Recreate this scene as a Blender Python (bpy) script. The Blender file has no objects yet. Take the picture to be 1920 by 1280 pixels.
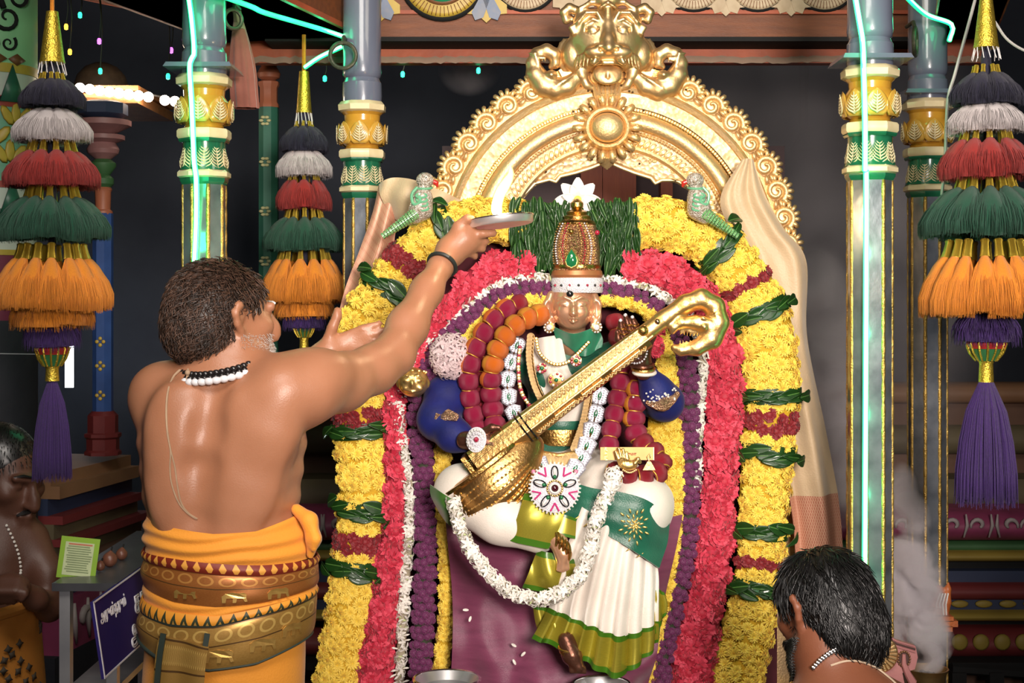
import bpy, bmesh, math, random
import numpy as np
from mathutils import Vector, Matrix

random.seed(7)
RNG = np.random.default_rng(7)
PI = math.pi
SC = bpy.context.scene
COL = SC.collection

# ---------------------------------------------------------------- camera, world, lights, exposure
F = 1920 * 50.0 / 36.0
CZ, HY = 1.62, 560.0
cam_data = bpy.data.cameras.new('camera'); cam_data.lens = 50; cam_data.sensor_width = 36
cam_data.shift_y = (HY - 640) / 1920.0
cam_data.clip_start = 0.05; cam_data.clip_end = 60
cam = bpy.data.objects.new('camera', cam_data); COL.objects.link(cam)
cam.location = (0, 0, CZ); cam.rotation_euler = (PI / 2, 0, 0)
SC.camera = cam

world = bpy.data.worlds.new('hall_ambient'); SC.world = world; world.use_nodes = True
wb = world.node_tree.nodes['Background']
wb.inputs[0].default_value = (0.75, 0.80, 1.0, 1); wb.inputs[1].default_value = 0.055

def area(name, loc, target, size, power, color, spread=PI):
    ld = bpy.data.lights.new(name, 'AREA'); ld.shape = 'RECTANGLE'
    ld.size, ld.size_y = size; ld.energy = power; ld.color = color; ld.spread = spread
    o = bpy.data.objects.new(name, ld); COL.objects.link(o); o.location = loc
    o.rotation_euler = (Vector(target) - Vector(loc)).to_track_quat('-Z', 'Y').to_euler()
    return o

def spot(name, loc, target, angle, power, color, soft=.35, blend=.8):
    ld = bpy.data.lights.new(name, 'SPOT'); ld.energy = power; ld.color = color; ld.spot_size = math.radians(angle); ld.spot_blend = blend; ld.shadow_soft_size = soft
    o = bpy.data.objects.new(name, ld); COL.objects.link(o); o.location = loc
    o.rotation_euler = (Vector(target) - Vector(loc)).to_track_quat('-Z', 'Y').to_euler()
    return o
spot('added_key_spot', (0.75, -0.9, 2.12), (0.22, 3.9, 1.62), 40, 620, (1.0, 0.88, 0.80), .45, .75)  # unseen key lamp added beside the camera; narrow cone keeps lower left dim
area('added_overhead_fill', (-0.3, 0.6, 3.6), (0.0, 3.6, 1.7), (1.6, 1.0), 22, (1.0, 0.92, 0.84), 2.2)  # unseen broad lamp added overhead to fill the scene from the front
area('added_statue_fill', (0.35, 3.15, 2.75), (0.22, 4.1, 1.9), (0.5, 0.2), 1.0, (1.0, 0.88, 0.72), 2.4)  # weak unseen lamp added high in front of the statue and arch

SC.view_settings.view_transform = 'Standard'; SC.view_settings.look = 'None'
SC.view_settings.gamma = 1.0; SC.view_settings.use_curve_mapping = False
SC.view_settings.exposure = 0.85
SC.cycles.volume_bounces = 3; SC.cycles.max_bounces = 6; SC.cycles.transparent_max_bounces = 12

# ---------------------------------------------------------------- helpers: points, objects, tags
def P(px, py, d):
    """world point at distance d seen in the photo's 1920x1280 frame"""
    return Vector(((px - 960) / F * d, d, CZ + (HY - py) / F * d))
def S(px, d): return px / F * d

def tag(o, label=None, cat=None, group=None, kind=None):
    if label: o['label'] = label
    if cat: o['category'] = cat
    if group: o['group'] = group
    if kind: o['kind'] = kind
    return o
def thing(name, label, cat, loc=(0, 0, 0), group=None, rot=(0, 0, 0)):
    o = bpy.data.objects.new(name, None); COL.objects.link(o)
    o.empty_display_size = 0.05; o.location = loc; o.rotation_euler = rot
    return tag(o, label, cat, group)
def link(name, mesh, mat=None, parent=None, mw=None):
    """links mesh; its vertices (or mw) are in WORLD space; parented keeping that place"""
    o = bpy.data.objects.new(name, mesh); COL.objects.link(o)
    if mat is not None and not mesh.materials:
        for m in (mat if isinstance(mat, (list, tuple)) else [mat]): mesh.materials.append(m)
    if parent is not None:
        o.parent = parent
        o.matrix_parent_inverse = wmat(parent).inverted()
    if mw is not None: o.matrix_basis = mw
    return o
def wmat(o):
    m = Matrix.LocRotScale(o.location, o.rotation_euler, o.scale) if o.rotation_mode != 'QUATERNION' else o.matrix_basis
    m = o.matrix_basis.copy()
    if o.parent: m = wmat(o.parent) @ o.matrix_parent_inverse @ m
    return m
def frame(loc, normal, up=(0, 0, 1), spin=0.0, scale=1.0):
    """matrix whose +Z looks along normal"""
    z = Vector(normal).normalized(); u = Vector(up)
    x = u.cross(z)
    if x.length < 1e-4: x = Vector((1, 0, 0)).cross(z)
    x.normalize(); y = z.cross(x)
    R = Matrix((x, y, z)).transposed().to_4x4()
    s = scale if isinstance(scale, (tuple, list)) else (scale,) * 3
    return Matrix.Translation(loc) @ R @ Matrix.Rotation(spin, 4, 'Z') @ Matrix.Diagonal((*s, 1))

class MB:
    """collects verts/faces for ONE mesh"""
    def __init__(s): s.v = []; s.f = []; s.m = []; s.uv = {}
    def add(s, vs, fs, mi=0, M=None):
        b = len(s.v)
        s.v += [tuple(M @ Vector(p)) for p in vs] if M is not None else [tuple(p) for p in vs]
        s.f += [tuple(i + b for i in f) for f in fs]; s.m += [mi] * len(fs)
        return s
    def box(s, c, size, mi=0, M=None, taper=1.0):
        x, y, z = [q / 2 for q in size]; cx, cy, cz = c; t = taper
        vs = [(cx + sx * x * (t if sz > 0 else 1), cy + sy * y * (t if sz > 0 else 1), cz + sz * z) for sz in (-1, 1) for sx, sy in ((-1, -1), (1, -1), (1, 1), (-1, 1))]
        return s.add(vs, [(3, 2, 1, 0), (4, 5, 6, 7), (0, 1, 5, 4), (1, 2, 6, 5), (2, 3, 7, 6), (3, 0, 4, 7)], mi, M)
    def tube(s, pts, rad, n=8, mi=0, cap=True, flat=None, M=None, up=None):
        pts = [Vector(p) for p in pts]; k = len(pts)
        if not isinstance(rad, (list, tuple, np.ndarray)): rad = [rad] * k
        T = [(pts[min(i + 1, k - 1)] - pts[max(i - 1, 0)]).normalized() for i in range(k)]
        a = Vector(up) if up is not None else (Vector((0, 0, 1)) if abs(T[0].z) < 0.9 else Vector((0, 1, 0)))
        nrm = (a - T[0] * a.dot(T[0])).normalized(); vs = []
        for i in range(k):
            nrm = (nrm - T[i] * nrm.dot(T[i]))
            nrm = nrm.normalized() if nrm.length > 1e-6 else T[i].orthogonal().normalized()
            bn = T[i].cross(nrm); fl = flat if flat else 1.0
            for j in range(n):
                t = 2 * PI * j / n
                vs.append(pts[i] + (nrm * math.cos(t) * fl + bn * math.sin(t)) * rad[i])
        fs = [(i * n + j, i * n + (j + 1) % n, (i + 1) * n + (j + 1) % n, (i + 1) * n + j) for i in range(k - 1) for j in range(n)]
        if cap: fs += [tuple(range(n - 1, -1, -1)), tuple((k - 1) * n + j for j in range(n))]
        return s.add(vs, fs, mi, M)
    def lathe(s, prof, n=16, mi=0, M=None, cap=True, phase=0.0, sq=None):
        vs = []
        for r, z in prof:
            for j in range(n):
                t = 2 * PI * (j + phase) / n
                vs.append((r * math.cos(t), r * math.sin(t), z))
        k = len(prof)
        fs = [(i * n + j, i * n + (j + 1) % n, (i + 1) * n + (j + 1) % n, (i + 1) * n + j) for i in range(k - 1) for j in range(n)]
        if cap: fs += [tuple(range(n - 1, -1, -1)), tuple((k - 1) * n + j for j in range(n))]
        return s.add(vs, fs, mi, M)
    def ball(s, c, r, nu=10, nv=6, mi=0, M=None):
        r = r if isinstance(r, (tuple, list)) else (r, r, r); vs = []; fs = []
        for i in range(1, nv):
            a = PI * i / nv
            for j in range(nu):
                t = 2 * PI * j / nu
                vs.append((c[0] + r[0] * math.sin(a) * math.cos(t), c[1] + r[1] * math.sin(a) * math.sin(t), c[2] + r[2] * math.cos(a)))
        vs += [(c[0], c[1], c[2] + r[2]), (c[0], c[1], c[2] - r[2])]
        T, B = len(vs) - 2, len(vs) - 1
        for j in range(nu):
            fs.append((T, j, (j + 1) % nu)); b = (nv - 2) * nu
            fs.append((B, b + (j + 1) % nu, b + j))
            for i in range(nv - 2):
                fs.append((i * nu + j, (i + 1) * nu + j, (i + 1) * nu + (j + 1) % nu, i * nu + (j + 1) % nu))
        return s.add(vs, fs, mi, M)
    def prism(s, poly, h0, h1, mi=0, M=None, bevel=0.0):
        """2D polygon (xy, ccw) extruded z h0..h1, optional bevelled top"""
        n = len(poly)
        if bevel:
            cx = sum(p[0] for p in poly) / n; cy = sum(p[1] for p in poly) / n
            ins = [(cx + (x - cx) * (1 - bevel), cy + (y - cy) * (1 - bevel)) for x, y in poly]
            vs = [(x, y, h0) for x, y in poly] + [(x, y, h0 + (h1 - h0) * .6) for x, y in poly] + [(x, y, h1) for x, y in ins]
            fs = [tuple(range(n - 1, -1, -1)), tuple(range(2 * n, 3 * n))]
            for L in (0, n): fs += [(L + i, L + (i + 1) % n, L + n + (i + 1) % n, L + n + i) for i in range(n)]
        else:
            vs = [(x, y, h0) for x, y in poly] + [(x, y, h1) for x, y in poly]
            fs = [tuple(range(n - 1, -1, -1)), tuple(range(n, 2 * n))] + [(i, (i + 1) % n, n + (i + 1) % n, n + i) for i in range(n)]
        return s.add(vs, fs, mi, M)
    def grid(s, fn, nu, nv, mi=0, thick=0.0, wrap=False, uv=True):
        """fn(u,v) -> point; sheet with real thickness (offset along the sheet normal)"""
        A = np.array([[tuple(fn(i / nu, j / nv)) for j in range(nv + 1)] for i in range(nu + 1)])
        b = len(s.v); W = nv + 1
        s.v += [tuple(p) for p in A.reshape(-1, 3)]
        fs = [(i * W + j, (i + 1) * W + j, (i + 1) * W + j + 1, i * W + j + 1) for i in range(nu) for j in range(nv)]
        for k, f in enumerate(fs):
            i, j = divmod(k, nv)
            s.uv[len(s.f) + k] = [(i / nu, j / nv), ((i + 1) / nu, j / nv), ((i + 1) / nu, (j + 1) / nv), (i / nu, (j + 1) / nv)]
        if thick:
            du = np.gradient(A, axis=0); dv = np.gradient(A, axis=1)
            N = np.cross(du, dv); N /= np.linalg.norm(N, axis=2, keepdims=True) + 1e-9
            B = A - N * thick; o = len(A.reshape(-1, 3))
            s.v += [tuple(p) for p in B.reshape(-1, 3)]
            n0 = len(fs)
            fs += [(o + i * W + j, o + i * W + j + 1, o + (i + 1) * W + j + 1, o + (i + 1) * W + j) for i in range(nu) for j in range(nv)]
            for k in range(nu * nv):
                i, j = divmod(k, nv)
                s.uv[len(s.f) + n0 + k] = [(i / nu, j / nv), (i / nu, (j + 1) / nv), ((i + 1) / nu, (j + 1) / nv), ((i + 1) / nu, j / nv)]
            rim = [(i, 0) for i in range(nu)] + [(nu, j) for j in range(nv)] + [(i, nv) for i in range(nu, 0, -1)] + [(0, j) for j in range(nv, 0, -1)]
            q = [i * W + j for i, j in rim]
            fs += [(q[(k + 1) % len(q)], q[k], q[k] + o, q[(k + 1) % len(q)] + o) for k in range(len(q))]
        s.f += [tuple(i + b for i in f) for f in fs]; s.m += [mi] * len(fs)
        return s
    def mesh(s, name, smooth=True, sharp=None):
        me = bpy.data.meshes.new(name); me.from_pydata(s.v, [], s.f)
        if any(s.m): me.polygons.foreach_set('material_index', s.m)
        if s.uv:
            L = me.uv_layers.new(name='UVMap').data
            flat = np.zeros(len(me.loops) * 2); k = 0
            for i, f in enumerate(s.f):
                u = s.uv.get(i)
                for c in range(len(f)):
                    if u: flat[k:k + 2] = u[c]
                    k += 2
            L.foreach_set('uv', flat)
        me.polygons.foreach_set('use_smooth', [bool(smooth)] * len(me.polygons))
        me.update()
        if smooth and sharp: me.set_sharp_from_angle(angle=math.radians(sharp))
        return me
    def obj(s, name, mat, parent=None, smooth=True, sharp=40):
        return link(name, s.mesh(name, smooth, sharp), mat, parent)

# ---------------------------------------------------------------- implicit-surface mesher (surface nets)
class SDF:
    def __init__(s, res): s.res = res; s.p = []
    def cone(s, a, b, r1, r2=None, k=.02, op=1):
        s.p.append(('c', np.array(a, float), np.array(b, float), r1, r1 if r2 is None else r2, k, op)); return s
    def chain(s, pts, rads, k=.02, op=1):
        for i in range(len(pts) - 1): s.cone(pts[i], pts[i + 1], rads[i], rads[i + 1], k if i or True else k, op)
        return s
    def ell(s, c, r, R=None, k=.02, op=1):
        r = (r, r, r) if not isinstance(r, (tuple, list)) else r
        s.p.append(('e', np.array(c, float), np.array(r, float), np.eye(3) if R is None else np.array(R.to_3x3() if hasattr(R, 'to_3x3') else R), k, op)); return s
    def box(s, c, h, rr=.005, R=None, k=.01, op=1):
        s.p.append(('b', np.array(c, float), np.array(h, float), rr, np.eye(3) if R is None else np.array(R.to_3x3()), k, op)); return s
    def mesh(s, name, smooth_iter=0):
        lo = np.full(3, 1e9); hi = np.full(3, -1e9); bb = []
        for p in s.p:
            if p[0] == 'c':
                r = max(p[3], p[4]); l = np.minimum(p[1], p[2]) - r; h = np.maximum(p[1], p[2]) + r; k = p[5]
            else:
                r = np.abs(p[3 if p[0] == 'e' else 4]) @ p[2] + (0 if p[0] == 'e' else p[3]); l = p[1] - r; h = p[1] + r; k = p[4 if p[0] == 'e' else 5]
            m = k + 3 * s.res; bb.append((l - m, h + m))
            if p[-1] > 0: lo = np.minimum(lo, l - 2.5 * s.res - k * .3); hi = np.maximum(hi, h + 2.5 * s.res + k * .3)
        n = np.ceil((hi - lo) / s.res).astype(int) + 1
        D = np.full(n, 1.0, np.float32)
        for p, (l, h) in zip(s.p, bb):
            i0 = np.clip(np.floor((l - lo) / s.res).astype(int), 0, n); i1 = np.clip(np.ceil((h - lo) / s.res).astype(int) + 1, 0, n)
            if (i1 <= i0).any(): continue
            X = (lo[0] + s.res * np.arange(i0[0], i1[0]))[:, None, None]; Y = (lo[1] + s.res * np.arange(i0[1], i1[1]))[None, :, None]; Z = (lo[2] + s.res * np.arange(i0[2], i1[2]))[None, None, :]
            if p[0] == 'c':
                a, b = p[1], p[2]; ba = b - a; L = ba @ ba + 1e-12
                t = np.clip(((X - a[0]) * ba[0] + (Y - a[1]) * ba[1] + (Z - a[2]) * ba[2]) / L, 0, 1)
                d = np.sqrt((X - a[0] - t * ba[0]) ** 2 + (Y - a[1] - t * ba[1]) ** 2 + (Z - a[2] - t * ba[2]) ** 2) - (p[3] + (p[4] - p[3]) * t); k, op = p[5], p[6]
            elif p[0] == 'e':
                c, r, R = p[1], p[2], p[3]
                q = [R[0, i] * (X - c[0]) + R[1, i] * (Y - c[1]) + R[2, i] * (Z - c[2]) for i in range(3)]
                k0 = np.sqrt(sum((q[i] / r[i]) ** 2 for i in range(3))) + 1e-9; k1 = np.sqrt(sum((q[i] / r[i] ** 2) ** 2 for i in range(3))) + 1e-9
                d = k0 * (k0 - 1) / k1; k, op = p[4], p[5]
            else:
                c, hf, rr, R = p[1], p[2], p[3], p[4]
                q = [np.abs(R[0, i] * (X - c[0]) + R[1, i] * (Y - c[1]) + R[2, i] * (Z - c[2])) - hf[i] + rr for i in range(3)]
                d = np.sqrt(sum(np.maximum(w, 0) ** 2 for w in q)) + np.minimum(np.maximum(np.maximum(q[0], q[1]), q[2]), 0) - rr; k, op = p[5], p[6]
            sl = tuple(slice(i0[i], i1[i]) for i in range(3)); a = D[sl]
            if op > 0:
                hh = np.maximum(k - np.abs(a - d), 0) / max(k, 1e-6); D[sl] = np.minimum(a, d) - hh * hh * k * .25
            else:
                hh = np.maximum(k - np.abs(a + d), 0) / max(k, 1e-6); D[sl] = np.maximum(a, -d) + hh * hh * k * .25
        v, q = surface_nets(D); v = lo + v * s.res
        me = bpy.data.meshes.new(name); me.from_pydata(v.tolist(), [], q.tolist())
        me.polygons.foreach_set('use_smooth', [True] * len(me.polygons)); me.update()
        return me
    def obj(s, name, mat, parent=None): return link(name, s.mesh(name), mat, parent)

def surface_nets(D):
    I = D < 0; nx, ny, nz = D.shape
    c = np.zeros((nx - 1, ny - 1, nz - 1), np.int8)
    for dx in (0, 1):
        for dy in (0, 1):
            for dz in (0, 1): c += I[dx:nx - 1 + dx, dy:ny - 1 + dy, dz:nz - 1 + dz]
    act = np.argwhere((c > 0) & (c < 8)); idx = np.full(c.shape, -1, np.int64)
    idx[act[:, 0], act[:, 1], act[:, 2]] = np.arange(len(act))
    cs = [(0, 0, 0), (1, 0, 0), (0, 1, 0), (1, 1, 0), (0, 0, 1), (1, 0, 1), (0, 1, 1), (1, 1, 1)]
    val = [D[act[:, 0] + a, act[:, 1] + b, act[:, 2] + e] for a, b, e in cs]
    ed = [(0, 1), (2, 3), (4, 5), (6, 7), (0, 2), (1, 3), (4, 6), (5, 7), (0, 4), (1, 5), (2, 6), (3, 7)]
    pos = np.zeros((len(act), 3)); cnt = np.zeros(len(act))
    for a, b in ed:
        va, vb = val[a], val[b]; m = (va < 0) != (vb < 0); t = va / np.where(m, va - vb, 1)
        ca, cb = np.array(cs[a]), np.array(cs[b])
        pos += np.where(m[:, None], ca + t[:, None] * (cb - ca), 0); cnt += m
    v = act + pos / cnt[:, None]; Q = []
    for ax in range(3):
        o1, o2 = [(1, 2), (2, 0), (0, 1)][ax]
        sl0 = [slice(None)] * 3; sl1 = [slice(None)] * 3; sl0[ax] = slice(0, -1); sl1[ax] = slice(1, None)
        ch = I[tuple(sl0)] != I[tuple(sl1)]; e = np.argwhere(ch)
        e = e[(e[:, o1] > 0) & (e[:, o2] > 0) & (e[:, o1] < D.shape[o1] - 1) & (e[:, o2] < D.shape[o2] - 1)]
        if not len(e): continue
        u1 = np.zeros(3, int); u1[o1] = 1; u2 = np.zeros(3, int); u2[o2] = 1
        g = lambda w: idx[w[:, 0], w[:, 1], w[:, 2]]
        q = np.stack([g(e - u1 - u2), g(e - u2), g(e), g(e - u1)], 1)
        fl = ~I[e[:, 0], e[:, 1], e[:, 2]]; q[fl] = q[fl][:, ::-1]; Q.append(q)
    Q = np.concatenate(Q); return v, Q[(Q >= 0).all(1)]

# ---------------------------------------------------------------- materials (all node based)
MATS = {}
def mat(name, col, rough=.5, metal=0.0, col2=None, scale=30.0, bump=0.0, bscale=80.0, emit=None, est=0.0, sss=0.0, spec=.5, alpha=None, sheen=0.0, mix=.5, coat=0.0, tex='noise', trans=0.0, detail=4.0, coord='Object', stretch=None, attr=None):
    if name in MATS: return MATS[name]
    m = bpy.data.materials.new(name); m.use_nodes = True; nt = m.node_tree; N = nt.nodes; b = N['Principled BSDF']
    b.inputs['Base Color'].default_value = (*col, 1); b.inputs['Roughness'].default_value = rough; b.inputs['Metallic'].default_value = metal
    b.inputs['Specular IOR Level'].default_value = spec; b.inputs['Sheen Weight'].default_value = sheen; b.inputs['Coat Weight'].default_value = coat
    b.inputs['Transmission Weight'].default_value = trans
    if sss: b.inputs['Subsurface Weight'].default_value = sss; b.inputs['Subsurface Radius'].default_value = (.012, .005, .003); b.inputs['Subsurface Scale'].default_value = 1.0
    if emit: b.inputs['Emission Color'].default_value = (*emit, 1); b.inputs['Emission Strength'].default_value = est
    tc = N.new('ShaderNodeTexCoord'); out = tc.outputs[coord]
    if stretch:
        mp = N.new('ShaderNodeMapping'); mp.inputs['Scale'].default_value = stretch; nt.links.new(out, mp.inputs[0]); out = mp.outputs[0]
    def texn(sc):
        if tex == 'voronoi':
            t = N.new('ShaderNodeTexVoronoi'); t.inputs['Scale'].default_value = sc; o = t.outputs['Distance']
        elif tex == 'wave':
            t = N.new('ShaderNodeTexWave'); t.inputs['Scale'].default_value = sc; t.inputs['Distortion'].default_value = 3; o = t.outputs['Fac']
        else:
            t = N.new('ShaderNodeTexNoise'); t.inputs['Scale'].default_value = sc; t.inputs['Detail'].default_value = detail; o = t.outputs['Fac']
        nt.links.new(out, t.inputs['Vector']); return o
    c2 = col2 if col2 else tuple(max(0, c * .82) for c in col)
    cr = N.new('ShaderNodeValToRGB'); cr.color_ramp.elements[0].position = .5 - mix * .5; cr.color_ramp.elements[1].position = .5 + mix * .5
    cr.color_ramp.elements[0].color = (*c2, 1); cr.color_ramp.elements[1].color = (*col, 1)
    nt.links.new(texn(scale), cr.inputs[0]); src = cr.outputs[0]
    if attr:
        at = N.new('ShaderNodeAttribute'); at.attribute_name = attr; mx = N.new('ShaderNodeMix'); mx.data_type = 'RGBA'; mx.blend_type = 'MULTIPLY'; mx.inputs[0].default_value = 1
        nt.links.new(src, mx.inputs[6]); nt.links.new(at.outputs['Color'], mx.inputs[7]); src = mx.outputs[2]
    nt.links.new(src, b.inputs['Base Color'])
    if bump:
        bp = N.new('ShaderNodeBump'); bp.inputs['Strength'].default_value = bump; bp.inputs['Distance'].default_value = .004
        nt.links.new(texn(bscale), bp.inputs['Height']); nt.links.new(bp.outputs[0], b.inputs['Normal'])
    MATS[name] = m; return m

def uvmat(name, fn, rough=.6, metal=0.0, **kw):
    """material whose colour is built from UV by fn(H, u, v) with a tiny node-math helper H"""
    m = mat(name, (1, 1, 1), rough, metal, **kw); nt = m.node_tree; b = nt.nodes['Principled BSDF']
    H = NH(nt); u, v = H.uv(); col = fn(H, u, v)
    if isinstance(col, tuple): col, met = col; nt.links.new(met, b.inputs['Metallic'])
    nt.links.new(col, b.inputs['Base Color']); return m
class NH:
    def __init__(s, nt): s.nt = nt; s.N = nt.nodes
    def uv(s):
        t = s.N.new('ShaderNodeTexCoord'); x = s.N.new('ShaderNodeSeparateXYZ'); s.nt.links.new(t.outputs['UV'], x.inputs[0]); return x.outputs[0], x.outputs[1]
    def m(s, op, a, b=0.0, c=0.0):
        n = s.N.new('ShaderNodeMath'); n.operation = op
        for i, q in enumerate((a, b, c)):
            if isinstance(q, (int, float)): n.inputs[i].default_value = q
            else: s.nt.links.new(q, n.inputs[i])
        return n.outputs[0]
    def fr(s, a, k): return s.m('FRACT', s.m('MULTIPLY', a, float(k)))
    def lt(s, a, b): return s.m('LESS_THAN', a, b)
    def gt(s, a, b): return s.m('GREATER_THAN', a, b)
    def band(s, a, lo, hi): return s.m('MULTIPLY', s.gt(a, lo), s.lt(a, hi))
    def tri(s, a, k): return s.m('ABSOLUTE', s.m('SUBTRACT', s.fr(a, k), .5))
    def mix(s, f, a, b):
        n = s.N.new('ShaderNodeMix'); n.data_type = 'RGBA'
        if isinstance(f, (int, float)): n.inputs[0].default_value = f
        else: s.nt.links.new(f, n.inputs[0])
        for i, q in ((6, a), (7, b)):
            if isinstance(q, (tuple, list)): n.inputs[i].default_value = (*q, 1)
            else: s.nt.links.new(q, n.inputs[i])
        return n.outputs[2]
    def noise(s, sc, coord='Object', stretch=None, detail=3):
        t = s.N.new('ShaderNodeTexCoord'); o = t.outputs[coord]
        if stretch:
            mp = s.N.new('ShaderNodeMapping'); mp.inputs['Scale'].default_value = stretch; s.nt.links.new(o, mp.inputs[0]); o = mp.outputs[0]
        n = s.N.new('ShaderNodeTexNoise'); n.inputs['Scale'].default_value = sc; n.inputs['Detail'].default_value = detail; s.nt.links.new(o, n.inputs['Vector']); return n.outputs['Fac']

def spline(pts, n):
    """Catmull-Rom through points -> n+1 Vectors evenly spaced in length"""
    p = [Vector(q) for q in pts]; p = [p[0] * 2 - p[1]] + p + [p[-1] * 2 - p[-2]]; out = []
    for i in range(1, len(p) - 2):
        for t in np.linspace(0, 1, 24, endpoint=False):
            a, b, c, d = p[i - 1], p[i], p[i + 1], p[i + 2]
            out.append(.5 * ((2 * b) + (c - a) * t + (2 * a - 5 * b + 4 * c - d) * t * t + (3 * b - a - 3 * c + d) * t ** 3))
    out.append(p[-2]); L = [0]
    for i in range(1, len(out)): L.append(L[-1] + (out[i] - out[i - 1]).length)
    res = []; k = 0
    for s_ in np.linspace(0, L[-1], n + 1):
        while k < len(L) - 2 and L[k + 1] < s_: k += 1
        w = (s_ - L[k]) / max(L[k + 1] - L[k], 1e-9); res.append(out[k].lerp(out[k + 1], min(max(w, 0), 1)))
    return res
def plen(pts): return sum((Vector(pts[i + 1]) - Vector(pts[i])).length for i in range(len(pts) - 1))

# palette
GOLD = mat('gilded_metal', (.86, .58, .25), .36, .92, (.80, .50, .15), 14, .25, 120)
GOLDP = mat('pale_gilding', (.75, .55, .32), .48, .80, (.88, .60, .24), 9, .35, 160)
GOLDD = mat('antique_gold', (.74, .46, .15), .30, 1.0, (.42, .23, .06), 40, .4, 160)
GOLDT = mat('gold_paper', (.90, .68, .10), .35, .85, (.62, .42, .04), 90, .6, 260)
SILVER = mat('polished_silver', (.86, .85, .84), .2, 1.0, (.7, .68, .67), 60)
STEEL = mat('steel', (.74, .73, .72), .36, .8, (.5, .5, .52), 12)
DARK = mat('dark_void', (.012, .012, .016), .8)
# ================================================================ the setting
STONE = mat('dark_granite', (.030, .033, .045), .75, 0, (.012, .013, .020), 3, .5, 30)
STONEW = mat('back_wall_stone', (.062, .072, .092), .85, 0, (.034, .040, .056), 2.2, .4, 18)
FLOORM = mat('stone_floor', (.10, .09, .08), .4, 0, (.05, .045, .04), 6, .3, 40)
WOODO = mat('orange_brown_wood', (.23, .068, .018), .55, 0, (.13, .038, .012), 7, .3, 60, stretch=(1, 8, 8))
WOODR = mat('red_orange_board', (.50, .10, .03), .55, 0, (.28, .06, .025), 9, .2, 60)
CREAM = mat('cream_paint', (.80, .70, .44), .35, 0, (.68, .55, .30), 30, .1, 60, coat=.3)
YELP = mat('ochre_gloss_paint', (.62, .33, .035), .22, 0, (.48, .24, .03), 18, .1, 50, coat=.6)
GRNP = mat('green_gloss_paint', (.018, .16, .075), .22, 0, (.01, .10, .05), 18, .1, 50, coat=.6)
BLUEGREY = mat('blue_grey_gloss_paint', (.155, .175, .235), .25, 0, (.12, .135, .19), 6, .15, 30, coat=.5)
MIRROR = mat('aged_mirror', (.50, .53, .56), .2, .72, (.16, .18, .21), 14, .12, 30, mix=.5)
REDP = mat('red_paint', (.35, .03, .02), .45, 0, (.25, .02, .015), 20)
BLUEP = mat('blue_paint', (.035, .085, .26), .4, 0, (.025, .06, .19), 20)
PINKP = mat('pink_paint', (.30, .05, .125), .5, 0, (.20, .035, .085), 15)
WHITEP = mat('white_paint', (.75, .74, .70), .5, 0, (.62, .60, .56), 25)
BLACKP = mat('black_paint', (.014, .014, .014), .75, spec=.25)
TERRA = mat('terracotta_paint', (.42, .14, .07), .5, 0, (.32, .10, .05), 15)
YPAINT = mat('yellow_paint', (.55, .38, .05), .45, 0, (.42, .28, .04), 25)
LTGREEN = mat('pale_green_paint', (.32, .62, .34), .4, 0, (.26, .52, .28), 12)

def slab(name, x0, x1, y0, y1, z0, z1, m, parent=None):
    o = MB().box(((x0 + x1) / 2, (y0 + y1) / 2, (z0 + z1) / 2), (x1 - x0, y1 - y0, z1 - z0)).obj(name, m, parent, smooth=False)
    if parent is None: o['kind'] = 'structure'
    return o
slab('floor', -4.2, 4.2, -3.4, 7.6, -.1, 0, FLOORM)
slab('ceiling', -4.2, 4.2, -3.4, 7.6, 4.6, 4.7, STONE)
slab('wall_back', -4.2, 4.2, 7.4, 7.6, 0, 4.6, STONEW)
slab('wall_left', -4.3, -4.2, -3.4, 7.6, 0, 4.6, STONE)
slab('wall_right', 4.2, 4.3, -3.4, 7.6, 0, 4.6, STONEW)

# platform that carries the canopy and the statue
plat = thing('canopy_platform', 'dark stone platform carrying the mirrored canopy pillars', 'platform', (0.2, 4.05, 0))
slab('slab', -1.02, 1.5, 3.42, 4.85, 0, .22, STONE, plat)
slab('rim', -1.06, 1.54, 3.38, 4.89, .22, .26, WOODO, plat)
PT = .26

# ---- shrine plinth with painted mouldings right across the back
def band_mb(px0, px1, ya, yb, d, bulge):
    a, b = P(px0, ya, d), P(px1, yb, d); h = a.z - b.z; prof = []
    for k in range(7):
        t = k / 6; prof.append((d - bulge * math.sin(PI * t), b.z + h * t))
    mb = MB(); n = len(prof); vs = []
    for X in (a.x, b.x): vs += [(X, y, z) for y, z in prof] + [(X, d + .25, b.z + h), (X, d + .25, b.z)]
    k = n + 2
    fs = [(i, (i + 1) % k, k + (i + 1) % k, k + i) for i in range(k)] + [tuple(range(k - 1, -1, -1)), tuple(range(k, 2 * k))]
    return mb.add(vs, fs)
shr = thing('shrine_plinth', 'stepped shrine plinth of painted mouldings behind the right mirrored pillar', 'plinth', (2.0, 5.5, 0))
OLIVE = mat('olive_stone', (.16, .13, .06), .7, 0, (.09, .07, .045), 5); BRN = mat('brown_stone', (.17, .085, .05), .7, 0, (.10, .05, .03), 5)
OCHST = mat('ochre_ledge', (.30, .16, .075), .6, 0, (.20, .10, .05), 6)
GRN2 = mat('plinth_green', (.05, .15, .05), .6, 0, (.03, .09, .03), 6); YEL2 = mat('plinth_yellow', (.34, .25, .04), .6, 0, (.24, .17, .03), 6)
NAVY = mat('plinth_navy', (.03, .045, .10), .6, 0, (.02, .03, .07), 6); RED2 = mat('plinth_red', (.20, .026, .028), .6, 0, (.13, .018, .018), 6)
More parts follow.
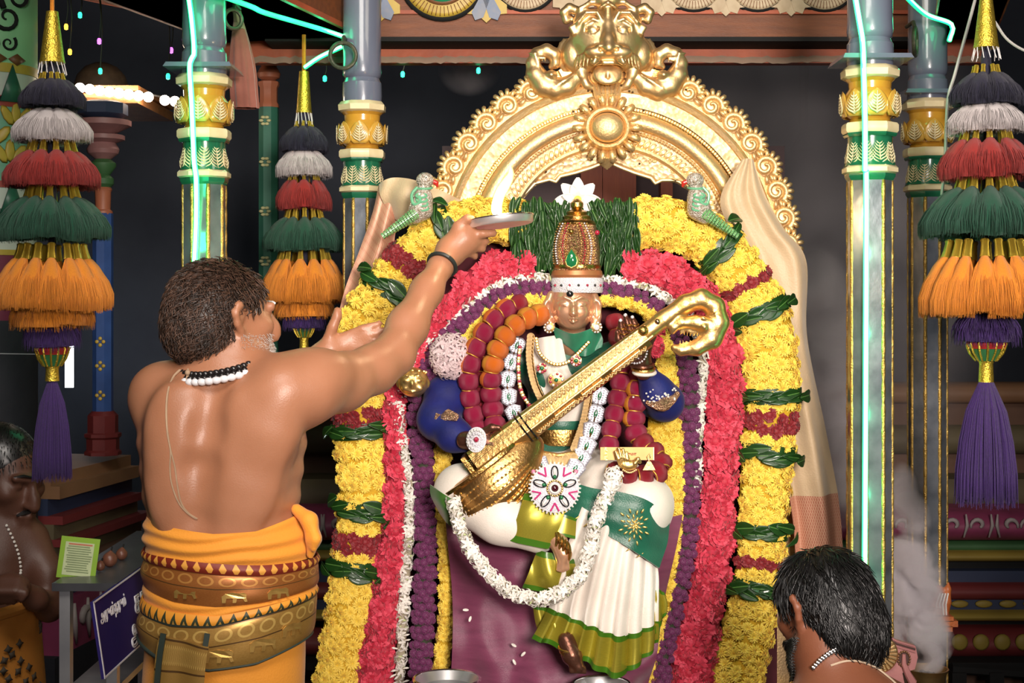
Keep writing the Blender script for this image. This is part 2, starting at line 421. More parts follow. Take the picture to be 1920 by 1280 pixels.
for ya, yb, d, bl, m in [(722, 755, 5.75, .02, OCHST), (755, 800, 5.8, .0, BRN), (800, 850, 5.7, .03, OLIVE), (850, 900, 5.75, 0, BRN), (898, 960, 5.55, .03, OLIVE),
                         (960, 1012, 5.3, .05, PINKP), (1012, 1036, 5.35, .02, GRN2), (1034, 1052, 5.3, .02, YEL2), (1050, 1072, 5.35, 0, BLACKP), (1070, 1098, 5.3, 0, NAVY),
                         (1096, 1124, 5.25, .02, RED2), (1122, 1150, 5.25, .0, NAVY), (1148, 1164, 5.2, .02, YEL2), (1162, 1184, 5.3, 0, BLACKP), (1182, 1232, 5.2, .04, RED2), (1230, 1244, 5.22, .01, GRN2), (1242, 1256, 5.1, .0, BLACKP), (1252, 1340, 5.2, 0, BRN), (1340, 1500, 5.15, 0, BRN)]:
    band_mb(300, 2250, ya, yb, d, bl).obj('moulding', m, shr, sharp=50)
body = MB().box((1.2, 6.6, .6), (4.6, 1.3, 1.19)).obj('core', STONE, shr, smooth=False)
# petals curling on the pink moulding, discs on the red one
GREYP = mat('petal_grey_paint', (.42, .36, .35), .6, 0, (.30, .26, .26), 20)
pm = MB(); pts = []
for k in range(11): a = -.3 + k / 10 * 4.4; r = .030 * (1 - k / 14); pts.append((r * math.cos(a), r * math.sin(a), 0))
pm.tube([(p[0] + .012, p[1], 0) for p in pts], [.004 + .005 * math.sin(PI * k / 10) for k in range(11)], 6); pm.tube([(-.034, .042, 0), (-.038, .0, .002), (-.026, -.044, 0)], [.003, .007, .003], 6)
petal_me = pm.mesh('painted_petal'); petal_me.materials.append(GREYP)
disc_me = MB().lathe([(.0, -.01), (.035, -.01), (.035, .0), (.025, .008), (.0, .008)], 14).mesh('disc'); disc_me.materials.append(YEL2)
for px in list(range(545, 640, 40)) + list(range(1700, 2000, 47)):
    link('painted_petal', petal_me, None, shr, frame(P(px, 985, 5.245), (0, -1, 0), scale=(1 if (px // 40) % 2 else -1, 1, 1)))
for px in range(1800, 1960, 40): link('gold_disc', disc_me, None, shr, frame(P(px, 1204, 5.155), (0, -1, 0), scale=.85))
for px in range(1800, 1960, 45): link('gold_disc', disc_me, None, shr, frame(P(px, 1132, 5.24), (0, -1, 0), scale=(.9, .4, .6)))
# low black railing in front of the plinth
rail = thing('low_railing', 'low black railing with square posts along the painted plinth', 'railing', (P(1850, 1250, 5.0).x, 5.0, 0))
a, b = P(1784, 1252, 5.0), P(2010, 1268, 5.0)
MB().tube([a, b], .02, 6).obj('rail', BLACKP, rail)
for px in (1795, 1865, 1935): p = P(px, 1258, 5.0); MB().box((p.x, p.y, p.z / 2), (.05, .05, p.z)).obj('post', BLACKP, rail, smooth=False)

# ---- side plinth on the left with slanting slabs; blue pillar on it
A, B = P(112, 900, 4.4), P(275, 900, 5.02); dirv = Vector((B.x - A.x, B.y - A.y, 0)).normalized(); nrm = Vector((-dirv.y, dirv.x, 0))
ROT = Matrix(((dirv.x, nrm.x, 0, 0), (dirv.y, nrm.y, 0, 0), (0, 0, 1, 0), (0, 0, 0, 1)))
LSL = (A.xy - B.xy).length
sp = thing('stepped_side_plinth', 'stepped stone plinth of dull painted slabs under the blue pillar', 'plinth', (A.x, A.y, 0))
zf = lambda y: CZ - (y - 560) / F * 4.4
for y0, y1, off, m, L in [(890, 912, .03, OCHST, .9), (912, 936, .0, OCHST, .9), (936, 968, .04, NAVY, .95), (968, 984, -.01, RED2, .9), (984, 1012, .02, OLIVE, .95), (1012, 1026, -.02, RED2, 1.0), (1026, 1055, .02, OLIVE, 1.0), (1055, 1075, -.03, BRN, 1.05), (1075, 1130, .03, NAVY, 1.1), (1130, 1230, .0, PINKP, 1.05)]:
    z1, z0 = zf(y0), zf(y1); M_ = Matrix.Translation((A.x, A.y, 0)) @ ROT
    MB().box((LSL * L / 2, .35 + off, (z0 + z1) / 2), (LSL * L, .7, z1 - z0), M=M_).obj('slab', m, sp, smooth=False)
MB().box((LSL * .55, .35, zf(1230) / 2), (LSL * 1.2, .7, zf(1230)), M=M_).obj('footing', STONE, sp, smooth=False)
for k in range(4):   # big painted petals on the lowest course
    q = A + dirv * (.14 + k * .09); q.z = zf(1180); link('painted_petal', petal_me, None, sp, frame(q - nrm * .004, -nrm, scale=1.5))

def at_axis(px, d): return P(px, 600, d).x
bp = thing('blue_pillar', 'slender blue pillar with pink capital standing on the stepped side plinth', 'pillar', (at_axis(193, 4.75), 4.75, 0))
def zz(y, d): return CZ + (HY - y) / F * d
def lathe_part(name, parent, x, y, prof, n, m, sharp=35, phase=.5): return MB().lathe(prof, n, M=Matrix.Translation((x, y, 0)), phase=phase).obj(name, m, parent, sharp=sharp)
def pxprof(lst, d): return [(S(r, d), zz(y, d)) for r, y in lst]
x, d = at_axis(193, 4.75), 4.75
lathe_part('shaft', bp, x, d, pxprof([(19, 780), (19, 400)], d), 8, BLUEP)
lathe_part('base', bp, x, d, pxprof([(34, 852), (34, 846), (30, 842), (30, 822), (34, 818), (34, 812), (28, 810), (28, 778), (20, 770)], d), 8, mat('maroon_paint', (.15, .02, .02), .5))
lathe_part('ring', bp, x, d, pxprof([(18, 402), (18, 396), (14, 393), (15, 360), (17, 355), (14, 350)], d), 12, TERRA)
lathe_part('neck', bp, x, d, pxprof([(14, 352), (20, 345), (20, 335), (13, 328), (24, 312), (24, 306), (14, 298)], d), 12, GRN2)
lathe_part('capital', bp, x, d, pxprof([(14, 299), (28, 288), (30, 280), (24, 268), (40, 262), (40, 254), (24, 250), (52, 236), (52, 226), (30, 222)], d), 12, mat('dusty_pink_paint', (.34, .16, .16), .5))
lathe_part('top', bp, x, d, pxprof([(30, 224), (46, 215), (46, 195), (30, 190)], d), 8, NAVY)
fl = MB()
for k in range(4): fl.ball((math.cos(k * PI / 2) * .012, math.sin(k * PI / 2) * .012, 0), (.008, .008, .003), 6, 4)
fl_me = fl.mesh('gold_flower'); fl_me.materials.append(YPAINT)
for y in (640, 685, 740): link('gold_flower', fl_me, None, bp, frame(P(193, y, 4.75) + Vector((0, -S(18.2, 4.75), 0)), (0, -1, 0), scale=.9))

# ---- small lit pavilion roof with a row of bulbs, far left
pv = thing('pavilion_roof', 'small pavilion roof with orange eaves and domed top, behind left tassel', 'roof', (at_axis(200, 5.1), 5.1, 2.1))
a = P(120, 178, 5.0); 
EAVE = mat('orange_eaves', (.62, .27, .10), .5, 0, (.45, .18, .06), 25, .6, 90)
for k, (y0, y1, x1, dz) in enumerate([(180, 192, 300, 0), (192, 203, 296, .03), (203, 216, 302, -.02)]):
    p0, p1 = P(90, y0 - 8, 5.0), P(x1, y1, 5.15)
    MB().box(((p0.x + p1.x) / 2, 5.1 + dz, (p0.z + p1.z) / 2), (p1.x - p0.x, .5, abs(p0.z - p1.z)), M=None).obj('eaves_course', EAVE, pv, smooth=False)
lathe_part('dome', pv, P(190, 150, 5.15).x, 5.15, pxprof([(52, 172), (50, 160), (44, 142), (30, 126), (12, 118), (0, 116)], 5.15), 24, mat('dull_dome', (.14, .09, .05), .6, 0, (.08, .05, .03), 40))
BULB = mat('lit_bulb', (1, .9, .8), .3, emit=(1.0, .80, .62), est=14)
bulb_me = MB().ball((0, 0, 0), .0175, 12, 8).mesh('bulb'); bulb_me.materials.append(BULB)
bl = thing('bulb_row', 'row of glowing round white bulbs along the pavilion eaves', 'lights', P(230, 175, 4.9))
bpts = [P(150 + k * 18.3, 165 + k * 2.4, 4.83) for k in range(8)] + [P(309, 188, 4.83), P(328, 190, 4.83)]
for p in bpts: link('bulb', bulb_me, None, bl, Matrix.Translation(p))
MB().tube([p + Vector((0, .02, .012)) for p in bpts], .004, 5).obj('wire', BLACKP, bl)

# ---- tall green pole pillar behind the back left tassel
gp = thing('green_post', 'slim octagonal green post with terracotta pot finial', 'post', (at_axis(504, 4.95), 4.95, 0)); x, d = at_axis(504, 4.95), 4.95
GP2 = mat('teal_green_paint', (.045, .19, .12), .45, 0, (.03, .13, .09), 12)
lathe_part('shaft', gp, x, d, [(S(19, d), .0), (S(19, d), zz(200, d))], 8, GP2)
lathe_part('collar', gp, x, d, pxprof([(20, 202), (20, 196), (17, 192), (17, 165), (20, 160), (20, 154), (12, 150)], d), 8, TERRA)
lathe_part('finial', gp, x, d, pxprof([(9, 152), (20, 146), (22, 138), (14, 124), (21, 118), (21, 113), (10, 110), (0, 108)], d), 16, TERRA)
CREAMF = mat('cream_flower_paint', (.62, .60, .30), .5)
fl2 = MB()
for k in range(6): fl2.ball((math.cos(k * PI / 3) * .013, math.sin(k * PI / 3) * .013, 0), (.009, .006, .003), 6, 4, M=None)
fl2_me = fl2.mesh('painted_flower'); fl2_me.materials.append(CREAMF)
for y in (228, 305, 397, 490, 585, 690): link('painted_flower', fl2_me, None, gp, frame(P(500, y, d) + Vector((0, -S(18.4, d), 0)), (0, -1, 0)))

# ---- painted column at the far left edge
pc = thing('painted_column', 'fat painted green column with scroll leaves at left edge', 'column', (at_axis(-15, 4.3), 4.3, 0)); x, d = at_axis(-15, 4.3), 4.3
lathe_part('shaft', pc, x, d, pxprof([(80, 1700), (80, 600), (80, -60)], d), 32, mat('column_white', (.58, .60, .54), .4, 0, (.48, .50, .45), 10))
for y0, y1, m, r in [(128, -60, LTGREEN, 81.5), (145, 128, YPAINT, 82), (208, 188, REDP, 82), (196, 190, BLACKP, 83), (345, 205, mat('column_mint', (.16, .36, .25), .4), 81), (356, 344, REDP, 82), (430, 395, mat('deep_green', (.03, .13, .08), .4), 81.5), (480, 470, YPAINT, 83), (600, 480, mat('column_maroon', (.20, .02, .06), .5), 82), (1700, 600, STONE, 82)]:
    lathe_part('painted_band', pc, x, d, pxprof([(r, y0), (r, y1)], d), 32, m)
def on_col(px, y, r=83): 
    dx = S(px + 15, d); R = S(r, d); a = math.asin(max(-.98, min(.98, dx / R))); return Vector((x + R * math.sin(a), d - R * math.cos(a), zz(y, d))), Vector((math.sin(a), -math.cos(a), 0))
tri = MB().prism([(-.035, -.05), (.035, -.05), (0, .05)], -.004, .003).mesh('painted_triangle'); tri.materials.append(mat('deep_green', (.03, .13, .08)))
dia = MB().prism([(-.035, 0), (0, -.022), (.035, 0), (0, .022)], -.004, .003).mesh('painted_diamond'); dia.materials.append(BROWNP := mat('brown_paint', (.20, .08, .03), .5))
for px in (2, 44): 
    p, n = on_col(px, 165); link('painted_triangle', tri, None, pc, frame(p, n, scale=1.1))
    p, n = on_col(px, 372); link('painted_triangle', tri, None, pc, frame(p, n, scale=1.1))
for px in (-8, 22, 50): p, n = on_col(px, 121); link('painted_diamond', dia, None, pc, frame(p, n, scale=.8))
lf = MB(); 
for k in range(5):
    a = -1.2 + k * .6; lf.ball((math.sin(a) * .05, math.cos(a) * .05, 0), (.016, .035, .004), 8, 4, M=Matrix.Rotation(-a, 4, 'Z') @ Matrix.Translation((-math.sin(a) * .05, -math.cos(a) * .05 + .05, 0)))
lf_me = lf.mesh('painted_leaf'); lf_me.materials.append(YPAINT)
for px, y in ((10, 285), (48, 250), (40, 320)): p, n = on_col(px, y, 81); link('painted_leaf', lf_me, None, pc, frame(p, n, spin=.5 if px < 20 else -.6))
sc_ = MB(); sp_ = [( .05 * (1 - k / 22) * math.cos(k * .42), .05 * (1 - k / 22) * math.sin(k * .42), 0) for k in range(20)]
sc_.tube(sp_, [.009 - .0003 * k for k in range(20)], 6); sc_me = sc_.mesh('painted_scroll'); sc_me.materials.append(BLACKP)
for px, y, s_ in ((0, 30, 1.1), (36, 45, .9), (50, 5, -.8), (10, 92, .5), (38, 92, -.5)): p, n = on_col(px, y, 82); link('painted_scroll', sc_me, None, pc, frame(p, n, spin=.6 * px, scale=(s_, abs(s_), .8)))

# ---- lit strip of daylight far behind the left tassel
MB().box((*P(130, 672, 6.9).xy, P(130, 672, 6.9).z), (.035, .02, .28)).obj('daylight_slit', mat('daylight_gap', (1, 1, 1), emit=(.85, .92, 1.0), est=10), None, smooth=False)
bpy.data.objects['daylight_slit']['kind'] = 'structure'; bpy.data.objects['daylight_slit'].name = 'window_1'
tag(MB().tube([P(-60, 662, 3.9), P(70, 664, 3.9), P(140, 650, 4.2)], .0015, 4).obj('thin_wire', mat('pale_wire', (.45, .47, .5), .5), None), 'thin pale wire stretched behind the left tassel', 'wire')

# ---- beams of the canopy and roof
bb = thing('canopy_back_beam', 'painted wooden canopy beam with lotus medallions behind the gilded arch', 'beam', (0.3, 4.5, 2.43))
BD = 4.5; zb = zz(74, BD)
MB().box((.29, BD + .06, zb + .17), (2.10, .12, .34)).obj('beam', WOODO, bb, smooth=False)
MB().box((.29, BD + .065, zb + .0), (2.14, .15, .014)).obj('dark_strip', BLACKP, bb, smooth=False)
MB().box((.29, BD - .004, zb + .085), (2.10, .012, .012)).obj('bead_line', WOODR, bb, smooth=False)
BLUEF = mat('faded_blue_paint', (.18, .24, .36), .6, 0, (.30, .30, .33), 30); CRF = mat('faded_cream_paint', (.62, .50, .33), .6, 0, (.45, .33, .20), 25); GRF = mat('bright_green_paint', (.02, .28, .13), .4)
med = [MB().lathe([(.0, 0), (r, 0), (r, h), (r * .9, h + .004), (0, h + .004)], 40).mesh('medallion_ring') for r, h in ((.140, .010), (.128, .016), (.092, .022), (.082, .026))]
for m_, mm in zip(med, (BLACKP, YPAINT, BROWNP, GRF)): m_.materials.append(mm)
medc = [m_.copy() for m_ in med]
for m_, mm in zip(medc, (BLACKP, CRF, BROWNP, CRF)): m_.materials.clear(); m_.materials.append(mm)
ray = MB().box((.110, 0, .0185), (.03, .0022, .006)).mesh('ray'); ray.materials.append(BROWNP)
fan = MB()
for k in range(5):
    a = (k - 2) * .42; fan.prism([(-.016, 0), (-.022, -.075), (0, -.095), (.022, -.075), (.016, 0)], 0, .012 + .002 * (k % 2), mi=k % 2, M=Matrix.Rotation(a, 4, 'Z'))
fan_me = fan.mesh('painted_fan', smooth=False); fan_me.materials.append(YPAINT); fan_me.materials.append(BLUEF)
fan_c = fan_me.copy(); fan_c.materials.clear(); fan_c.materials.append(CRF); fan_c.materials.append(BLUEF)
for i, px in enumerate((590, 830, 985, 1300, 1420, 1545)):
    s_ = 1.0 if px == 830 else .78; yy = -42 if px == 830 else -40
    mt = thing('medallion', None, None) if False else None
    for m_, mm in enumerate(med if px < 900 else medc): link('medallion', mm, None, bb, frame(P(px, yy, BD - .002), (0, -1, 0), scale=s_))
    for k in range(28): link('ray', ray, None, bb, frame(P(px, yy, BD - .002), (0, -1, 0), spin=-PI * (k + .5) / 28, scale=s_))
for px in (712, 912, 1075, 1240, 1360, 1482): link('painted_fan', fan_me if px < 950 else fan_c, None, bb, frame(P(px, -8 if px < 950 else -20, BD - .001), (0, -1, 0), scale=.92))
lb = thing('rear_lintel', 'red orange lintel board with a ragged lower edge under the canopy beam', 'board', (0.2, 4.70, 2.4))
MB().box((.25, 4.66, zz(92, 4.635)), (2.6, .05, S(52, 4.635))).obj('board', WOODR, lb, smooth=False)
rg = MB(); xs = np.linspace(-1.05, 1.55, 160); lo = [zz(113, 4.63) - .004 - .008 * random.random() for _ in xs]
for i in range(159): rg.add([(xs[i], 4.630, lo[i] + .02), (xs[i + 1], 4.630, lo[i + 1] + .02), (xs[i + 1], 4.630, lo[i + 1]), (xs[i], 4.630, lo[i]), (xs[i], 4.634, lo[i] + .02), (xs[i + 1], 4.634, lo[i + 1] + .02), (xs[i + 1], 4.634, lo[i + 1]), (xs[i], 4.634, lo[i])], [(0, 3, 2, 1), (4, 5, 6, 7), (3, 7, 6, 2)])
rg.obj('ragged_fringe', mat('frayed_edge', (.30, .20, .14), .8), lb, smooth=False)

def beam_between(name, a, b, w, h, m, label):
    a, b = Vector(a), Vector(b); dv = (b - a); L = dv.length; dv.normalize(); n = Vector((dv.y, -dv.x, 0)).normalized()
    M_ = Matrix((dv, n, dv.cross(n))).transposed().to_4x4(); M_.translation = a
    t = thing(name, label, 'beam', a)
    z = 1 if M_[2][2] > 0 else -1
    MB().box((L / 2, 0, z * h / 2), (L, w, h), M=M_).obj('beam', m, t, smooth=False)
    MB().box((L / 2, 0, z * .008), (L * .999, w * 1.06, .016), M=M_).obj('edge_strip', WOODR, t, smooth=False)
    return t
zb2 = zb
beam_between('canopy_side_beam', (P(655, 0, 4.45).x - .20, 4.5, zb2), (P(400, 0, 3.75).x - .26, 3.3, zb2), .46, .30, WOODO, 'wooden canopy beam lit green by the neon tube, left side')
beam_between('canopy_side_beam', (P(1800, 0, 4.4).x + .04, 4.5, zb2), (P(1668, 0, 3.62).x + .12, 3.2, zb2), .18, .30, WOODO, 'wooden canopy beam above the right mirrored pillars')
beam_between('roof_beam', P(90, -30, 4.4), P(660, 92, 5.5), .20, .16, WOODO, 'orange brown roof beam sloping behind the left mirrored pillar')
# red wooden posts of the shrine door seen through the arch
dr = thing('door_1', None, None, (P(1160, 400, 5.35).x, 5.35, 0)); dr['kind'] = 'structure'
DW = mat('door_red_wood', (.55, .12, .05), .4, 0, (.42, .08, .04), 9, .2, 60, stretch=(8, 8, 1))
for px, w in ((1108, 40), (1160, 62), (1248, 22)):
    c = P(px, 400, 5.35); z1 = zz(285, 5.35); MB().box((c.x, c.y, (.5 + z1) / 2), (S(w, 5.35), .08, z1 - .5)).obj('post', DW, dr, smooth=False)
c = P(1150, 290, 5.4); MB().box((c.x, 5.42, 1.35), (1.3, .04, 1.7)).obj('panel', mat('door_maroon', (.07, .02, .025), .5), dr, smooth=False)
# dim shapes on the far right wall
hb = thing('hanging_bracket', 'dark triangular hanging bracket on the far grey wall', 'bracket', P(1507, 240, 6.6))
MB().tube([P(1507, -150, 6.6), P(1507, 240, 6.6)], [.03, .02], 8).obj('stem', STONE, hb); MB().tube([P(1507, 240, 6.6), P(1486, 281, 6.6), P(1532, 281, 6.6), P(1507, 240, 6.6)], .012, 6).obj('loop', STONE, hb)
ds = thing('stone_figure', 'dark stone figure in the gloom beside the right curtain', 'statue', (P(1535, 700, 7.2).x, 7.15, 0))
s_ = SDF(.02); s_.chain([P(1540, 700, 7.2), P(1540, 640, 7.2), P(1532, 560, 7.2), P(1528, 490, 7.2)], [.16, .13, .10, .06], k=.05); s_.obj('body', STONE, ds)
# ================================================================ mirrored canopy pillars
D0 = 3.62
def r0(px): return S(px, D0)
def z0_(y): return zz(y, D0)
def leafy(n=7, h=.075, w=.028):
    """painted fern sprig, stem along +Y, lying in XY"""
    mb = MB(); mb.tube([(0, 0, 0), (0, h, 0)], [.0025, .001], 5)
    for k in range(n):
        t = k / n; y = h * (.05 + .85 * t); l = w * (1 - t * .75)
        for sx in (-1, 1): mb.tube([(0, y, 0), (sx * l * .6, y + l * .35, 0), (sx * l, y + l * .9, 0)], [.0025, .0022, .0005], 4)
    return mb
fern_me = leafy().mesh('painted_fern'); fern_me.materials.append(CREAM)
pet = MB()   # lotus petal relief for the pot: rounded leaf with a rib
def petfn(u, v):
    w = math.sin(PI * min(v * .9 + .1, 1)) ** .6 * (1 - .35 * v); x = (u - .5) * .05 * w; return (x, v * .062 - .03, .006 * math.sin(PI * u) * math.sin(PI * v) + .001)
pet.grid(petfn, 8, 8, thick=.004); pet_me = pet.mesh('lotus_petal'); pet_me.materials.append(mat('petal_ochre', (.66, .40, .07), .25, 0, (.52, .28, .04), 20, coat=.5))
tip_me = leafy(6, .048, .017).mesh('petal_tip_stripe'); tip_me.materials.append(CREAM)
nshaft = 8
mp = MB(); rs = r0(40); half = rs * math.sin(PI / 8); ap = rs * math.cos(PI / 8)
SH1, SH0 = z0_(336), PT
mp.box((0, -ap, (SH1 + SH0) / 2), (2 * half * .80, .006, SH1 - SH0 - .01)); mirror_me = mp.mesh('mirror_panel', smooth=False); mirror_me.materials.append(MIRROR)
gs = MB(); zs = np.linspace(SH0 + .005, SH1 - .005, 90); gs.tube([(rs * math.sin(PI / 8), -rs * math.cos(PI / 8), z) for z in zs], [.0058 + .0009 * math.sin(i * 2.1) for i in range(90)], 6); strip_me = gs.mesh('gold_strip'); strip_me.materials.append(mat('gilt_beading', (.80, .55, .16), .35, .8, (.50, .30, .06), 60, .8, 220))
BACKB = mat('shaft_backing', (.05, .045, .03), .6)
def pillar(px, d, plate, label):
    x, y = P(px, 600, d).x, d
    t = thing('mirrored_pillar', label, 'pillar', (x, y, PT), 'mirrored pillars of the canopy')
    T = Matrix.Translation((x, y, 0))
    def L(name, lst, m, n=8, sharp=35, phase=.5): return MB().lathe([(r0(r), z0_(yy)) for r, yy in lst], n, M=T, phase=phase).obj(name, m, t, sharp=sharp)
    MB().lathe([(rs * .985, SH0), (rs * .985, SH1)], 8, M=T, phase=.5).obj('shaft', BACKB, t)
    for k in range(8):
        R = Matrix.Rotation(k * PI / 4, 4, 'Z')
        link('mirror_panel', mirror_me, None, t, T @ R); link('gold_strip', strip_me, None, t, T @ R)
    MB().lathe([(r0(70), PT), (r0(70), PT + .05), (r0(56), PT + .07), (r0(56), PT + .13), (r0(44), PT + .16)], 8, M=T, phase=.5).obj('base', GRNP, t)
    L('lower_ring', [(42, 340), (47, 332), (47, 326)], GRNP); L('cream_ring', [(47, 327), (52, 324), (52, 316), (47, 311)], CREAM)
    bell = L('bell', [(48, 312), (43, 296), (41, 276), (42, 257)], GRNP, 16)
    for k in range(10):
        a = k * PI / 5 + .2; rr = r0(45); n = Vector((math.sin(a), -math.cos(a), .12))
        link('painted_fern', fern_me, None, bell, frame((x + rr * math.sin(a), y - rr * math.cos(a), z0_(312)), n, scale=.92))
    L('green_line', [(47, 258), (50, 254), (49, 250)], GRNP, 8); L('cream_ring', [(50, 251), (53, 247), (53, 236), (50, 232)], CREAM)
    L('yellow_line', [(46, 233), (38, 228), (36, 222)], YELP, 16)
    pot = L('pot', [(35, 224), (44, 217), (52, 205), (53, 192), (46, 178), (39, 168), (40, 156), (46, 150)], YELP, 24)
    for k in range(8):
        a = k * PI / 4; rr = r0(49.5); n = Vector((math.sin(a), -math.cos(a), -.05)); c = Vector((x + rr * math.sin(a), y - rr * math.cos(a), z0_(197)))
        link('lotus_petal', pet_me, None, pot, frame(c, n, scale=(1.5, 1.1, 1))); link('petal_stripe', tip_me, None, pot, frame(c + n.normalized() * .0065 + Vector((0, 0, -.028)), n, scale=(1.35, 1.15, 1)))
    L('cream_ring', [(45, 151), (54, 146), (55, 134), (48, 126)], CREAM)
    if plate:
        MB().box((x, y, z0_(114)), (r0(130), r0(130), r0(9)), taper=.93).obj('abacus_plate', BLUEGREY, t, smooth=False)
    L('upper_post', [(43, 126), (44, 112), (43, 84), (40, 80), (38, 74), (41, 70), (43, 60), (42, 40), (42, -150)], BLUEGREY, 28, 30)
    return t, x, y
pFL = pillar(383, 3.75, True, 'front left mirrored pillar behind the raised-arm priest, neon tube on it')
pFR = pillar(1631, 3.62, True, 'front right mirrored pillar with a long green neon tube down it')
pBL = pillar(679, 4.27, False, 'rear left mirrored pillar beside the salmon brocade cloth')
pBR = pillar(1739, 4.22, True, 'rear right mirrored pillar standing behind the incense smoke')

# ================================================================ neon tubes
NEON = mat('green_neon', (.2, 1, .7), .3, emit=(.0, 1.0, .20), est=1.3)
NEONC = mat('neon_core', (.8, 1, .9), .3, emit=(.50, 1.0, .66), est=1.15)
CLIPM = mat('white_clip', (.7, .7, .68), .5)
def neon(label, pts, n=40):
    path = spline(pts, n); t = thing('neon_tube', label, 'neon light', path[-1])
    mb = MB().tube(path, .0072, 10); mb.obj('glowing_tube', NEON, t)
    MB().tube([p + Vector((0, -.0048, 0)) for p in path], .0048, 8).obj('bright_core', NEONC, t)
    for q in path[6::12]:
        ld = bpy.data.lights.new('neon_glow', 'POINT'); ld.energy = .13; ld.color = (.02, 1.0, .42); ld.shadow_soft_size = .03; o = bpy.data.objects.new('neon_glow', ld); COL.objects.link(o); o.location = q + Vector((0, -.035, 0))
    return t
front = lambda px, py, d, r: P(px, py, d - r)
neon('long green neon tube down the front right pillar', [front(1601, -20, D0, .075), front(1612, 45, D0, .078), front(1617, 75, D0, .074), front(1619, 110, D0, .105), front(1619, 128, D0, .085), front(1621, 195, D0, .086), front(1622, 250, D0, .084), front(1622, 322, D0, .082), front(1624, 345, D0, .068), front(1623, 700, D0, .066), front(1621, 1085, D0, .066)], 90)
neon('green neon tube bent down the front left pillar behind the priest', [front(352, -20, 3.75, .07), front(360, 40, 3.75, .07), front(364, 100, 3.75, .105), front(356, 122, 3.75, .105), front(360, 200, 3.75, .088), front(364, 300, 3.75, .085), front(368, 335, 3.75, .080), front(368, 420, 3.75, .067), front(364, 505, 3.75, .066)], 60)
neon('green neon tube running along the left canopy beam', [P(395, -15, 3.62), P(470, 12, 3.82), P(500, 25, 3.90), P(600, 54, 4.2), P(662, 75, 4.30)], 50)
neon('short green neon tube above the rear left tassel', [P(572, 126, 4.40), P(600, 107, 4.35), P(640, 88, 4.3)], 14)
neon('short green neon tube above the rear right pillar', [P(1690, -15, 3.9), P(1735, 26, 4.05), P(1784, 46, 4.12), P(1780, 76, 4.1)], 24)

# ================================================================ iron rings and hanging bits
IRON = mat('rusty_iron', (.12, .10, .07), .5, .6, (.06, .08, .05), 40, .5, 100)
def ring(px, py, d, rp, label, tilt=0.0):
    t = thing('iron_ring', label, 'ring', P(px, py, d), 'iron rings on the pillars')
    c = P(px, py, d); r = S(rp, d)
    MB().tube([c + Vector((r * math.sin(a) * math.cos(tilt), r * math.sin(a) * math.sin(tilt), r * math.cos(a))) for a in np.linspace(0, 2 * PI, 33)], S(4, d), 8).obj('ring', IRON, t)
    MB().tube([c + Vector((0, 0, r * .9)), c + Vector((0, .02, r + .02)), c + Vector((.0, .09, r + .02))], S(4, d), 8).obj('hook', IRON, t)
ring(643, 104, 4.17, 24, 'rusty iron ring on the rear left pillar top'); ring(437, 36, 3.82, 18, 'iron ring beside the front left pillar top', .7); ring(1716, 78, 4.12, 26, 'iron ring on the rear right pillar top', 1.2)
cl = thing('hanging_cloth_bundle', 'faded terracotta cloth bundle hanging beside the front left pillar', 'cloth', P(455, 60, 3.95))
def bundle(u, v):
    y = 38 + v * 165; c = 447 + 12 * v; w = (9 + 16 * math.sin(min(v * 2.2, 1.57))) ; a = 2 * PI * u; f = 1 + .10 * math.sin(9 * a) * min(1, v * 2)
    p = P(c, y, 3.95); return p + Vector((S(w, 3.95) * f * math.cos(a), S(w * .7, 3.95) * f * math.sin(a), 0))
MB().grid(bundle, 48, 16).obj('cloth', mat('faded_terracotta', (.30, .10, .075), .9, 0, (.22, .07, .05), 14, .3, 90, sheen=.4), cl)
MB().tube([P(444, 20, 3.93), P(447, 40, 3.95), P(448, 56, 3.95)], [.012, .014, .020], 8).obj('knot', mat('old_cloth_knot', (.33, .24, .16), .9), cl)
cab = spline([P(1836, -30, 3.5), P(1812, 60, 3.5), P(1790, 140, 3.5), P(1777, 190, 3.5), P(1772, 300, 3.55), P(1766, 365, 3.6)], 40)
tag(MB().tube(cab, .0040, 6).obj('white_cable', mat('white_cable_skin', (.62, .60, .56), .5)), 'white electric cable hanging beside the right tassel', 'cable')
tag(MB().tube(spline([P(1865, 40, 3.5), P(1890, 75, 3.5), P(1930, 98, 3.5), P(1990, 110, 3.5)], 20), .0035, 6).obj('white_cable', MATS['white_cable_skin']), 'white electric cable drooping at upper right edge', 'cable')

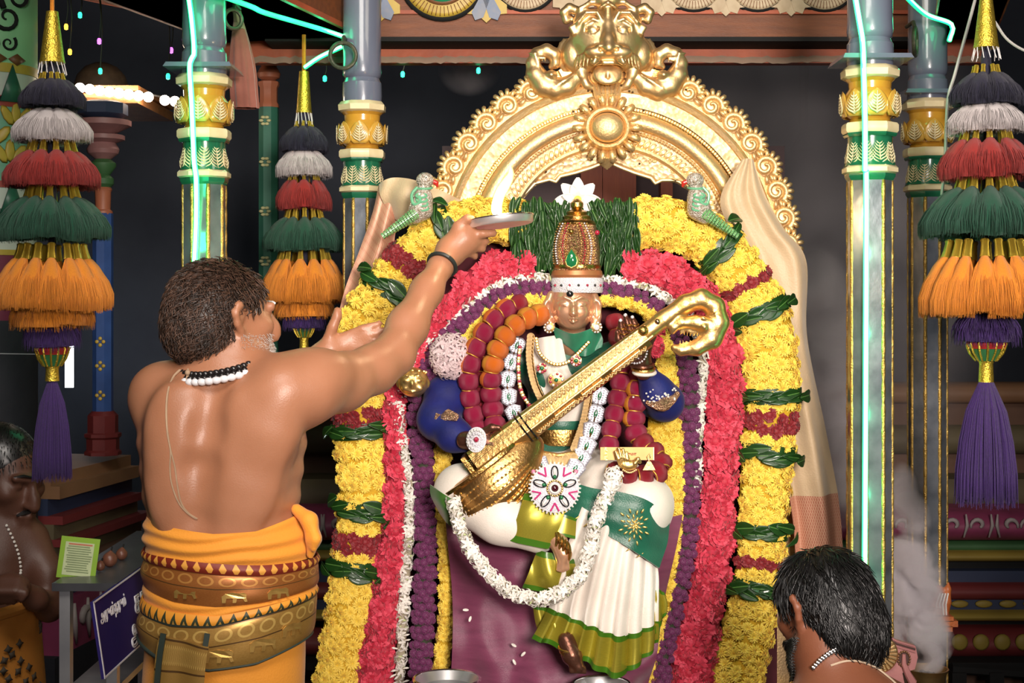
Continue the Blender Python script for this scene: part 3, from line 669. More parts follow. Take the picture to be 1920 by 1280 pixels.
# ================================================================ fairy lights
FG = mat('green_fairy', (.1, 1, .6), emit=(.02, 1.0, .36), est=2.2); FP = mat('purple_fairy', (.8, .2, 1), emit=(.62, .10, .85), est=2.2); FY = mat('amber_fairy', (1, .6, .1), emit=(1, .45, .04), est=2)
WIREM = mat('dark_wire', (.03, .045, .03), .5)
for px, py, d, m, up, lab in [(150, 28, 4.1, FG, 12, 'green fairy light at upper left above the pavilion'), (124, 50, 4.5, FY, 10, 'amber fairy light beside the left tassel cone, upper'), (131, 97, 4.5, FY, 8, 'amber fairy light beside the left tassel cone, lower'),
                     (186, 77, 4.2, FP, 52, 'purple fairy light above the pavilion dome'), (188, 133, 4.2, FG, 42, 'green fairy light before the pavilion dome'), (321, 94, 4.0, FP, 34, 'purple fairy light left of the front left pillar'), (315, 143, 4.0, FG, 34, 'green fairy light by the front left pillar plate'),
                     (609, 147, 4.68, FG, 38, 'green fairy light beside the rear left tassel'), (755, 139, 4.69, FG, 36, 'green fairy light right of the rear left pillar'), (897, 132, 4.69, FG, 24, 'green fairy light left of the gilded arch')]:
    if px < 400: tt_ = (px - 90) / 570; d = 4.42 + 1.0 * tt_; up = py + 28 - 118 * tt_
    t = thing('fairy_light', lab, 'light', P(px, py, d), 'fairy lights'); c = P(px, py, d); s_ = S(5, d)
    MB().lathe([(.0, -s_ * 1.3), (s_ * .7, -s_), (s_ * .8, s_ * .3), (s_ * .5, s_), (0, s_ * 1.1)], 10, M=Matrix.Translation(c)).obj('bulb', m, t)
    MB().tube(spline([c + Vector((0, 0, s_)), c + Vector((.006, 0, S(up, d) * .5)), c + Vector((0, 0, S(up, d)))], 8), .0022, 5).obj('wire', WIREM, t)

# ================================================================ big layered silk tassels
def tuft_mesh(name, m, lean=.6, flare=.34, nstr=190, rag=.06, seed=1, seg=5, r=.011, curl=.7):
    """unit tuft: top at 0, hangs to z=-1, leans to +X; many separate strands round a soft core"""
    rg = random.Random(seed); mb = MB()
    bend = lambda t: lean * math.sin(PI * .60 * t) / .95 if curl < 1 else 0.0
    mb.tube([(bend(t) * .92, 0, -t * .93) for t in np.linspace(0, 1, 7)], [.05 + flare * .72 * math.sin(PI * .5 * t) ** .7 for t in np.linspace(0, 1, 7)], 10)
    for k in range(nstr):
        a = rg.random() * 2 * PI; q = math.sqrt(rg.uniform(.35, 1)); ln = 1 - rag * rg.random() * 2 + rag * .6
        w = rg.uniform(-.05, .05); pts = []
        for i in range(seg):
            t = i / (seg - 1); rr = .05 + flare * q * math.sin(PI * .5 * t) ** .65
            pts.append((bend(t) + rr * math.cos(a + w * t), rr * math.sin(a + w * 3 * t), -t * ln))
        mb.tube(pts, [r * .6, r, r, r * .9, r * .3][:seg], 3, cap=False)
    me = mb.mesh(name); me.materials.append(m); return me
def yarn(name, c, c2): return mat(name, c, .75, 0, c2, 60, .5, 300, sheen=.12)
YN = dict(navy=yarn('navy_yarn', (.014, .012, .040), (.006, .006, .02)), white=yarn('white_yarn', (.70, .64, .62), (.50, .45, .45)), red=yarn('red_yarn', (.38, .022, .014), (.24, .012, .01)), green=yarn('green_yarn', (.006, .085, .042), (.003, .05, .025)), orange=yarn('orange_yarn', (.86, .30, .015), (.62, .19, .01)), purple=yarn('purple_yarn', (.052, .012, .15), (.03, .007, .09)))
TM = dict(navy=tuft_mesh('tuft', YN['navy'], .75, .42, 230, .10, 1), white=tuft_mesh('tuft', YN['white'], .75, .42, 260, .12, 2), red=tuft_mesh('tuft', YN['red'], .75, .40, 260, .10, 3), green=tuft_mesh('tuft', YN['green'], .70, .38, 260, .06, 4), orange=tuft_mesh('tuft', YN['orange'], .55, .36, 320, .05, 5), navy2=tuft_mesh('tuft', YN['purple'], .3, .5, 110, .25, 6), orange2=tuft_mesh('tuft', YN['orange'], .3, .42, 90, .25, 7))
PURPLE_ME = tuft_mesh('long_tuft', YN['purple'], 0.0, .19, 520, .04, 9, 5, .0055, 1)
fr_ = MB().lathe([(.0, 0), (.62, 0), (.75, -.1), (.62, -.2), (.66, -.55), (.80, -.95), (.86, -1.0), (.0, -1.0)], 12); FERR = fr_.mesh('ferrule'); FERR.materials.append(GOLDT)
THREADM = mat('white_thread', (.75, .72, .70), .7)
def big_tassel(label, cx, d, cone, tiers, bead, goldc, purple):
    x = P(cx, 600, d).x; X = lambda r: S(r, d); Z = lambda y: zz(y, d)
    t = thing('silk_tassel', label, 'tassel', (x, d, Z(purple[1])), 'layered silk tassels of the canopy'); T = Matrix.Translation((x, d, 0))
    y0, y1, ra, rb = cone
    MB().lathe([(0, Z(y0)), (X(ra), Z(y0)), (X(ra * 1.05), Z(y0 + 6)), (X(rb), Z(y1 - 8)), (X(rb * 1.08), Z(y1)), (0, Z(y1))][::-1], 20, M=T).obj('gold_cone', GOLDT, t, sharp=50)
    MB().tube([(x, d, Z(y0)), (x, d, Z(y0) + .5)], X(4), 6).obj('cord', YN['orange'], t)
    th = MB()
    for k in range(14):
        a = 2 * PI * k / 14; th.tube([(x + X(rb) * math.cos(a), d + X(rb) * math.sin(a), Z(y1)), (x + X(rb * 1.2) * math.cos(a + .2), d + X(rb * 1.2) * math.sin(a + .2), Z(y1 + 22))], .0012, 3)
    th.obj('thread_fringe', THREADM, t)
    MB().lathe([(X(6), Z(tiers[-1][2])), (X(10), Z(y1 + 30)), (X(8), Z(y1))], 8, M=T).obj('core', YN['navy'], t)
    for ti, (key, ya, yb, R, R0, n, fer) in enumerate(tiers):
        H = Z(ya) - Z(yb); me = TM[key]; rg = random.Random(ti * 17 + int(cx))
        for k in range(n):
            a = 2 * PI * (k + .5 * (ti % 2) + rg.uniform(-.12, .12)) / n; ca, sa = math.cos(a), math.sin(a)
            wid = X(R - R0) / (.75 + .42 if key not in ('orange', 'green') else .93); hs = H * rg.uniform(.93, 1.05)
            lat = 2 * PI * X(R) * 1.18 / n / .75
            M_ = T @ Matrix.Translation((X(R0) * ca, X(R0) * sa, Z(ya))) @ Matrix.Rotation(a, 4, 'Z') @ Matrix.Diagonal((wid, lat, hs, 1))
            link('tuft', me, None, t, M_)
            if fer:
                fh, fw = X(fer), X(R) * .095
                M_ = T @ Matrix.Translation((X(R0) * .93 * ca, X(R0) * .93 * sa, Z(ya) + fh * .82)) @ Matrix.Rotation(a, 4, 'Z') @ Matrix.Rotation(-.22, 4, 'Y') @ Matrix.Diagonal((fw, fw, fh, 1))
                link('ferrule', FERR, None, t, M_)
    yb0, yb1, rb_ = bead; bd = MB(); nb = 14
    MB().lathe([(X(rb_ * .5), Z(yb1)), (X(rb_ * .75), Z((yb0 + yb1 * 2) / 3)), (X(rb_ * .82), Z((yb0 + yb1) / 2))], 20, M=T).obj('green_bead', mat('green_bead', (.03, .14, .05), .35), t)
    MB().lathe([(X(rb_ * .85), Z((yb0 + yb1) / 2 + 1)), (X(rb_ * .98), Z(yb0 * .65 + yb1 * .35)), (X(rb_ * .8), Z(yb0))], 20, M=T).obj('red_bead', mat('red_bead', (.40, .03, .03), .35), t)
    for k in range(nb):
        a = 2 * PI * k / nb; bd = MB().tube([(x + X(rb_ * q) * math.cos(a), d + X(rb_ * q) * math.sin(a), Z(yb0 + (yb1 - yb0) * w)) for q, w in ((.75, 0), (.98, .3), (.9, .5), (.8, .7), (.5, 1))], X(2.0), 5); bd.obj('gold_rib', GOLDT, t)
    MB().lathe([(X(goldc[2]), Z(goldc[1])), (X(goldc[2] * .9), Z(goldc[0] + 6)), (X(goldc[2] * 1.05), Z(goldc[0]))], 14, M=T).obj('gold_sleeve', GOLDT, t)
    link('long_tuft', PURPLE_ME, None, t, T @ Matrix.Translation((0, 0, Z(purple[0]))) @ Matrix.Diagonal((X(purple[2]) / .24, X(purple[2]) / .24, Z(purple[0]) - Z(purple[1]), 1)))
    return t
big_tassel('layered silk tassel hanging at the far left edge', 98, 3.2, (22, 118, 11, 22),
           [('navy', 150, 202, 60, 20, 9, 15), ('white', 205, 266, 72, 20, 10, 0), ('red', 284, 350, 88, 40, 11, 26), ('green', 370, 452, 96, 44, 12, 26), ('orange', 482, 580, 110, 60, 15, 30), ('orange2', 560, 612, 92, 50, 10, 0), ('navy2', 590, 650, 62, 22, 8, 0)],
           (640, 686, 32), (686, 714, 13), (712, 898, 36))
big_tassel('layered silk tassel hanging at the far right edge', 1849, 3.3, (0, 90, 12, 22),
           [('navy', 138, 198, 66, 22, 9, 18), ('white', 190, 250, 72, 20, 10, 0), ('red', 262, 336, 88, 42, 11, 26), ('green', 352, 444, 110, 48, 12, 30), ('orange', 478, 592, 122, 70, 16, 34), ('navy2', 580, 640, 72, 26, 8, 0)],
           (628, 676, 38), (676, 716, 14), (714, 944, 58))
big_tassel('layered silk tassel hanging between the left pillars', 570, 4.42, (134, 212, 9, 14),
           [('navy', 238, 285, 45, 15, 8, 12), ('white', 280, 330, 52, 16, 9, 0), ('red', 338, 392, 52, 26, 9, 18), ('green', 408, 470, 70, 32, 11, 20), ('orange', 484, 568, 80, 44, 12, 24), ('orange2', 556, 594, 66, 36, 9, 0), ('navy2', 575, 615, 44, 16, 7, 0)],
           (596, 632, 22), (632, 660, 9), (658, 780, 26))
# ================================================================ gilded arch (prabhavali) behind the statue
AD = 4.16; ACX, ACY = 1143, 470
ar = thing('gilded_arch', 'tall gilded ceremonial arch with lion mask and scroll border behind the statue', 'arch', (P(ACX, 0, AD).x, AD, .55))
AC = P(ACX, ACY, AD); aS = lambda r: S(r, AD)
def arc_path(r, n=72, legs=True, a0=-PI / 2, a1=PI / 2, dy=0.0):
    """path of radius r px: left leg up, over, right leg down (x = r sin a)"""
    R = aS(r); pts = []
    if legs: pts += [AC + Vector((-R, dy, -1.27 * (1 - k / 8))) for k in range(8)]
    for k in range(n + 1):
        a = a0 + (a1 - a0) * k / n; pts.append(AC + Vector((R * math.sin(a), dy, R * math.cos(a))))
    if legs: pts += [AC + Vector((R, dy, -1.27 * (k + 1) / 8)) for k in range(8)]
    return pts
def ribbon(name, prof, m=GOLDP, parent=ar, legs=True):
    """sweeps a cross-section of (radius px, front offset m) along the arch"""
    mb = MB(); P_ = [arc_path(r, legs=legs, dy=-o) for r, o in prof]; n = len(P_[0]); k = len(prof)
    vs = [tuple(P_[j][i]) for i in range(n) for j in range(k)]
    fs = [(i * k + j, i * k + j + 1, (i + 1) * k + j + 1, (i + 1) * k + j) for i in range(n - 1) for j in range(k - 1)]
    fs = [f[::-1] for f in fs]
    return mb.add(vs, fs).obj(name, m, parent, sharp=50)
GOLDE = mat('embossed_gold', (.75, .55, .32), .50, .80, (.56, .38, .19), 45, .7, 75, tex='voronoi')
ribbon('back_plate', [(352, -.015), (352, -.012), (190, -.012), (190, -.03), (352, -.03), (352, -.015)], GOLDD)
ribbon('scroll_bed', [(322, -.012), (338, .0), (312, .012), (300, .012)], GOLDP)
ribbon('outer_rim', [(312, .004), (310, .022), (304, .028), (297, .022), (295, .004)], GOLDP)
ribbon('embossed_band', [(297, .012), (272, .010)], GOLDE)
ribbon('dome_moulding', [(262, .006), (260, .024), (252, .038), (243, .042), (234, .036), (230, .024), (229, .006)], GOLDP)
ribbon('inner_band', [(230, .014), (218, .016), (198, .012)], GOLDE)
ribbon('inner_rim', [(201, .01), (199, .020), (194, .022), (190, .016), (189, -.02)], GOLDP)
# bead rows
bead_me = MB().ball((0, 0, 0), 1, 8, 5).mesh('bead'); bead_me.materials.append(GOLDP)
def beads(r, n, rp, off, mesh=None, sc=(1, 1, 1), tw=0.0):
    mb = MB()
    for k in range(n):
        a = -PI / 2 + PI * (k + .5) / n; c = AC + Vector((aS(r) * math.sin(a), -off, aS(r) * math.cos(a)))
        mb.ball((0, 0, 0), 1, 6, 4, M=Matrix.Translation(c) @ Matrix.Rotation(a + tw, 4, 'Y') @ Matrix.Diagonal((aS(rp) * sc[0], aS(rp) * sc[1], aS(rp) * sc[2], 1)))
    o = mb.obj('bead_row', GOLDP, ar); o['kind'] = 'stuff'; return o
beads(267, 150, 3.6, .013); beads(224, 110, 3.8, .020, sc=(1.5, 1, .8), tw=.6); beads(209, 60, 7, .012, sc=(.9, .6, 1.6), tw=.5)
# scroll border: each scroll a part
sc = MB(); sp_ = []
for k in range(26): th = k * .36; r = .034 * (1 - k / 29); sp_.append((r * math.cos(th), r * math.sin(th), .006 + .010 * (k / 26)))
sc.tube(sp_, [.0105 * (1 - .55 * k / 26) for k in range(26)], 7)
sc.prism([(.040 * math.cos(a) * (1 + .0 * a), .036 * math.sin(a)) for a in np.linspace(0, 2 * PI, 18, endpoint=False)], -.016, .004, bevel=.2)
for k in range(9):   # fluted outer lobes
    a = -.6 + k * .42; c, s_ = math.cos(a), math.sin(a); sc.tube([(.026 * c, .026 * s_, .008), (.040 * c, .040 * s_, .012), (.050 * c, .048 * s_, .002), (.050 * c, .048 * s_, -.012)], [.004, .0075, .007, .003], 6)
scroll_me = sc.mesh('scroll'); scroll_me.materials.append(GOLDP)
NS = 23
for k in range(NS):
    a = -PI / 2 - .12 + (PI + .24) * k / (NS - 1)
    if abs(a - .0) < .36: continue
    c = AC + Vector((aS(330) * math.sin(a), -.006, aS(330) * math.cos(a)))
    side = 1 if a > 0 else -1
    link('scroll', scroll_me, None, ar, frame(c, (0, -1, 0), up=(math.sin(a), 0, math.cos(a)), spin=.2 * side, scale=(side * .98, .98, 1)))
for sgn in (-1, 1):
    for k in range(5): link('scroll', scroll_me, None, ar, frame(AC + Vector((sgn * aS(330), -.006, -.085 * (k + 1.6))), (0, -1, 0), up=(sgn, 0, 0), spin=.2 * sgn, scale=(sgn * .98, .98, 1)))
# cusped inner panel (scalloped opening)
def inner_edge(t):   # t -1..1 -> px point on the scalloped edge
    key = [(-1, 955, 470), (-.86, 962, 412), (-.72, 980, 368), (-.60, 1003, 344), (-.47, 1030, 337), (-.40, 1042, 341), (-.33, 1050, 331), (-.2, 1080, 324), (-.1, 1108, 315), (-.03, 1128, 307), (0, 1137, 303), (.03, 1147, 307), (.1, 1165, 315), (.2, 1188, 324), (.33, 1220, 334), (.40, 1228, 344), (.47, 1240, 338), (.60, 1266, 338), (.72, 1292, 352), (.86, 1318, 405), (1, 1330, 470)]
    for i in range(len(key) - 1):
        if key[i][0] <= t <= key[i + 1][0]: w = (t - key[i][0]) / (key[i + 1][0] - key[i][0]); return key[i][1] + w * (key[i + 1][1] - key[i][1]), key[i][2] + w * (key[i + 1][2] - key[i][2])
    return key[-1][1:]
def panel(u, v):
    t = -1 + 2 * u; a = t * PI / 2; ox, oy = ACX + 191 * math.sin(a), ACY - 191 * math.cos(a); ix, iy = inner_edge(t)
    q = P(ox + (ix - ox) * v, oy + (iy - oy) * v, AD); q.y += -.010 + .008 * v - .010 * math.exp(-((v - .93) / .06) ** 2); return q
MB().grid(panel, 120, 14, thick=-.006).obj('cusped_panel', GOLDE, ar, sharp=60)
def edge_tube(off, r): return MB().tube([P(*inner_edge(-1 + 2 * k / 160), AD) + Vector((0, -.010 + off, 0)) for k in range(161)], r, 7)
edge_tube(0, .0055).obj('cusp_beading', GOLDP, ar)
for sgn in (-1, 1):   # vine curls on the panel
    for k, (px, py, s_) in enumerate(((1048, 300, 1), (1010, 318, .8), (1085, 290, .8), (978, 350, .7))):
        xx = px if sgn < 0 else 2 * 1137 - px; link('vine_curl', scroll_me, None, ar, frame(P(xx, py, AD) + Vector((0, -.004, 0)), (0, -1, 0), spin=k * 1.3, scale=(-sgn * .36 * s_, .36 * s_, .45)))
# medallion
mc = P(1137, 243, AD) + Vector((0, -.045, 0)); MX = frame(mc, (0, -1, 0))
md = MB().lathe([(.0, -.06), (.068, -.06), (.070, .0), (.062, .012), (.055, .014), (.050, .004)], 40, M=MX @ Matrix.Diagonal((1.0, .92, 1, 1)), cap=False).obj('medallion', GOLDP, ar)
MB().lathe([(.050, .002), (.047, .012), (.040, .020), (.025, .027), (.010, .030), (0, .0305)], 40, M=MX @ Matrix.Diagonal((1.0, .88, 1, 1))).obj('boss', GOLDP, md)
lobe = MB(); lobe.tube([(.0, .0, 0), (.018, 0, .010), (.034, 0, .006), (.040, 0, -.008)], [.006, .011, .010, .003], 8); lobe.tube([(.004, .006, .006), (.024, .007, .014), (.036, .004, .004)], [.002, .004, .002], 5)
lobe_me = lobe.mesh('leaf_lobe'); lobe_me.materials.append(GOLDP)
for k in range(18): a = 2 * PI * k / 18; link('leaf_lobe', lobe_me, None, md, MX @ Matrix.Rotation(a, 4, 'Z') @ Matrix.Translation((.062, 0, -.012)))
for y0, y1, s_ in ((205, 152, 1), (282, 318, -1)):
    for k in range(7):
        w = (k - 3) / 3; a_, b_ = P(1137 + w * 14, y0, AD), P(1137 + w * (26 if s_ > 0 else 10), y1 + abs(w) * 8 * s_, AD)
        MB().tube([a_ + Vector((0, -.02, 0)), a_.lerp(b_, .5) + Vector((0, -.040, 0)), b_ + Vector((0, -.02, 0))], [.006, .0085, .004], 7).obj('fan_leaf', GOLDP, ar)
MB().prism([(-.10, -.03), (.10, -.03), (.14, .05), (.06, .10), (-.06, .10), (-.14, .05)], -.02, .012, M=frame(P(1137, 165, AD), (0, -1, 0))).obj('neck_plate', GOLDP, ar, smooth=False)
# rivets
rv = MB().lathe([(.0034, 0), (.0030, .002), (0, .0025)], 8).mesh('rivet'); rv.materials.append(mat('rivet_hole', (.10, .05, .02), .5, .6))
for px, py in ((1103, 170), (1110, 171), (1098, 147), (1172, 148), (1112, 196), (1180, 171), (1186, 173), (1158, 171), (1165, 160), (1170, 196), (1207, 207), (1075, 209), (1190, 226), (1187, 257), (1199, 307), (1155, 300), (1024, 322), (1110, 299), (1286, 168)):
    link('rivet', rv, None, ar, frame(P(px, py, AD - .03), (0, -1, 0)))

# ---- lion mask, modelled in px about (1137,85), depth in px toward the viewer
LO = P(1137, 85, AD)
def lp(x, y, o=0.0): return LO + Vector((aS(x), -aS(o), -aS(y)))
G = SDF(.0034)
k1 = aS(7)
G.ell(lp(0, -8, 10), (aS(70), aS(45), aS(62)), k=k1); G.ell(lp(0, 25, 22), (aS(52), aS(36), aS(34)), k=k1)
for s in (-1, 1):
    G.ell(lp(s * 34, -36, 24), (aS(30), aS(20), aS(28)), k=aS(5)); G.ell(lp(s * 27, -20, 44), (aS(15), aS(10), aS(8)), k=aS(2), op=-1); G.ell(lp(s * 27, -20, 42), (aS(12), aS(9), aS(10)), k=aS(1)); G.chain([lp(s * 12, -12, 44), lp(s * 14, -34, 48), lp(s * 28, -40, 48), lp(s * 42, -32, 44), lp(s * 46, -14, 38)], [aS(3)] * 5, k=aS(2))          # brow bulge, eyeball
    G.chain([lp(s * 9, -32, 48), lp(s * 20, -52, 48), lp(s * 40, -52, 46), lp(s * 54, -36, 40), lp(s * 56, -18, 32)], [aS(4)] * 5, k=aS(2))                        # brow ridge
    G.chain([lp(s * 8, -70, 30), lp(s * 30, -74, 34), lp(s * 50, -62, 30), lp(s * 56, -42, 26)], [aS(5)] * 4, k=aS(4))
    G.chain([lp(s * 52, -60, 16), lp(s * 70, -66, 18), lp(s * 80, -58, 18), lp(s * 76, -44, 16), lp(s * 66, -46, 16)], [aS(9), aS(9), aS(8), aS(7), aS(5)], k=aS(4))  # curled ears
    G.box(lp(s * 60, -24, 30), (aS(10), aS(9), aS(10)), aS(3), Matrix.Rotation(s * .5, 3, 'Y').to_4x4(), k=aS(3))                             # square ear studs
    G.ell(lp(s * 60, 20, 14), (aS(24), aS(16), aS(32)), k=aS(5)); G.ell(lp(s * 74, 20, 6), (aS(20), aS(8), aS(32)), k=aS(4))                 # cheek flares
    for q in range(7): a = -1.1 + q * .36; G.cone(lp(s * (66 + 8 * math.cos(a)), 20 + 14 * math.sin(a), 14), lp(s * (70 + 24 * math.cos(a)), 20 + 34 * math.sin(a), 6), aS(3), aS(2), k=aS(2))
    G.ell(lp(s * 20, 22, 52), (aS(24), aS(14), aS(13)), k=aS(6))                                                                              # upper lip pads
    G.ell(lp(s * 14, 14, 60), (aS(10), aS(9), aS(8)), k=aS(3))                                                                                  # nostril wings
    G.chain([lp(s * 20, 38, 58), lp(s * 27, 42, 60), lp(s * 24, 36, 62)], [aS(5), aS(5), aS(4)], k=aS(2))
    for q in range(5): G.cone(lp(s * (30 + q * 6), 22 + q * 1.5, 54 - q * 5), lp(s * (32 + q * 7), 46 + q * 1, 54 - q * 6), aS(4.4), aS(1.6), k=aS(.8))   # whisker teeth
    G.chain([lp(s * 52, 38, 18), lp(s * 47, 58, 16), lp(s * 38, 76, 14), lp(s * 20, 86, 12)], [aS(12), aS(10), aS(8), aS(6)], k=aS(8))                                       # jaw
    G.ell(lp(s * 14, 19, 67), (aS(5), aS(5), aS(3.5)), k=aS(2), op=-1)
G.chain([lp(0, -60, 40), lp(0, -30, 46), lp(0, 0, 56), lp(0, 16, 66)], [aS(8), aS(8), aS(12), aS(10)], k=aS(5))
G.ell(lp(0, -76, 30), (aS(26), aS(18), aS(13)), k=aS(6)); G.chain([lp(-14, -62, 44), lp(0, -70, 48), lp(14, -62, 44)], [aS(3)] * 3, k=aS(2))
for x in (-6, 6): G.box(lp(x, 42, 58), (aS(6), aS(5), aS(4)), aS(1.5), k=aS(1))
G.ell(lp(0, 64, 34), (aS(38), aS(30), aS(24)), k=aS(3), op=-1)
LGM = mat('lion_gilding', (.80, .57, .30), .40, .88, (.66, .43, .19), 20, .15, 120)
lion = G.obj('lion_mask', LGM, ar)
T_ = SDF(.004); T_.ell(lp(0, 58, 34), (aS(28), aS(8), aS(24)), Matrix.Rotation(-.35, 4, 'X'), k=aS(4)); T_.chain([lp(0, 44, 42), lp(0, 62, 44), lp(0, 76, 38)], [aS(2), aS(2.5), aS(1.5)], k=aS(3), op=-1); T_.ell(lp(0, 60, 4), (aS(38), aS(16), aS(24)), k=aS(4)); T_.obj('tongue', LGM, lion)
# ---- makara beasts either side
for s in (-1, 1):
    mk = SDF(.0042); q = lambda x, y, o=10: lp(s * x, y, o)
    mk.chain([q(54, 62), q(72, 78), q(96, 84), q(118, 76), q(132, 58)], [aS(14), aS(18), aS(21), aS(22), aS(20)], k=aS(6))
    mk.chain([q(132, 58), q(138, 36), q(130, 18), q(112, 12), q(98, 20), q(96, 36), q(104, 42)], [aS(18), aS(13), aS(12), aS(13), aS(13), aS(9), aS(6)], k=aS(4))
    mk.ell(q(104, 60, 26), (aS(12), aS(8), aS(10)), k=aS(3)); mk.ell(q(104, 60, 33), (aS(6), aS(4), aS(5)), k=aS(1.5))
    for i in range(6): mk.cone(q(134 - i * 2, 20 + i * 7, 22), q(146 - i * 1.5, 18 + i * 8, 18), aS(4.5), aS(2), k=aS(2))
    for i in range(7): mk.chain([q(62 + i * 3, 58 + i * 3, 24), q(78 + i * 4, 70 + i * 2.6, 30), q(98 + i * 2, 72 + i * 4, 26)], [aS(2), aS(3.2), aS(1.5)], k=aS(1.5))
    for i in range(4): mk.cone(q(116 + i * 5, 26, 22), q(114 + i * 6, 36, 24), aS(3), aS(1.5), k=aS(1))
    mk.obj('makara', LGM, ar)
# ================================================================ flowers (shared meshes)
def petal(mb, base, L, W, pitch, yaw, curl=.3, cup=.15, mi=0, notch=0.0, nl=3, thick=0.0):
    """narrow petal from base outwards; pitch 0 = flat, PI/2 = straight up"""
    vs = []; fs = []; ca, sa = math.cos(yaw), math.sin(yaw)
    for i in range(nl + 1):
        t = i / nl; p = pitch - curl * t; x = L * t * math.cos(p if i else pitch); z = L * t * math.sin(p)
        w = W * (math.sin(PI * (.12 + .80 * t)) ** .7) * .5
        for s, dz in ((-1, cup * w), (0, -notch * w), (1, cup * w)):
            X, Y = x, s * w; vs.append((base[0] + X * ca - Y * sa, base[1] + X * sa + Y * ca, base[2] + z + dz))
    for i in range(nl):
        for j in (0, 1): a = i * 3 + j; fs.append((a, a + 3, a + 4, a + 1))
    mb.add(vs, fs, mi)
def fmat(name, c, c2, rough=.55, sss=.15, scale=120): return mat(name, c, rough, 0, c2, scale, .2, 200, sss=0, sheen=.15)
YEL = fmat('chrysanthemum_yellow', (.95, .72, .115), (.90, .60, .05)); YELC = fmat('chrysanthemum_heart', (.86, .56, .02), (.70, .40, .01))
PINK = fmat('carnation_pink', (.80, .075, .13), (.62, .03, .07)); PINKD = fmat('carnation_deep', (.58, .02, .055), (.42, .01, .03))
MAROON = fmat('cockscomb_maroon', (.30, .012, .018), (.18, .006, .012)); WHT = fmat('tuberose_white', (.88, .84, .78), (.80, .74, .66)); WGREEN = fmat('tuberose_stem', (.60, .66, .36), (.45, .55, .22))
PURP = fmat('globe_purple', (.17, .018, .11), (.10, .010, .06)); PURPB = fmat('globe_tip', (.21, .035, .125), (.13, .02, .08))
LEAF = mat('betel_leaf', (.016, .066, .010), .36, 0, (.008, .036, .005), 30, .2, 60, coat=.25); LEAFL = mat('leaf_rib', (.10, .24, .05), .4)
def chrys(seed):
    rg = random.Random(seed); mb = MB()
    for ring_, (n, L, W, pit, z) in enumerate(((15, 1.0, .34, .22, -.05), (13, .86, .32, .60, .02), (10, .62, .28, .95, .10), (7, .40, .22, 1.25, .16))):
        for k in range(n): petal(mb, (0, 0, z), L * rg.uniform(.85, 1.1), W, pit + rg.uniform(-.15, .15), 2 * PI * (k + rg.uniform(-.25, .25)) / n + ring_, .45, .5, 0, .1)
    mb.ball((0, 0, .14), (.26, .26, .20), 8, 4, mi=1)
    me = mb.mesh('flower', sharp=None); me.materials.append(YEL); me.materials.append(YELC); return me
def carnation(seed, m1, m2):
    rg = random.Random(seed); mb = MB()
    for ring_, (n, L, W, pit) in enumerate(((8, 1.0, .85, .25), (7, .85, .75, .60), (6, .70, .62, .95), (5, .52, .5, 1.2), (3, .40, .4, 1.4))):
        for k in range(n):
            yaw = 2 * PI * (k + rg.uniform(-.3, .3)) / n + ring_ * .7; Lr = L * rg.uniform(.85, 1.12); vs = []; fs = []; ca, sa = math.cos(yaw), math.sin(yaw); nu, nv = 4, 3
            for j in range(nv + 1):
                t = j / nv; r = Lr * (t * math.cos(pit + .0 * t)); z = Lr * t * math.sin(pit) - .20 * t * t
                for i in range(nu + 1):
                    u = i / nu - .5; w = W * (.25 + .75 * t) * u; ruf = .10 * t * math.sin(i * 2.4 + k * 1.7 + ring_) + .10 * abs(u) * 2 * t
                    vs.append((r * ca - w * sa, r * sa + w * ca, z + ruf))
            for j in range(nv):
                for i in range(nu): a = j * (nu + 1) + i; fs.append((a, a + 1, a + nu + 2, a + nu + 1))
            mb.add(vs, fs, 0 if (k + ring_) % 3 else 1)
    mb.ball((0, 0, .1), (.5, .5, .3), 8, 4, mi=1)
    me = mb.mesh('flower', sharp=None); me.materials.append(m1); me.materials.append(m2); return me
def tuberose(seed, star=True):
    """trumpet: tube along -Z back to origin, star of six petals"""
    rg = random.Random(seed); mb = MB(); mb.tube([(0, 0, -.9), (.04, 0, -.4), (0, 0, 0)], [.07, .10, .15], 6, mi=1)
    for k in range(6): petal(mb, (0, 0, -.02), .78 * rg.uniform(.9, 1.1), .36, (.30 if k % 2 else .55) + rg.uniform(-.15, .15), k * PI / 3 + rg.uniform(-.12, .12), .65, .35)
    mb.ball((0, 0, .02), .12, 6, 4, mi=0)
    me = mb.mesh('flower', sharp=None); me.materials.append(WHT); me.materials.append(WGREEN); return me
def bud(seed):
    mb = MB(); mb.tube([(0, 0, -.8), (.03, 0, -.2), (0, .03, .3), (0, 0, .62)], [.06, .09, .15, .03], 7); me = mb.mesh('bud'); me.materials.append(WHT); return me
def globe(seed):
    rg = random.Random(seed); mb = MB(); n = 56
    mb.ball((0, 0, 0), .92, 12, 8)
    for k in range(n):
        z = 1 - 2 * (k + .5) / n; a = k * 2.39996; r = math.sqrt(1 - z * z); c = Vector((r * math.cos(a), r * math.sin(a), z)); M_ = frame(c * .78, c, spin=a)
        mb.add([(-.13, -.13, .08), (.13, -.13, .08), (.13, .13, .08), (-.13, .13, .08), (0, 0, .27)], [(0, 1, 4), (1, 2, 4), (2, 3, 4), (3, 0, 4)], 1 if k % 3 == 0 else 0, M_)
    me = mb.mesh('flower', smooth=False); me.materials.append(PURP); me.materials.append(PURPB); return me
CH = [chrys(k) for k in range(4)]; CA = [carnation(k, PINK, PINKD) for k in range(4)]; MA = [carnation(k + 9, MAROON, MAROON) for k in range(2)]
TU = [tuberose(k) for k in range(3)] + [bud(1)]; GL = [globe(k) for k in range(3)]
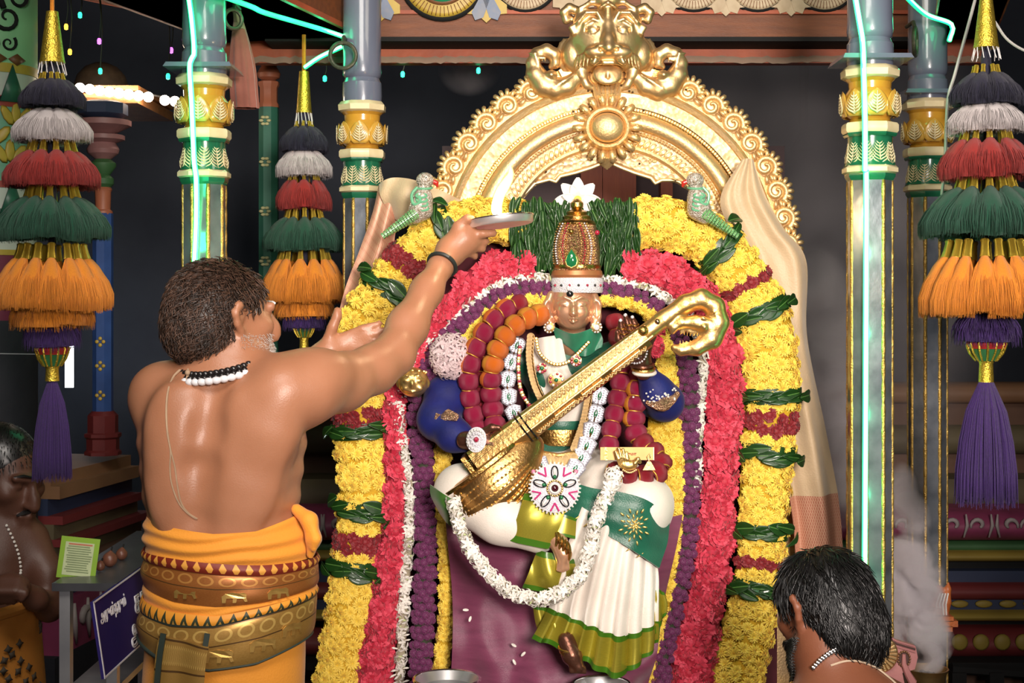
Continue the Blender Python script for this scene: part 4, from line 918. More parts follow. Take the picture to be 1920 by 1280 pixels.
def leaf_mesh(seed, L=1.0, W=.5, fold=.35, bend=.5):
    def fn(u, v):
        w = W * math.sin(PI * (v * .93 + .035)) ** .8 * (1 - .3 * v); x = (u - .5) * w; return (x, L * v, abs(u - .5) * 2 * w * fold - bend * v * v * L * .5 + .02 * math.sin(v * 14 + seed) * abs(u - .5))
    mb = MB().grid(fn, 6, 10, thick=.02); mb.tube([(0, L * v, -bend * v * v * L * .5 + .008) for v in np.linspace(0, .95, 8)], [.018] * 7 + [.006], 5, mi=1)
    me = mb.mesh('leaf', sharp=None); me.materials.append(LEAF); me.materials.append(LEAFL); return me
LV = [leaf_mesh(0), leaf_mesh(1, 1, .38, .7, .8), leaf_mesh(2, 1, .55, .2, .3)]; LN = [leaf_mesh(3, 1, .26, .8, .5), leaf_mesh(4, 1, .30, .6, .9)]

# ================================================================ garlands
YD = Vector((0, -1, 0))
def side_vecs(path):
    out = []
    for i in range(len(path)):
        t = (path[min(i + 1, len(path) - 1)] - path[max(i - 1, 0)]).normalized(); out.append((t, t.cross(YD).normalized()))
    return out
def core(path, w, dep, m, parent, name='core'):
    n = 10; mb = MB(); vs = []; sv = side_vecs(path)
    for (p, (t, s)), ww in zip(zip(path, sv), w):
        for j in range(n): a = 2 * PI * j / n; vs.append(p + s * math.cos(a) * ww * .5 + YD * math.sin(a) * dep)
    k = len(path); fs = [(i * n + j, i * n + (j + 1) % n, (i + 1) * n + (j + 1) % n, (i + 1) * n + j) for i in range(k - 1) for j in range(n)] + [tuple(range(n)), tuple((k - 1) * n + j for j in range(n))]
    return mb.add(vs, fs).obj(name, m, parent)
def garland(name, label, pts, width, dep, meshes, fr, coremat, cat='garland', pitch=1.0, group=None, seed=3, tilt=.3, skip=None, core_k=.86, arc=2.5, alt=None, flat=1.0, outward=0.0, name_part='flower'):
    """pts: (px,py,d[,width px]) along the strand; flowers sit on the near half of an oval tube; alt(s)->meshes or None"""
    rg = random.Random(seed); path = spline([P(*q[:3]) for q in pts], 60); L = plen(path)
    wpx = [q[3] if len(q) > 3 else width for q in pts]; W = np.interp(np.linspace(0, 1, 61), np.linspace(0, 1, len(pts)), [S(w, q[2]) for w, q in zip(wpx, pts)])
    t = thing(name, label, cat, path[-1], group); sv = side_vecs(path)
    core(path, W * core_k, dep * core_k, coremat, t)
    step = fr * 2 * .80 * pitch; rows = max(2, int(L / (step * .866))); cnt = 0
    for i in range(rows + 1):
        s = i / rows; f = s * 60; k = min(int(f), 59); p = path[k].lerp(path[k + 1], f - k); tt, sd = sv[k]; w = W[k] + (W[k + 1] - W[k]) * (f - k)
        ms = meshes if alt is None else alt(s)
        if not ms: continue
        arclen = arc * (w * .5 + dep) * .5; n = max(1, round(arclen / step))
        for j in range(n):
            a = PI / 2 + (((j + .5 + (.25 if i % 2 else -.25)) / n) - .5) * arc; a += rg.uniform(-.06, .06)
            nr = (sd * math.cos(a) * dep + YD * math.sin(a) * w * .5 * flat).normalized()
            q = p + sd * math.cos(a) * (w * .5 - fr * .45) + YD * math.sin(a) * (dep - fr * .2) + tt * rg.uniform(-.25, .25) * step
            nr = (nr + Vector((rg.uniform(-tilt, tilt), rg.uniform(-tilt, tilt), rg.uniform(-tilt, tilt))) + sd * outward * math.cos(a) * 2).normalized()
            link(name_part, rg.choice(ms), None, t, frame(q, nr, up=(rg.uniform(-1, 1), 0, 1), spin=rg.random() * 6.28, scale=fr * rg.uniform(.9, 1.14))); cnt += 1
    return t, path, W, sv, cnt
def leaf_band(t, path, W, sv, s, dep, n=8, ext=1.12, seed=1):
    """bunch of folded betel leaves wrapped across a garland at fraction s"""
    rg = random.Random(seed); f = s * 60; k = min(int(f), 59); p = path[k].lerp(path[k + 1], f - k); tt, sd = sv[k]; w = W[k] * ext
    core([p - tt * .022, p + tt * .022], [w * .9] * 2, dep * .98, LEAF, t, 'leaf_band_core')
    for j in range(n):
        a = PI / 2 + ((j + .5) / n - .5) * 2.9; c = p + sd * math.cos(a) * w * .47 + YD * math.sin(a) * dep * .96 + tt * rg.uniform(-.012, .012); nr = (sd * math.cos(a) * dep + YD * math.sin(a) * w * .5).normalized()
        sgn = -1 if math.cos(a) > 0 else 1
        link('leaf', rg.choice(LV), None, t, frame(c - sd * sgn * .012 + nr * .006, nr, up=sd * sgn + tt * rg.uniform(-.25, .25), scale=(.085 * rg.uniform(.7, 1), .068, .04)))
YCORE = mat('garland_core_yellow', (.70, .42, .015), .8, 0, (.5, .28, .01), 60); PCORE = mat('garland_core_pink', (.40, .015, .04), .8); WCORE = mat('garland_core_white', (.40, .34, .24), .8); UCORE = mat('garland_core_purple', (.06, .035, .03), .8, 0, (.02, .05, .015), 70); LCORE = mat('leaf_core', (.012, .05, .010), .7)
GD = 3.94
# outer chrysanthemum garland, left and right halves (with maroon bands and leaf wraps)
def mk_alt(segs):
    def alt(s):
        for a, b, kind in segs:
            if a <= s < b: return kind
        return CH
    return alt
pL = [(975, 420, GD + .0, 100), (900, 412, GD, 96), (838, 430, GD, 92), (785, 474, GD, 125), (742, 535, GD, 140), (697, 612, GD, 138), (672, 700, GD, 110), (676, 820, GD, 112), (684, 920, GD, 106), (672, 1010, GD, 100), (660, 1120, GD, 106), (645, 1230, GD, 108), (628, 1330, GD, 116)]
tL, PL, WL, VL, nL = garland('chrysanthemum_garland', 'thick yellow chrysanthemum garland with leaf bands on the left of the statue', pL, 110, .058, CH, .0205, YCORE, alt=mk_alt([(.205, .235, MA), (.262, .262, None), (.480, .512, MA), (.685, .722, MA)]), seed=5)
for i, s in enumerate((.128, .272, .520, .655, .755)): leaf_band(tL, PL, WL, VL, s, .062, 9, seed=i)
pR = [(1190, 420, GD, 112), (1260, 420, GD, 112), (1330, 452, GD, 112), (1382, 510, GD, 116), (1425, 590, GD, 124), (1442, 680, GD, 118), (1444, 780, GD, 114), (1436, 880, GD, 108), (1430, 960, GD, 104), (1424, 1050, GD, 100), (1412, 1130, GD, 108), (1390, 1220, GD, 116), (1365, 1320, GD, 120)]
tR, PR, WR, VR, nR = garland('chrysanthemum_garland', 'thick yellow chrysanthemum garland with leaf bands on the right of the statue', pR, 112, .058, CH, .0205, YCORE, alt=mk_alt([(.225, .255, MA), (.476, .506, MA), (.725, .755, MA)]), seed=6)
for i, s in enumerate((.162, .295, .445, .545, .685, .785)): leaf_band(tR, PR, WR, VR, s, .062, 9, seed=i + 10)
# green leaf bunch at the crown of the arch of flowers
lfb = thing('leaf_bunch', 'dense bunch of green leaves above the statue crown between the yellow garlands', 'leaves', P(1080, 480, GD))
pth = [P(x, y, GD + .015) for x, y in ((968, 425), (1020, 432), (1080, 436), (1140, 432), (1196, 428))]; core(spline(pth, 20), [S(105, GD)] * 21, .045, LCORE, lfb)
rg = random.Random(4)
for row in range(7):
    for k in range(36):
        px = 966 + k * 6.4 + rg.uniform(-4, 4); py = 374 + row * 16 + rg.uniform(-6, 6); L_ = rg.uniform(.065, .085)
        link('leaf', rg.choice(LN), None, lfb, frame(P(px, py, GD - .045 + rg.uniform(-.012, .006)), (rg.uniform(-.35, .35), -1, .25), up=(rg.uniform(-.35, .35), 0, -1), spin=rg.uniform(-.2, .2), scale=(L_ * .95, L_, L_ * .8)))
# pink carnation garlands
G2 = GD - .022
garland('carnation_garland', 'pink carnation garland running down the left of the statue', [(985, 498, G2, 70), (920, 510, G2, 66), (865, 560, G2, 60), (800, 640, G2, 50), (748, 720, G2, 46), (742, 830, G2, 48), (742, 930, G2, 50), (736, 1030, G2, 56), (724, 1130, G2, 66), (708, 1230, G2, 74), (700, 1320, G2, 80)], 60, .045, CA, .0300, PCORE, pitch=.98, seed=7)
garland('carnation_garland', 'pink carnation garland running down the right of the statue', [(1182, 500, G2, 80), (1250, 515, G2, 80), (1315, 560, G2, 72), (1350, 640, G2, 74), (1358, 740, G2, 76), (1352, 840, G2, 74), (1345, 940, G2, 72), (1336, 1040, G2, 76), (1318, 1140, G2, 84), (1300, 1230, G2, 92), (1290, 1320, G2, 96)], 76, .048, CA, .0310, PCORE, pitch=.98, seed=8)
# tuberose strings
G3 = GD - .045
garland('tuberose_garland', 'white tuberose string down the left between pink and purple flowers', [(1035, 520, G3), (965, 525, G3), (900, 555, G3), (845, 610, G3), (800, 650, G3), (752, 715, G3), (748, 790, G3), (764, 880, G3), (768, 970, G3), (762, 1060, G3), (756, 1160, G3), (750, 1250, G3), (748, 1320, G3)], 34, .024, TU, .0215, WCORE, pitch=.66, seed=9, tilt=.7, core_k=.5, arc=2.9, outward=.5)
garland('tuberose_garland', 'white tuberose string down the right beside the pink carnations', [(1130, 525, G3), (1185, 530, G3), (1245, 555, G3), (1300, 610, G3), (1318, 680, G3), (1312, 760, G3), (1306, 850, G3), (1304, 912, G3)], 30, .022, TU, .0215, WCORE, pitch=.68, seed=10, tilt=.7, core_k=.5, arc=2.9, outward=.5)
# purple globe strings
garland('globe_amaranth_garland', 'deep purple globe amaranth string down the left of the statue', [(1025, 548, G3), (955, 550, G3), (890, 590, G3), (835, 640, G3), (800, 700, G3), (786, 780, G3), (796, 870, G3), (800, 960, G3), (798, 1060, G3), (794, 1160, G3), (790, 1250, G3), (786, 1320, G3)], 44, .030, GL, .0122, UCORE, pitch=1.22, seed=11, tilt=.2, core_k=.8, arc=2.7)
garland('globe_amaranth_garland', 'deep purple globe amaranth string down the right of the statue', [(1135, 548, G3), (1185, 556, G3), (1240, 590, G3), (1275, 640, G3), (1290, 720, G3), (1292, 820, G3), (1292, 920, G3), (1288, 1000, G3), (1276, 1080, G3), (1258, 1160, G3), (1242, 1230, G3), (1236, 1320, G3)], 40, .030, GL, .0125, UCORE, pitch=1.22, seed=12, tilt=.2, core_k=.8, arc=2.7)
# inner yellow strings
G4 = GD - .055
garland('inner_chrysanthemum_garland', 'narrow yellow chrysanthemum string on the inner left beside the purple silk', [(1020, 562, G4), (960, 565, G4), (905, 600, G4), (868, 660, G4), (838, 760, G4), (830, 860, G4), (832, 960, G4), (838, 1050, G4), (838, 1150, G4), (828, 1240, G4), (822, 1320, G4)], 36, .028, CH, .0165, YCORE, seed=13)
garland('inner_chrysanthemum_garland', 'narrow yellow chrysanthemum string on the inner right beside the purple globes', [(1130, 562, G4, 30), (1190, 570, G4, 34), (1235, 610, G4, 40), (1250, 700, G4, 50), (1245, 790, G4, 80), (1262, 870, G4, 44), (1268, 960, G4, 30), (1262, 1040, G4, 26), (1246, 1130, G4, 30), (1216, 1220, G4, 48), (1190, 1300, G4, 60)], 40, .028, CH, .0165, YCORE, seed=14)
# ================================================================ backing and throne
SD = 3.9
MARO = mat('maroon_velvet', (.10, .012, .022), .9, 0, (.06, .008, .014), 20, sheen=.2)
bk = thing('flower_backing', 'dark maroon cloth backing board behind the flower garlands', 'backing', P(1060, 1300, 4.02))
def horseshoe(u, v):
    a = PI * (u - .5); q = 1 if v > .5 else 0
    ro = (405, 455); cx, cy = 1062, 790
    x = cx + 395 * math.sin(a) * (1 if abs(a) < 9 else 1); y = cy - 385 * math.cos(a)
    if v < 1: pass
    xi = cx + (x - cx) * (.02 + .98 * v); yi = cy + (y - cy) * (.02 + .98 * v); return P(xi, yi, 4.03)
MB().grid(horseshoe, 40, 4, thick=.02).obj('arched_board', MARO, bk)
for s in (-1, 1):
    a, b = P(1062 + s * 2, 780, 4.03), P(1062 + s * 395, 1330, 4.03); MB().box(((a.x + b.x) / 2, 4.04, (a.z + b.z) / 2), (abs(a.x - b.x), .02, abs(a.z - b.z))).obj('side_board', MARO, bk, smooth=False)
th = thing('statue_throne', 'wooden throne block under the purple silk drape', 'throne', P(1050, 1400, 3.95))
a, b = P(820, 1000, 3.85), P(1270, 1380, 3.85); MB().box(((a.x + b.x) / 2, 3.945, (P(0,1010,3.85).z + .48) / 2), (S(380, 3.85), .14, P(0,1010,3.85).z - .48)).obj('block', WOODO, th, smooth=False)
MB().box(((a.x + b.x) / 2 , 3.83, .26 + .11), (1.55, .68, .22)).obj('plinth', WOODO, th, smooth=False)

def loft(rows, nu, nv, fold=None, thick=.0025):
    R = [spline([P(*q) for q in r], nu) for r in rows]
    C = [spline([r[i] for r in R], nv) if len(R) > 1 else None for i in range(nu + 1)]
    A = [[C[i][j].copy() for j in range(nv + 1)] for i in range(nu + 1)]
    def fn(u, v):
        p = A[round(u * nu)][round(v * nv)].copy()
        if fold: o = fold(u, v); p += Vector(o if not isinstance(o, (int, float)) else (0, -o, 0))
        return p
    return MB().grid(fn, nu, nv, thick=thick)

# ---- purple silk drape under the statue
PSILK = mat('purple_silk', (.22, .050, .105), .36, 0, (.15, .030, .07), 10, .25, 240, sheen=.25, stretch=(1, 1, 6))
def pfold(u, v): return .020 * math.sin(u * 13 + v * 11 + 1.5 * math.sin(v * 4 + u * 3)) * (.35 + .65 * v) + .009 * math.sin(u * 31 - v * 6) * v + .012 * math.sin(v * 13 - u * 7)
ps = thing('purple_silk_drape', 'crumpled purple silk drape hanging below the seated statue', 'cloth', P(1050, 1330, 3.75))
loft([[(835, 960, 3.84), (940, 975, 3.80), (1060, 985, 3.78), (1180, 985, 3.80), (1280, 965, 3.84)], [(842, 1040, 3.80), (940, 1050, 3.76), (1060, 1055, 3.74), (1180, 1050, 3.76), (1262, 1040, 3.82)], [(850, 1170, 3.78), (940, 1170, 3.74), (1060, 1170, 3.72), (1170, 1170, 3.74), (1240, 1160, 3.80)], [(842, 1330, 3.74), (940, 1330, 3.70), (1060, 1335, 3.68), (1150, 1330, 3.70), (1210, 1320, 3.78)]], 90, 60, pfold).obj('silk', PSILK, ps)
# gold thread streaks on the silk
ZARI = mat('zari_gold_thread', (.80, .58, .18), .4, .8)

# ================================================================ the statue
st = thing('goddess_statue', 'seated gold-faced goddess statue in white and green silk with jewelled crown', 'statue', P(1050, 1250, 3.85))
BRONZE = mat('polished_copper_gold', (.80, .47, .30), .27, .62, (.70, .38, .22), 12, .06, 40)
DBRZ = mat('dark_bronze', (.20, .085, .055), .32, .75, (.12, .05, .03), 30, .3, 120)
WSILK = mat('white_silk', (.82, .76, .68), .50, 0, (.74, .66, .58), 12, .25, 300, sheen=.3)
GSILK = mat('deep_green_silk', (.012, .13, .075), .36, 0, (.006, .085, .048), 20, .2, 260, sheen=.25)
BLUEV = mat('royal_blue_velvet', (.005, .011, .15), .65, 0, (.003, .006, .09), 25, .2, 120, sheen=.06)
# head
H = SDF(.0030); hp = lambda x, y, o=0: P(1073 + x, 577 + y, 3.86) + Vector((0, -S(o, 3.86), 0)); h = lambda r: S(r, 3.86)
H.ell(hp(0, -6, 0), (h(42), h(42), h(46)), k=h(4)); H.ell(hp(0, 12, 12), (h(31), h(31), h(30)), k=h(12)); H.ell(hp(0, 31, 24), (h(13), h(12), h(9)), k=h(10))
H.chain([hp(0, -12, 40), hp(0, 2, 47), hp(0, 10, 51)], [h(3), h(4), h(5)], k=h(5)); H.ell(hp(0, 11, 47), (h(8), h(5), h(4)), k=h(3))
for s in (-1, 1):
    H.ell(hp(s * 17, 8, 30), (h(13), h(11), h(13)), k=h(7)); H.chain([hp(s * 5, -15, 42), hp(s * 16, -20, 39), hp(s * 29, -15, 30)], [h(2.2), h(2.4), h(1.6)], k=h(2.5))
    H.ell(hp(s * 16, -7, 37), (h(9), h(5), h(5)), k=h(3)); H.chain([hp(s * 7, -5, 42), hp(s * 16, -4, 43), hp(s * 26, -7, 36)], [h(1), h(1.3), h(.9)], k=h(1))
    H.chain([hp(s * 40, -24, 4), hp(s * 46, -6, 6), hp(s * 46, 16, 8), hp(s * 42, 34, 10)], [h(8), h(9), h(8), h(10)], k=h(4)); H.ell(hp(s * 45, 4, 14), (h(5), h(5), h(16)), k=h(3), op=-1)
H.chain([hp(-8, 20, 43), hp(0, 18.5, 47), hp(8, 20, 43)], [h(1.6), h(2.6), h(1.6)], k=h(2)); H.chain([hp(-7, 24, 43), hp(0, 25.5, 46), hp(7, 24, 43)], [h(1.6), h(3.0), h(1.6)], k=h(2))
H.cone(hp(0, 30, -6), hp(0, 66, -8), h(24), h(28), k=h(6))
head = H.obj('head', BRONZE, st)
jew = lambda c, r, m, par, n=8: MB().ball(c, r, n, 5).obj('stone', m, par)
DIAM = mat('rhinestone', (.96, .95, .97), .22, .0, (.80, .77, .84), 320, .8, 400, tex='voronoi'); RUBY = mat('ruby_glass', (.42, .015, .05), .12, 0, coat=.8); EMER = mat('emerald_glass', (.015, .17, .06), .10, 0, coat=.9); PEARL = mat('pearl', (.86, .82, .76), .25, 0, coat=.5); BLKST = mat('black_stone', (.01, .01, .012), .2, 0, coat=.6)
jew(hp(-6, -26, 40), (h(6.5), h(3), h(6.5)), BLKST, head); jew(hp(-9, -37, 41), (h(3), h(2), h(5)), PEARL, head)
for s in (-1, 1):
    er = MB().lathe([(0, -h(3)), (h(11), -h(2)), (h(11), h(2)), (h(7), h(5)), (0, h(6))], 16, M=frame(hp(s * 44, 36, 20), (s * .3, -1, 0))).obj('ear_stud', GOLD, head); jew(hp(s * 44, 36, 25), (h(6), h(3), h(6)), DIAM, er)
    for k in range(10): a = 2 * PI * k / 10; jew(hp(s * 44 + 9 * math.cos(a), 36 + 9 * math.sin(a), 23), h(2.2), PEARL, er, 6)
# crown
CROWNM = mat('jewel_crown_gold', (.72, .48, .22), .32, .9, (.40, .16, .12), 240, .9, 330, tex='voronoi')
cx_, cd = P(1082, 0, 3.87).x, 3.87; cz = lambda y: zz(y, 3.87); T = Matrix.Translation((cx_, cd, 0)); Lc = lambda lst: [(h(r), cz(y)) for r, y in lst]
cr = MB().lathe(Lc([(46, 548), (46, 530), (45, 505), (43, 500), (43, 470), (40, 440), (36, 424), (27, 412)]), 40, M=T).obj('crown', CROWNM, st)
MB().lathe(Lc([(47, 549), (49, 546), (49, 524), (47, 521), (45, 521)]), 40, M=T).obj('jewelled_band', DIAM, cr)
MB().lathe(Lc([(46, 521), (49, 516), (47, 508), (44, 506)]), 40, M=T).obj('copper_band', mat('copper_cloth', (.50, .20, .08), .4, .4), cr)
MB().lathe(Lc([(45, 504), (46, 500), (45, 497)]), 40, M=T).obj('rim', GOLDD, cr)
MB().lathe(Lc([(34, 424), (36, 420), (33, 415), (25, 412), (26, 406), (18, 402), (20, 398), (13, 394), (8, 392), (12, 388), (12, 380), (7, 375), (2, 372)]), 24, M=T).obj('crown_finial', GOLDD, cr)
for k in range(9):
    a = -1.35 + k * .34; MB().ball((cx_ + h(49.5) * math.sin(a), cd - h(49.5) * math.cos(a), cz(535)), h(2.6), 8, 5).obj('stone', RUBY if k % 2 else BLKST, cr)
tp = [(0, -16), (8, -4), (10.5, 5), (8, 13), (0, 17), (-8, 13), (-10.5, 5), (-8, -4)]
eM = frame(P(1072, 484, 3.87 - h(44)), (-.15, -1, .05)); MB().prism([(h(x * 1.35), h(-y * 1.25)) for x, y in tp][::-1], -.004, .006, M=eM, bevel=.2).obj('gold_setting', GOLD, cr); MB().prism([(h(x), h(-y)) for x, y in tp][::-1], 0, .012, M=eM, bevel=.45).obj('emerald', EMER, cr)
for r in range(5):    # curved rows of gem beads on the crown face
    for s in (-1, 1):
        mb = MB()
        for k in range(17):
            y = 494 - k * 4.6; u = (11 + r * 6.2 + 5 * math.sin(k / 16 * PI) - (k / 16) ** 2 * (5 + r * 1.5)) * s; rr = h(44.5 - max(0, (470 - y)) * .12); a = math.asin(max(-1, min(1, h(u - 8) / rr)))
            mb.ball((cx_ + rr * math.sin(a), cd - rr * math.cos(a), cz(y)), h(1.9), 5, 3)
        o = mb.obj('gem_row', (GOLD, RUBY, GOLD, DIAM, GOLD)[r], cr); o['kind'] = 'stuff'
jew(P(1071, 434, 3.87 - h(40)), h(5), GOLDD, cr); jew(P(1120, 436, 3.87 - h(26)), h(5), RUBY, cr)
# torso
B = SDF(.006); q = lambda x, y, d=3.92: P(x, y, d); s9 = lambda r: S(r, 3.9)
B.ell(q(1058, 690), (s9(88), s9(52), s9(62)), k=.02); B.ell(q(1050, 770), (s9(64), s9(46), s9(70)), k=.03); B.ell(q(1045, 860), (s9(90), s9(60), s9(60)), k=.03)
for s in (-1, 1): B.ell(q(1062 + s * 40, 705, 3.87), (s9(34), s9(28), s9(34)), k=.02); B.ell(q(1060 + s * 92, 672, 3.92), (s9(34), s9(36), s9(34)), k=.03)
B.obj('torso', GSILK, st)
loft([[(985, 640, 3.87), (1020, 632, 3.845), (1052, 628, 3.845)], [(1000, 690, 3.845), (1030, 690, 3.82), (1065, 690, 3.825)], [(1020, 740, 3.84), (1045, 745, 3.83), (1085, 720, 3.83)]], 20, 20, lambda u, v: .004 * math.sin(u * 14 + v * 3)).obj('white_drape', WSILK, st)
loft([[(1012, 760, 3.85), (1060, 765, 3.84), (1120, 740, 3.85)], [(1022, 800, 3.865), (1060, 806, 3.86), (1098, 800, 3.865)]], 20, 10, lambda u, v: .003 * math.sin(u * 20)).obj('white_drape', WSILK, st)
loft([[(1038, 612, 3.84), (1075, 625, 3.80), (1118, 612, 3.84)], [(1044, 636, 3.845), (1085, 652, 3.825), (1130, 634, 3.85)], [(1062, 640, 3.845), (1092, 668, 3.83), (1128, 650, 3.85)]], 20, 12, lambda u, v: .004 * math.sin(u * 16 + v * 5)).obj('green_scarf', mat('emerald_scarf', (.02, .22, .11), .4, 0, (.012, .14, .07), 20, sheen=.3), st)
MB().lathe([(s9(56), zz(832, 3.9)), (s9(58), zz(815, 3.9)), (s9(56), zz(800, 3.9))], 28, M=Matrix.Translation((P(1050, 0, 3.9).x, 3.91, 0)) @ Matrix.Diagonal((1, .85, 1, 1)), cap=False).obj('gold_belt', GOLDD, st)
MB().lathe([(s9(58), zz(802, 3.9)), (s9(60), zz(794, 3.9)), (s9(58), zz(786, 3.9))], 28, M=Matrix.Translation((P(1050, 0, 3.9).x, 3.91, 0)) @ Matrix.Diagonal((1, .85, 1, 1)), cap=False).obj('green_belt', GSILK, st)
# sleeves and arms
A1 = SDF(.005); A1.chain([P(895, 690, 3.90), P(838, 745, 3.84), P(822, 785, 3.79)], [s9(30), s9(40), s9(38)], k=.02); A1.chain([P(822, 788, 3.79), P(850, 815, 3.74), P(878, 826, 3.71)], [s9(36), s9(30), s9(22)], k=.02); a1 = A1.obj('sleeve', BLUEV, st)
A2 = SDF(.005); A2.chain([P(1180, 700, 3.92), P(1222, 745, 3.86), P(1246, 752, 3.80)], [s9(30), s9(34), s9(33)], k=.02); A2.chain([P(1246, 755, 3.80), P(1232, 735, 3.76), P(1216, 706, 3.74)], [s9(34), s9(30), s9(20)], k=.02); a2 = A2.obj('sleeve', BLUEV, st)
ARMLET = mat('beaded_armlet', (.80, .52, .30), .35, .8, (.35, .18, .12), 300, 1.0, 320, tex='voronoi')
MB().tube([P(826, 788, 3.745), P(842, 778, 3.72), P(856, 782, 3.705)] , [.010, .017, .010], 8).obj('armlet', ARMLET, a1); MB().tube(spline([P(822, 775, 3.735), P(816, 795, 3.735), P(820, 818, 3.735)], 8), [.008] * 9, 8).obj('armlet', ARMLET, a1)
MB().tube(spline([P(1214, 752, 3.735), P(1234, 760, 3.72), P(1256, 752, 3.72), P(1270, 738, 3.75)], 10), [.009, .010, .011, .014, .018, .018, .014, .012, .010, .009, .008], 8).obj('armlet', ARMLET, a2)
tk = MB(); rg = random.Random(3)
for k in range(50): tk.ball(P(1224 + rg.gauss(0, 14) + 14, 745 + rg.gauss(0, 7), 3.715), h(2.2), 5, 3)
o = tk.obj('armlet_beads', PEARL, a2); o['kind'] = 'stuff'
# playing hand on the gourd (dark bronze fingers bent over the neck)
hd = SDF(.0028); HD = 3.66; v = lambda x, y, o=0: P(x, y, HD) + Vector((0, -S(o, HD), 0)); r_ = lambda r: S(r, HD)
hd.chain([v(872, 826, -10), v(900, 828, 2), v(925, 832, 6)], [r_(17), r_(20), r_(20)], k=r_(8))
for k, (x0, y0, x1, y1, x2, y2) in enumerate(((930, 818, 952, 806, 966, 818), (934, 826, 958, 820, 966, 836), (934, 836, 954, 836, 958, 852), (928, 844, 944, 850, 944, 864))): hd.chain([v(x0, y0, 8), v(x1, y1, 18), v(x2, y2, 16)], [r_(8), r_(6.5), r_(5)], k=r_(3))
hd.chain([v(902, 812, 6), v(922, 800, 14), v(936, 800, 18)], [r_(9), r_(7), r_(5)], k=r_(4)); hand1 = hd.obj('playing_hand', DBRZ, st)
oval = lambda cx, cy, d, rx, ry, par, nrm: [MB().lathe([(.0, -.004), (1, -.004), (1, .0), (.7, .25), (0, .4)], 24, M=frame(P(cx, cy, d), nrm, scale=(S(rx, d), S(ry, d), .006))).obj('jewel_plate', DIAM, par)]
op_ = oval(893, 824, HD - S(24, HD), 20, 24, hand1, (-.3, -1, .2))[0]
for rr, n, m in ((16, 18, PEARL), (10, 12, DIAM), (3.5, 1, RUBY)):
    for k in range(n): a = 2 * PI * k / n; jew(P(893 + rr * math.cos(a) * (n > 1), 824 + rr * 1.15 * math.sin(a) * (n > 1), HD - S(28, HD)), h(2.4 if n > 1 else 5), m, op_, 6)
for k, (x, y) in enumerate(((944, 812), (948, 822), (946, 835), (938, 847))): MB().tube([v(x + 7 * math.cos(a), y + 8 * math.sin(a), 15 + 3 * math.sin(a * 2)) for a in np.linspace(0, 2 * PI, 13)], r_(1.8), 6).obj('finger_ring', SILVER, hand1)
# raised hand on the neck of the veena
hu = SDF(.0026); UD = 3.69; v = lambda x, y, o=0: P(x, y, UD) + Vector((0, -S(o, UD), 0))
hu.chain([v(1208, 696, -6), v(1200, 676, 0), v(1194, 652, 4)], [r_(17), r_(20), r_(26)], k=r_(8)); hu.ell(v(1194, 648, 6), (r_(28), r_(14), r_(30)), k=r_(6))
for x0, y0, x1, y1, x2, y2 in ((1172, 634, 1164, 616, 1162, 602), (1182, 626, 1176, 608, 1171, 592), (1193, 622, 1188, 606, 1184, 596), (1168, 646, 1158, 634, 1156, 622)): hu.chain([v(x0, y0, 8), v(x1, y1, 12), v(x2, y2, 16)], [r_(8), r_(6.5), r_(4.5)], k=r_(2.5))
hu.chain([v(1212, 646, 8), v(1220, 630, 14), v(1218, 616, 18)], [r_(11), r_(9), r_(6)], k=r_(4)); hand2 = hu.obj('raised_hand', DBRZ, st)
pl = MB().lathe([(0, -.002), (1, -.002), (.95, .3), (.5, .8), (0, 1)], 24, M=frame(P(1192, 658, UD - S(17, UD)), (0, -1, .1), scale=(r_(22), r_(24), .006))).obj('palm_jewel', DBRZ, hand2)
for rr, n, m in ((21, 26, DIAM), (13, 16, DIAM), (5, 6, DIAM)):
    for k in range(n): a = 2 * PI * k / n; jew(P(1192 + rr * math.cos(a), 658 + rr * 1.1 * math.sin(a), UD - S(24 - rr * .1, UD)), h(2.0), m, pl, 6)
for x, y in ((1162, 602), (1171, 592), (1184, 596)): jew(v(x, y - 2, 20), h(3.2), DIAM, hand2, 6)
for x, y in ((1164, 614), (1177, 607), (1188, 608), (1168, 624), (1180, 617)): MB().tube([v(x + 8 * math.cos(a), y + 2 * math.sin(a), 13 + 7 * math.sin(a)) for a in np.linspace(0, 2 * PI, 13)], r_(1.6), 6).obj('finger_ring', GOLDD, hand2)
for k in range(3): MB().tube([v(1204 + 20 * math.cos(a) + k * 2, 684 + k * 7 + 4 * math.sin(a), 2 + 18 * math.sin(a)) for a in np.linspace(0, 2 * PI, 21)], r_(3.4), 7).obj('bangle', (DBRZ, GOLDD, WSILK)[k], hand2)
# lap and legs in white silk
LG = SDF(.007)
LG.chain([P(1030, 900, 3.86), P(930, 915, 3.76), P(866, 915, 3.70)], [s9(56), s9(58), s9(42)], k=.03); LG.chain([P(864, 928, 3.70), P(940, 970, 3.64), P(1010, 1000, 3.62)], [s9(48), s9(44), s9(34)], k=.03)
LG.chain([P(1090, 890, 3.88), P(1150, 925, 3.76), P(1200, 950, 3.68)], [s9(62), s9(64), s9(54)], k=.03); LG.chain([P(1200, 955, 3.68), P(1150, 1080, 3.66), P(1085, 1190, 3.65)], [s9(54), s9(44), s9(26)], k=.03)
LG.ell(P(1215, 935, 3.72), (s9(42), s9(46), s9(36)), k=.03)
LG.obj('lap_silk', WSILK, st)
def greengold(H_, u, v):
    n = H_.noise(30, 'UV', (1, 3, 1)); b = H_.m('MULTIPLY', H_.band(v, .14, .86), H_.m('ADD', .45, H_.m('MULTIPLY', n, .6)))
    return H_.mix(b, (.045, .14, .008), (.56, .45, .055)), H_.m('MULTIPLY', H_.band(v, .14, .86), .6)
GGOLD = uvmat('green_gold_brocade', greengold, .33, .45)
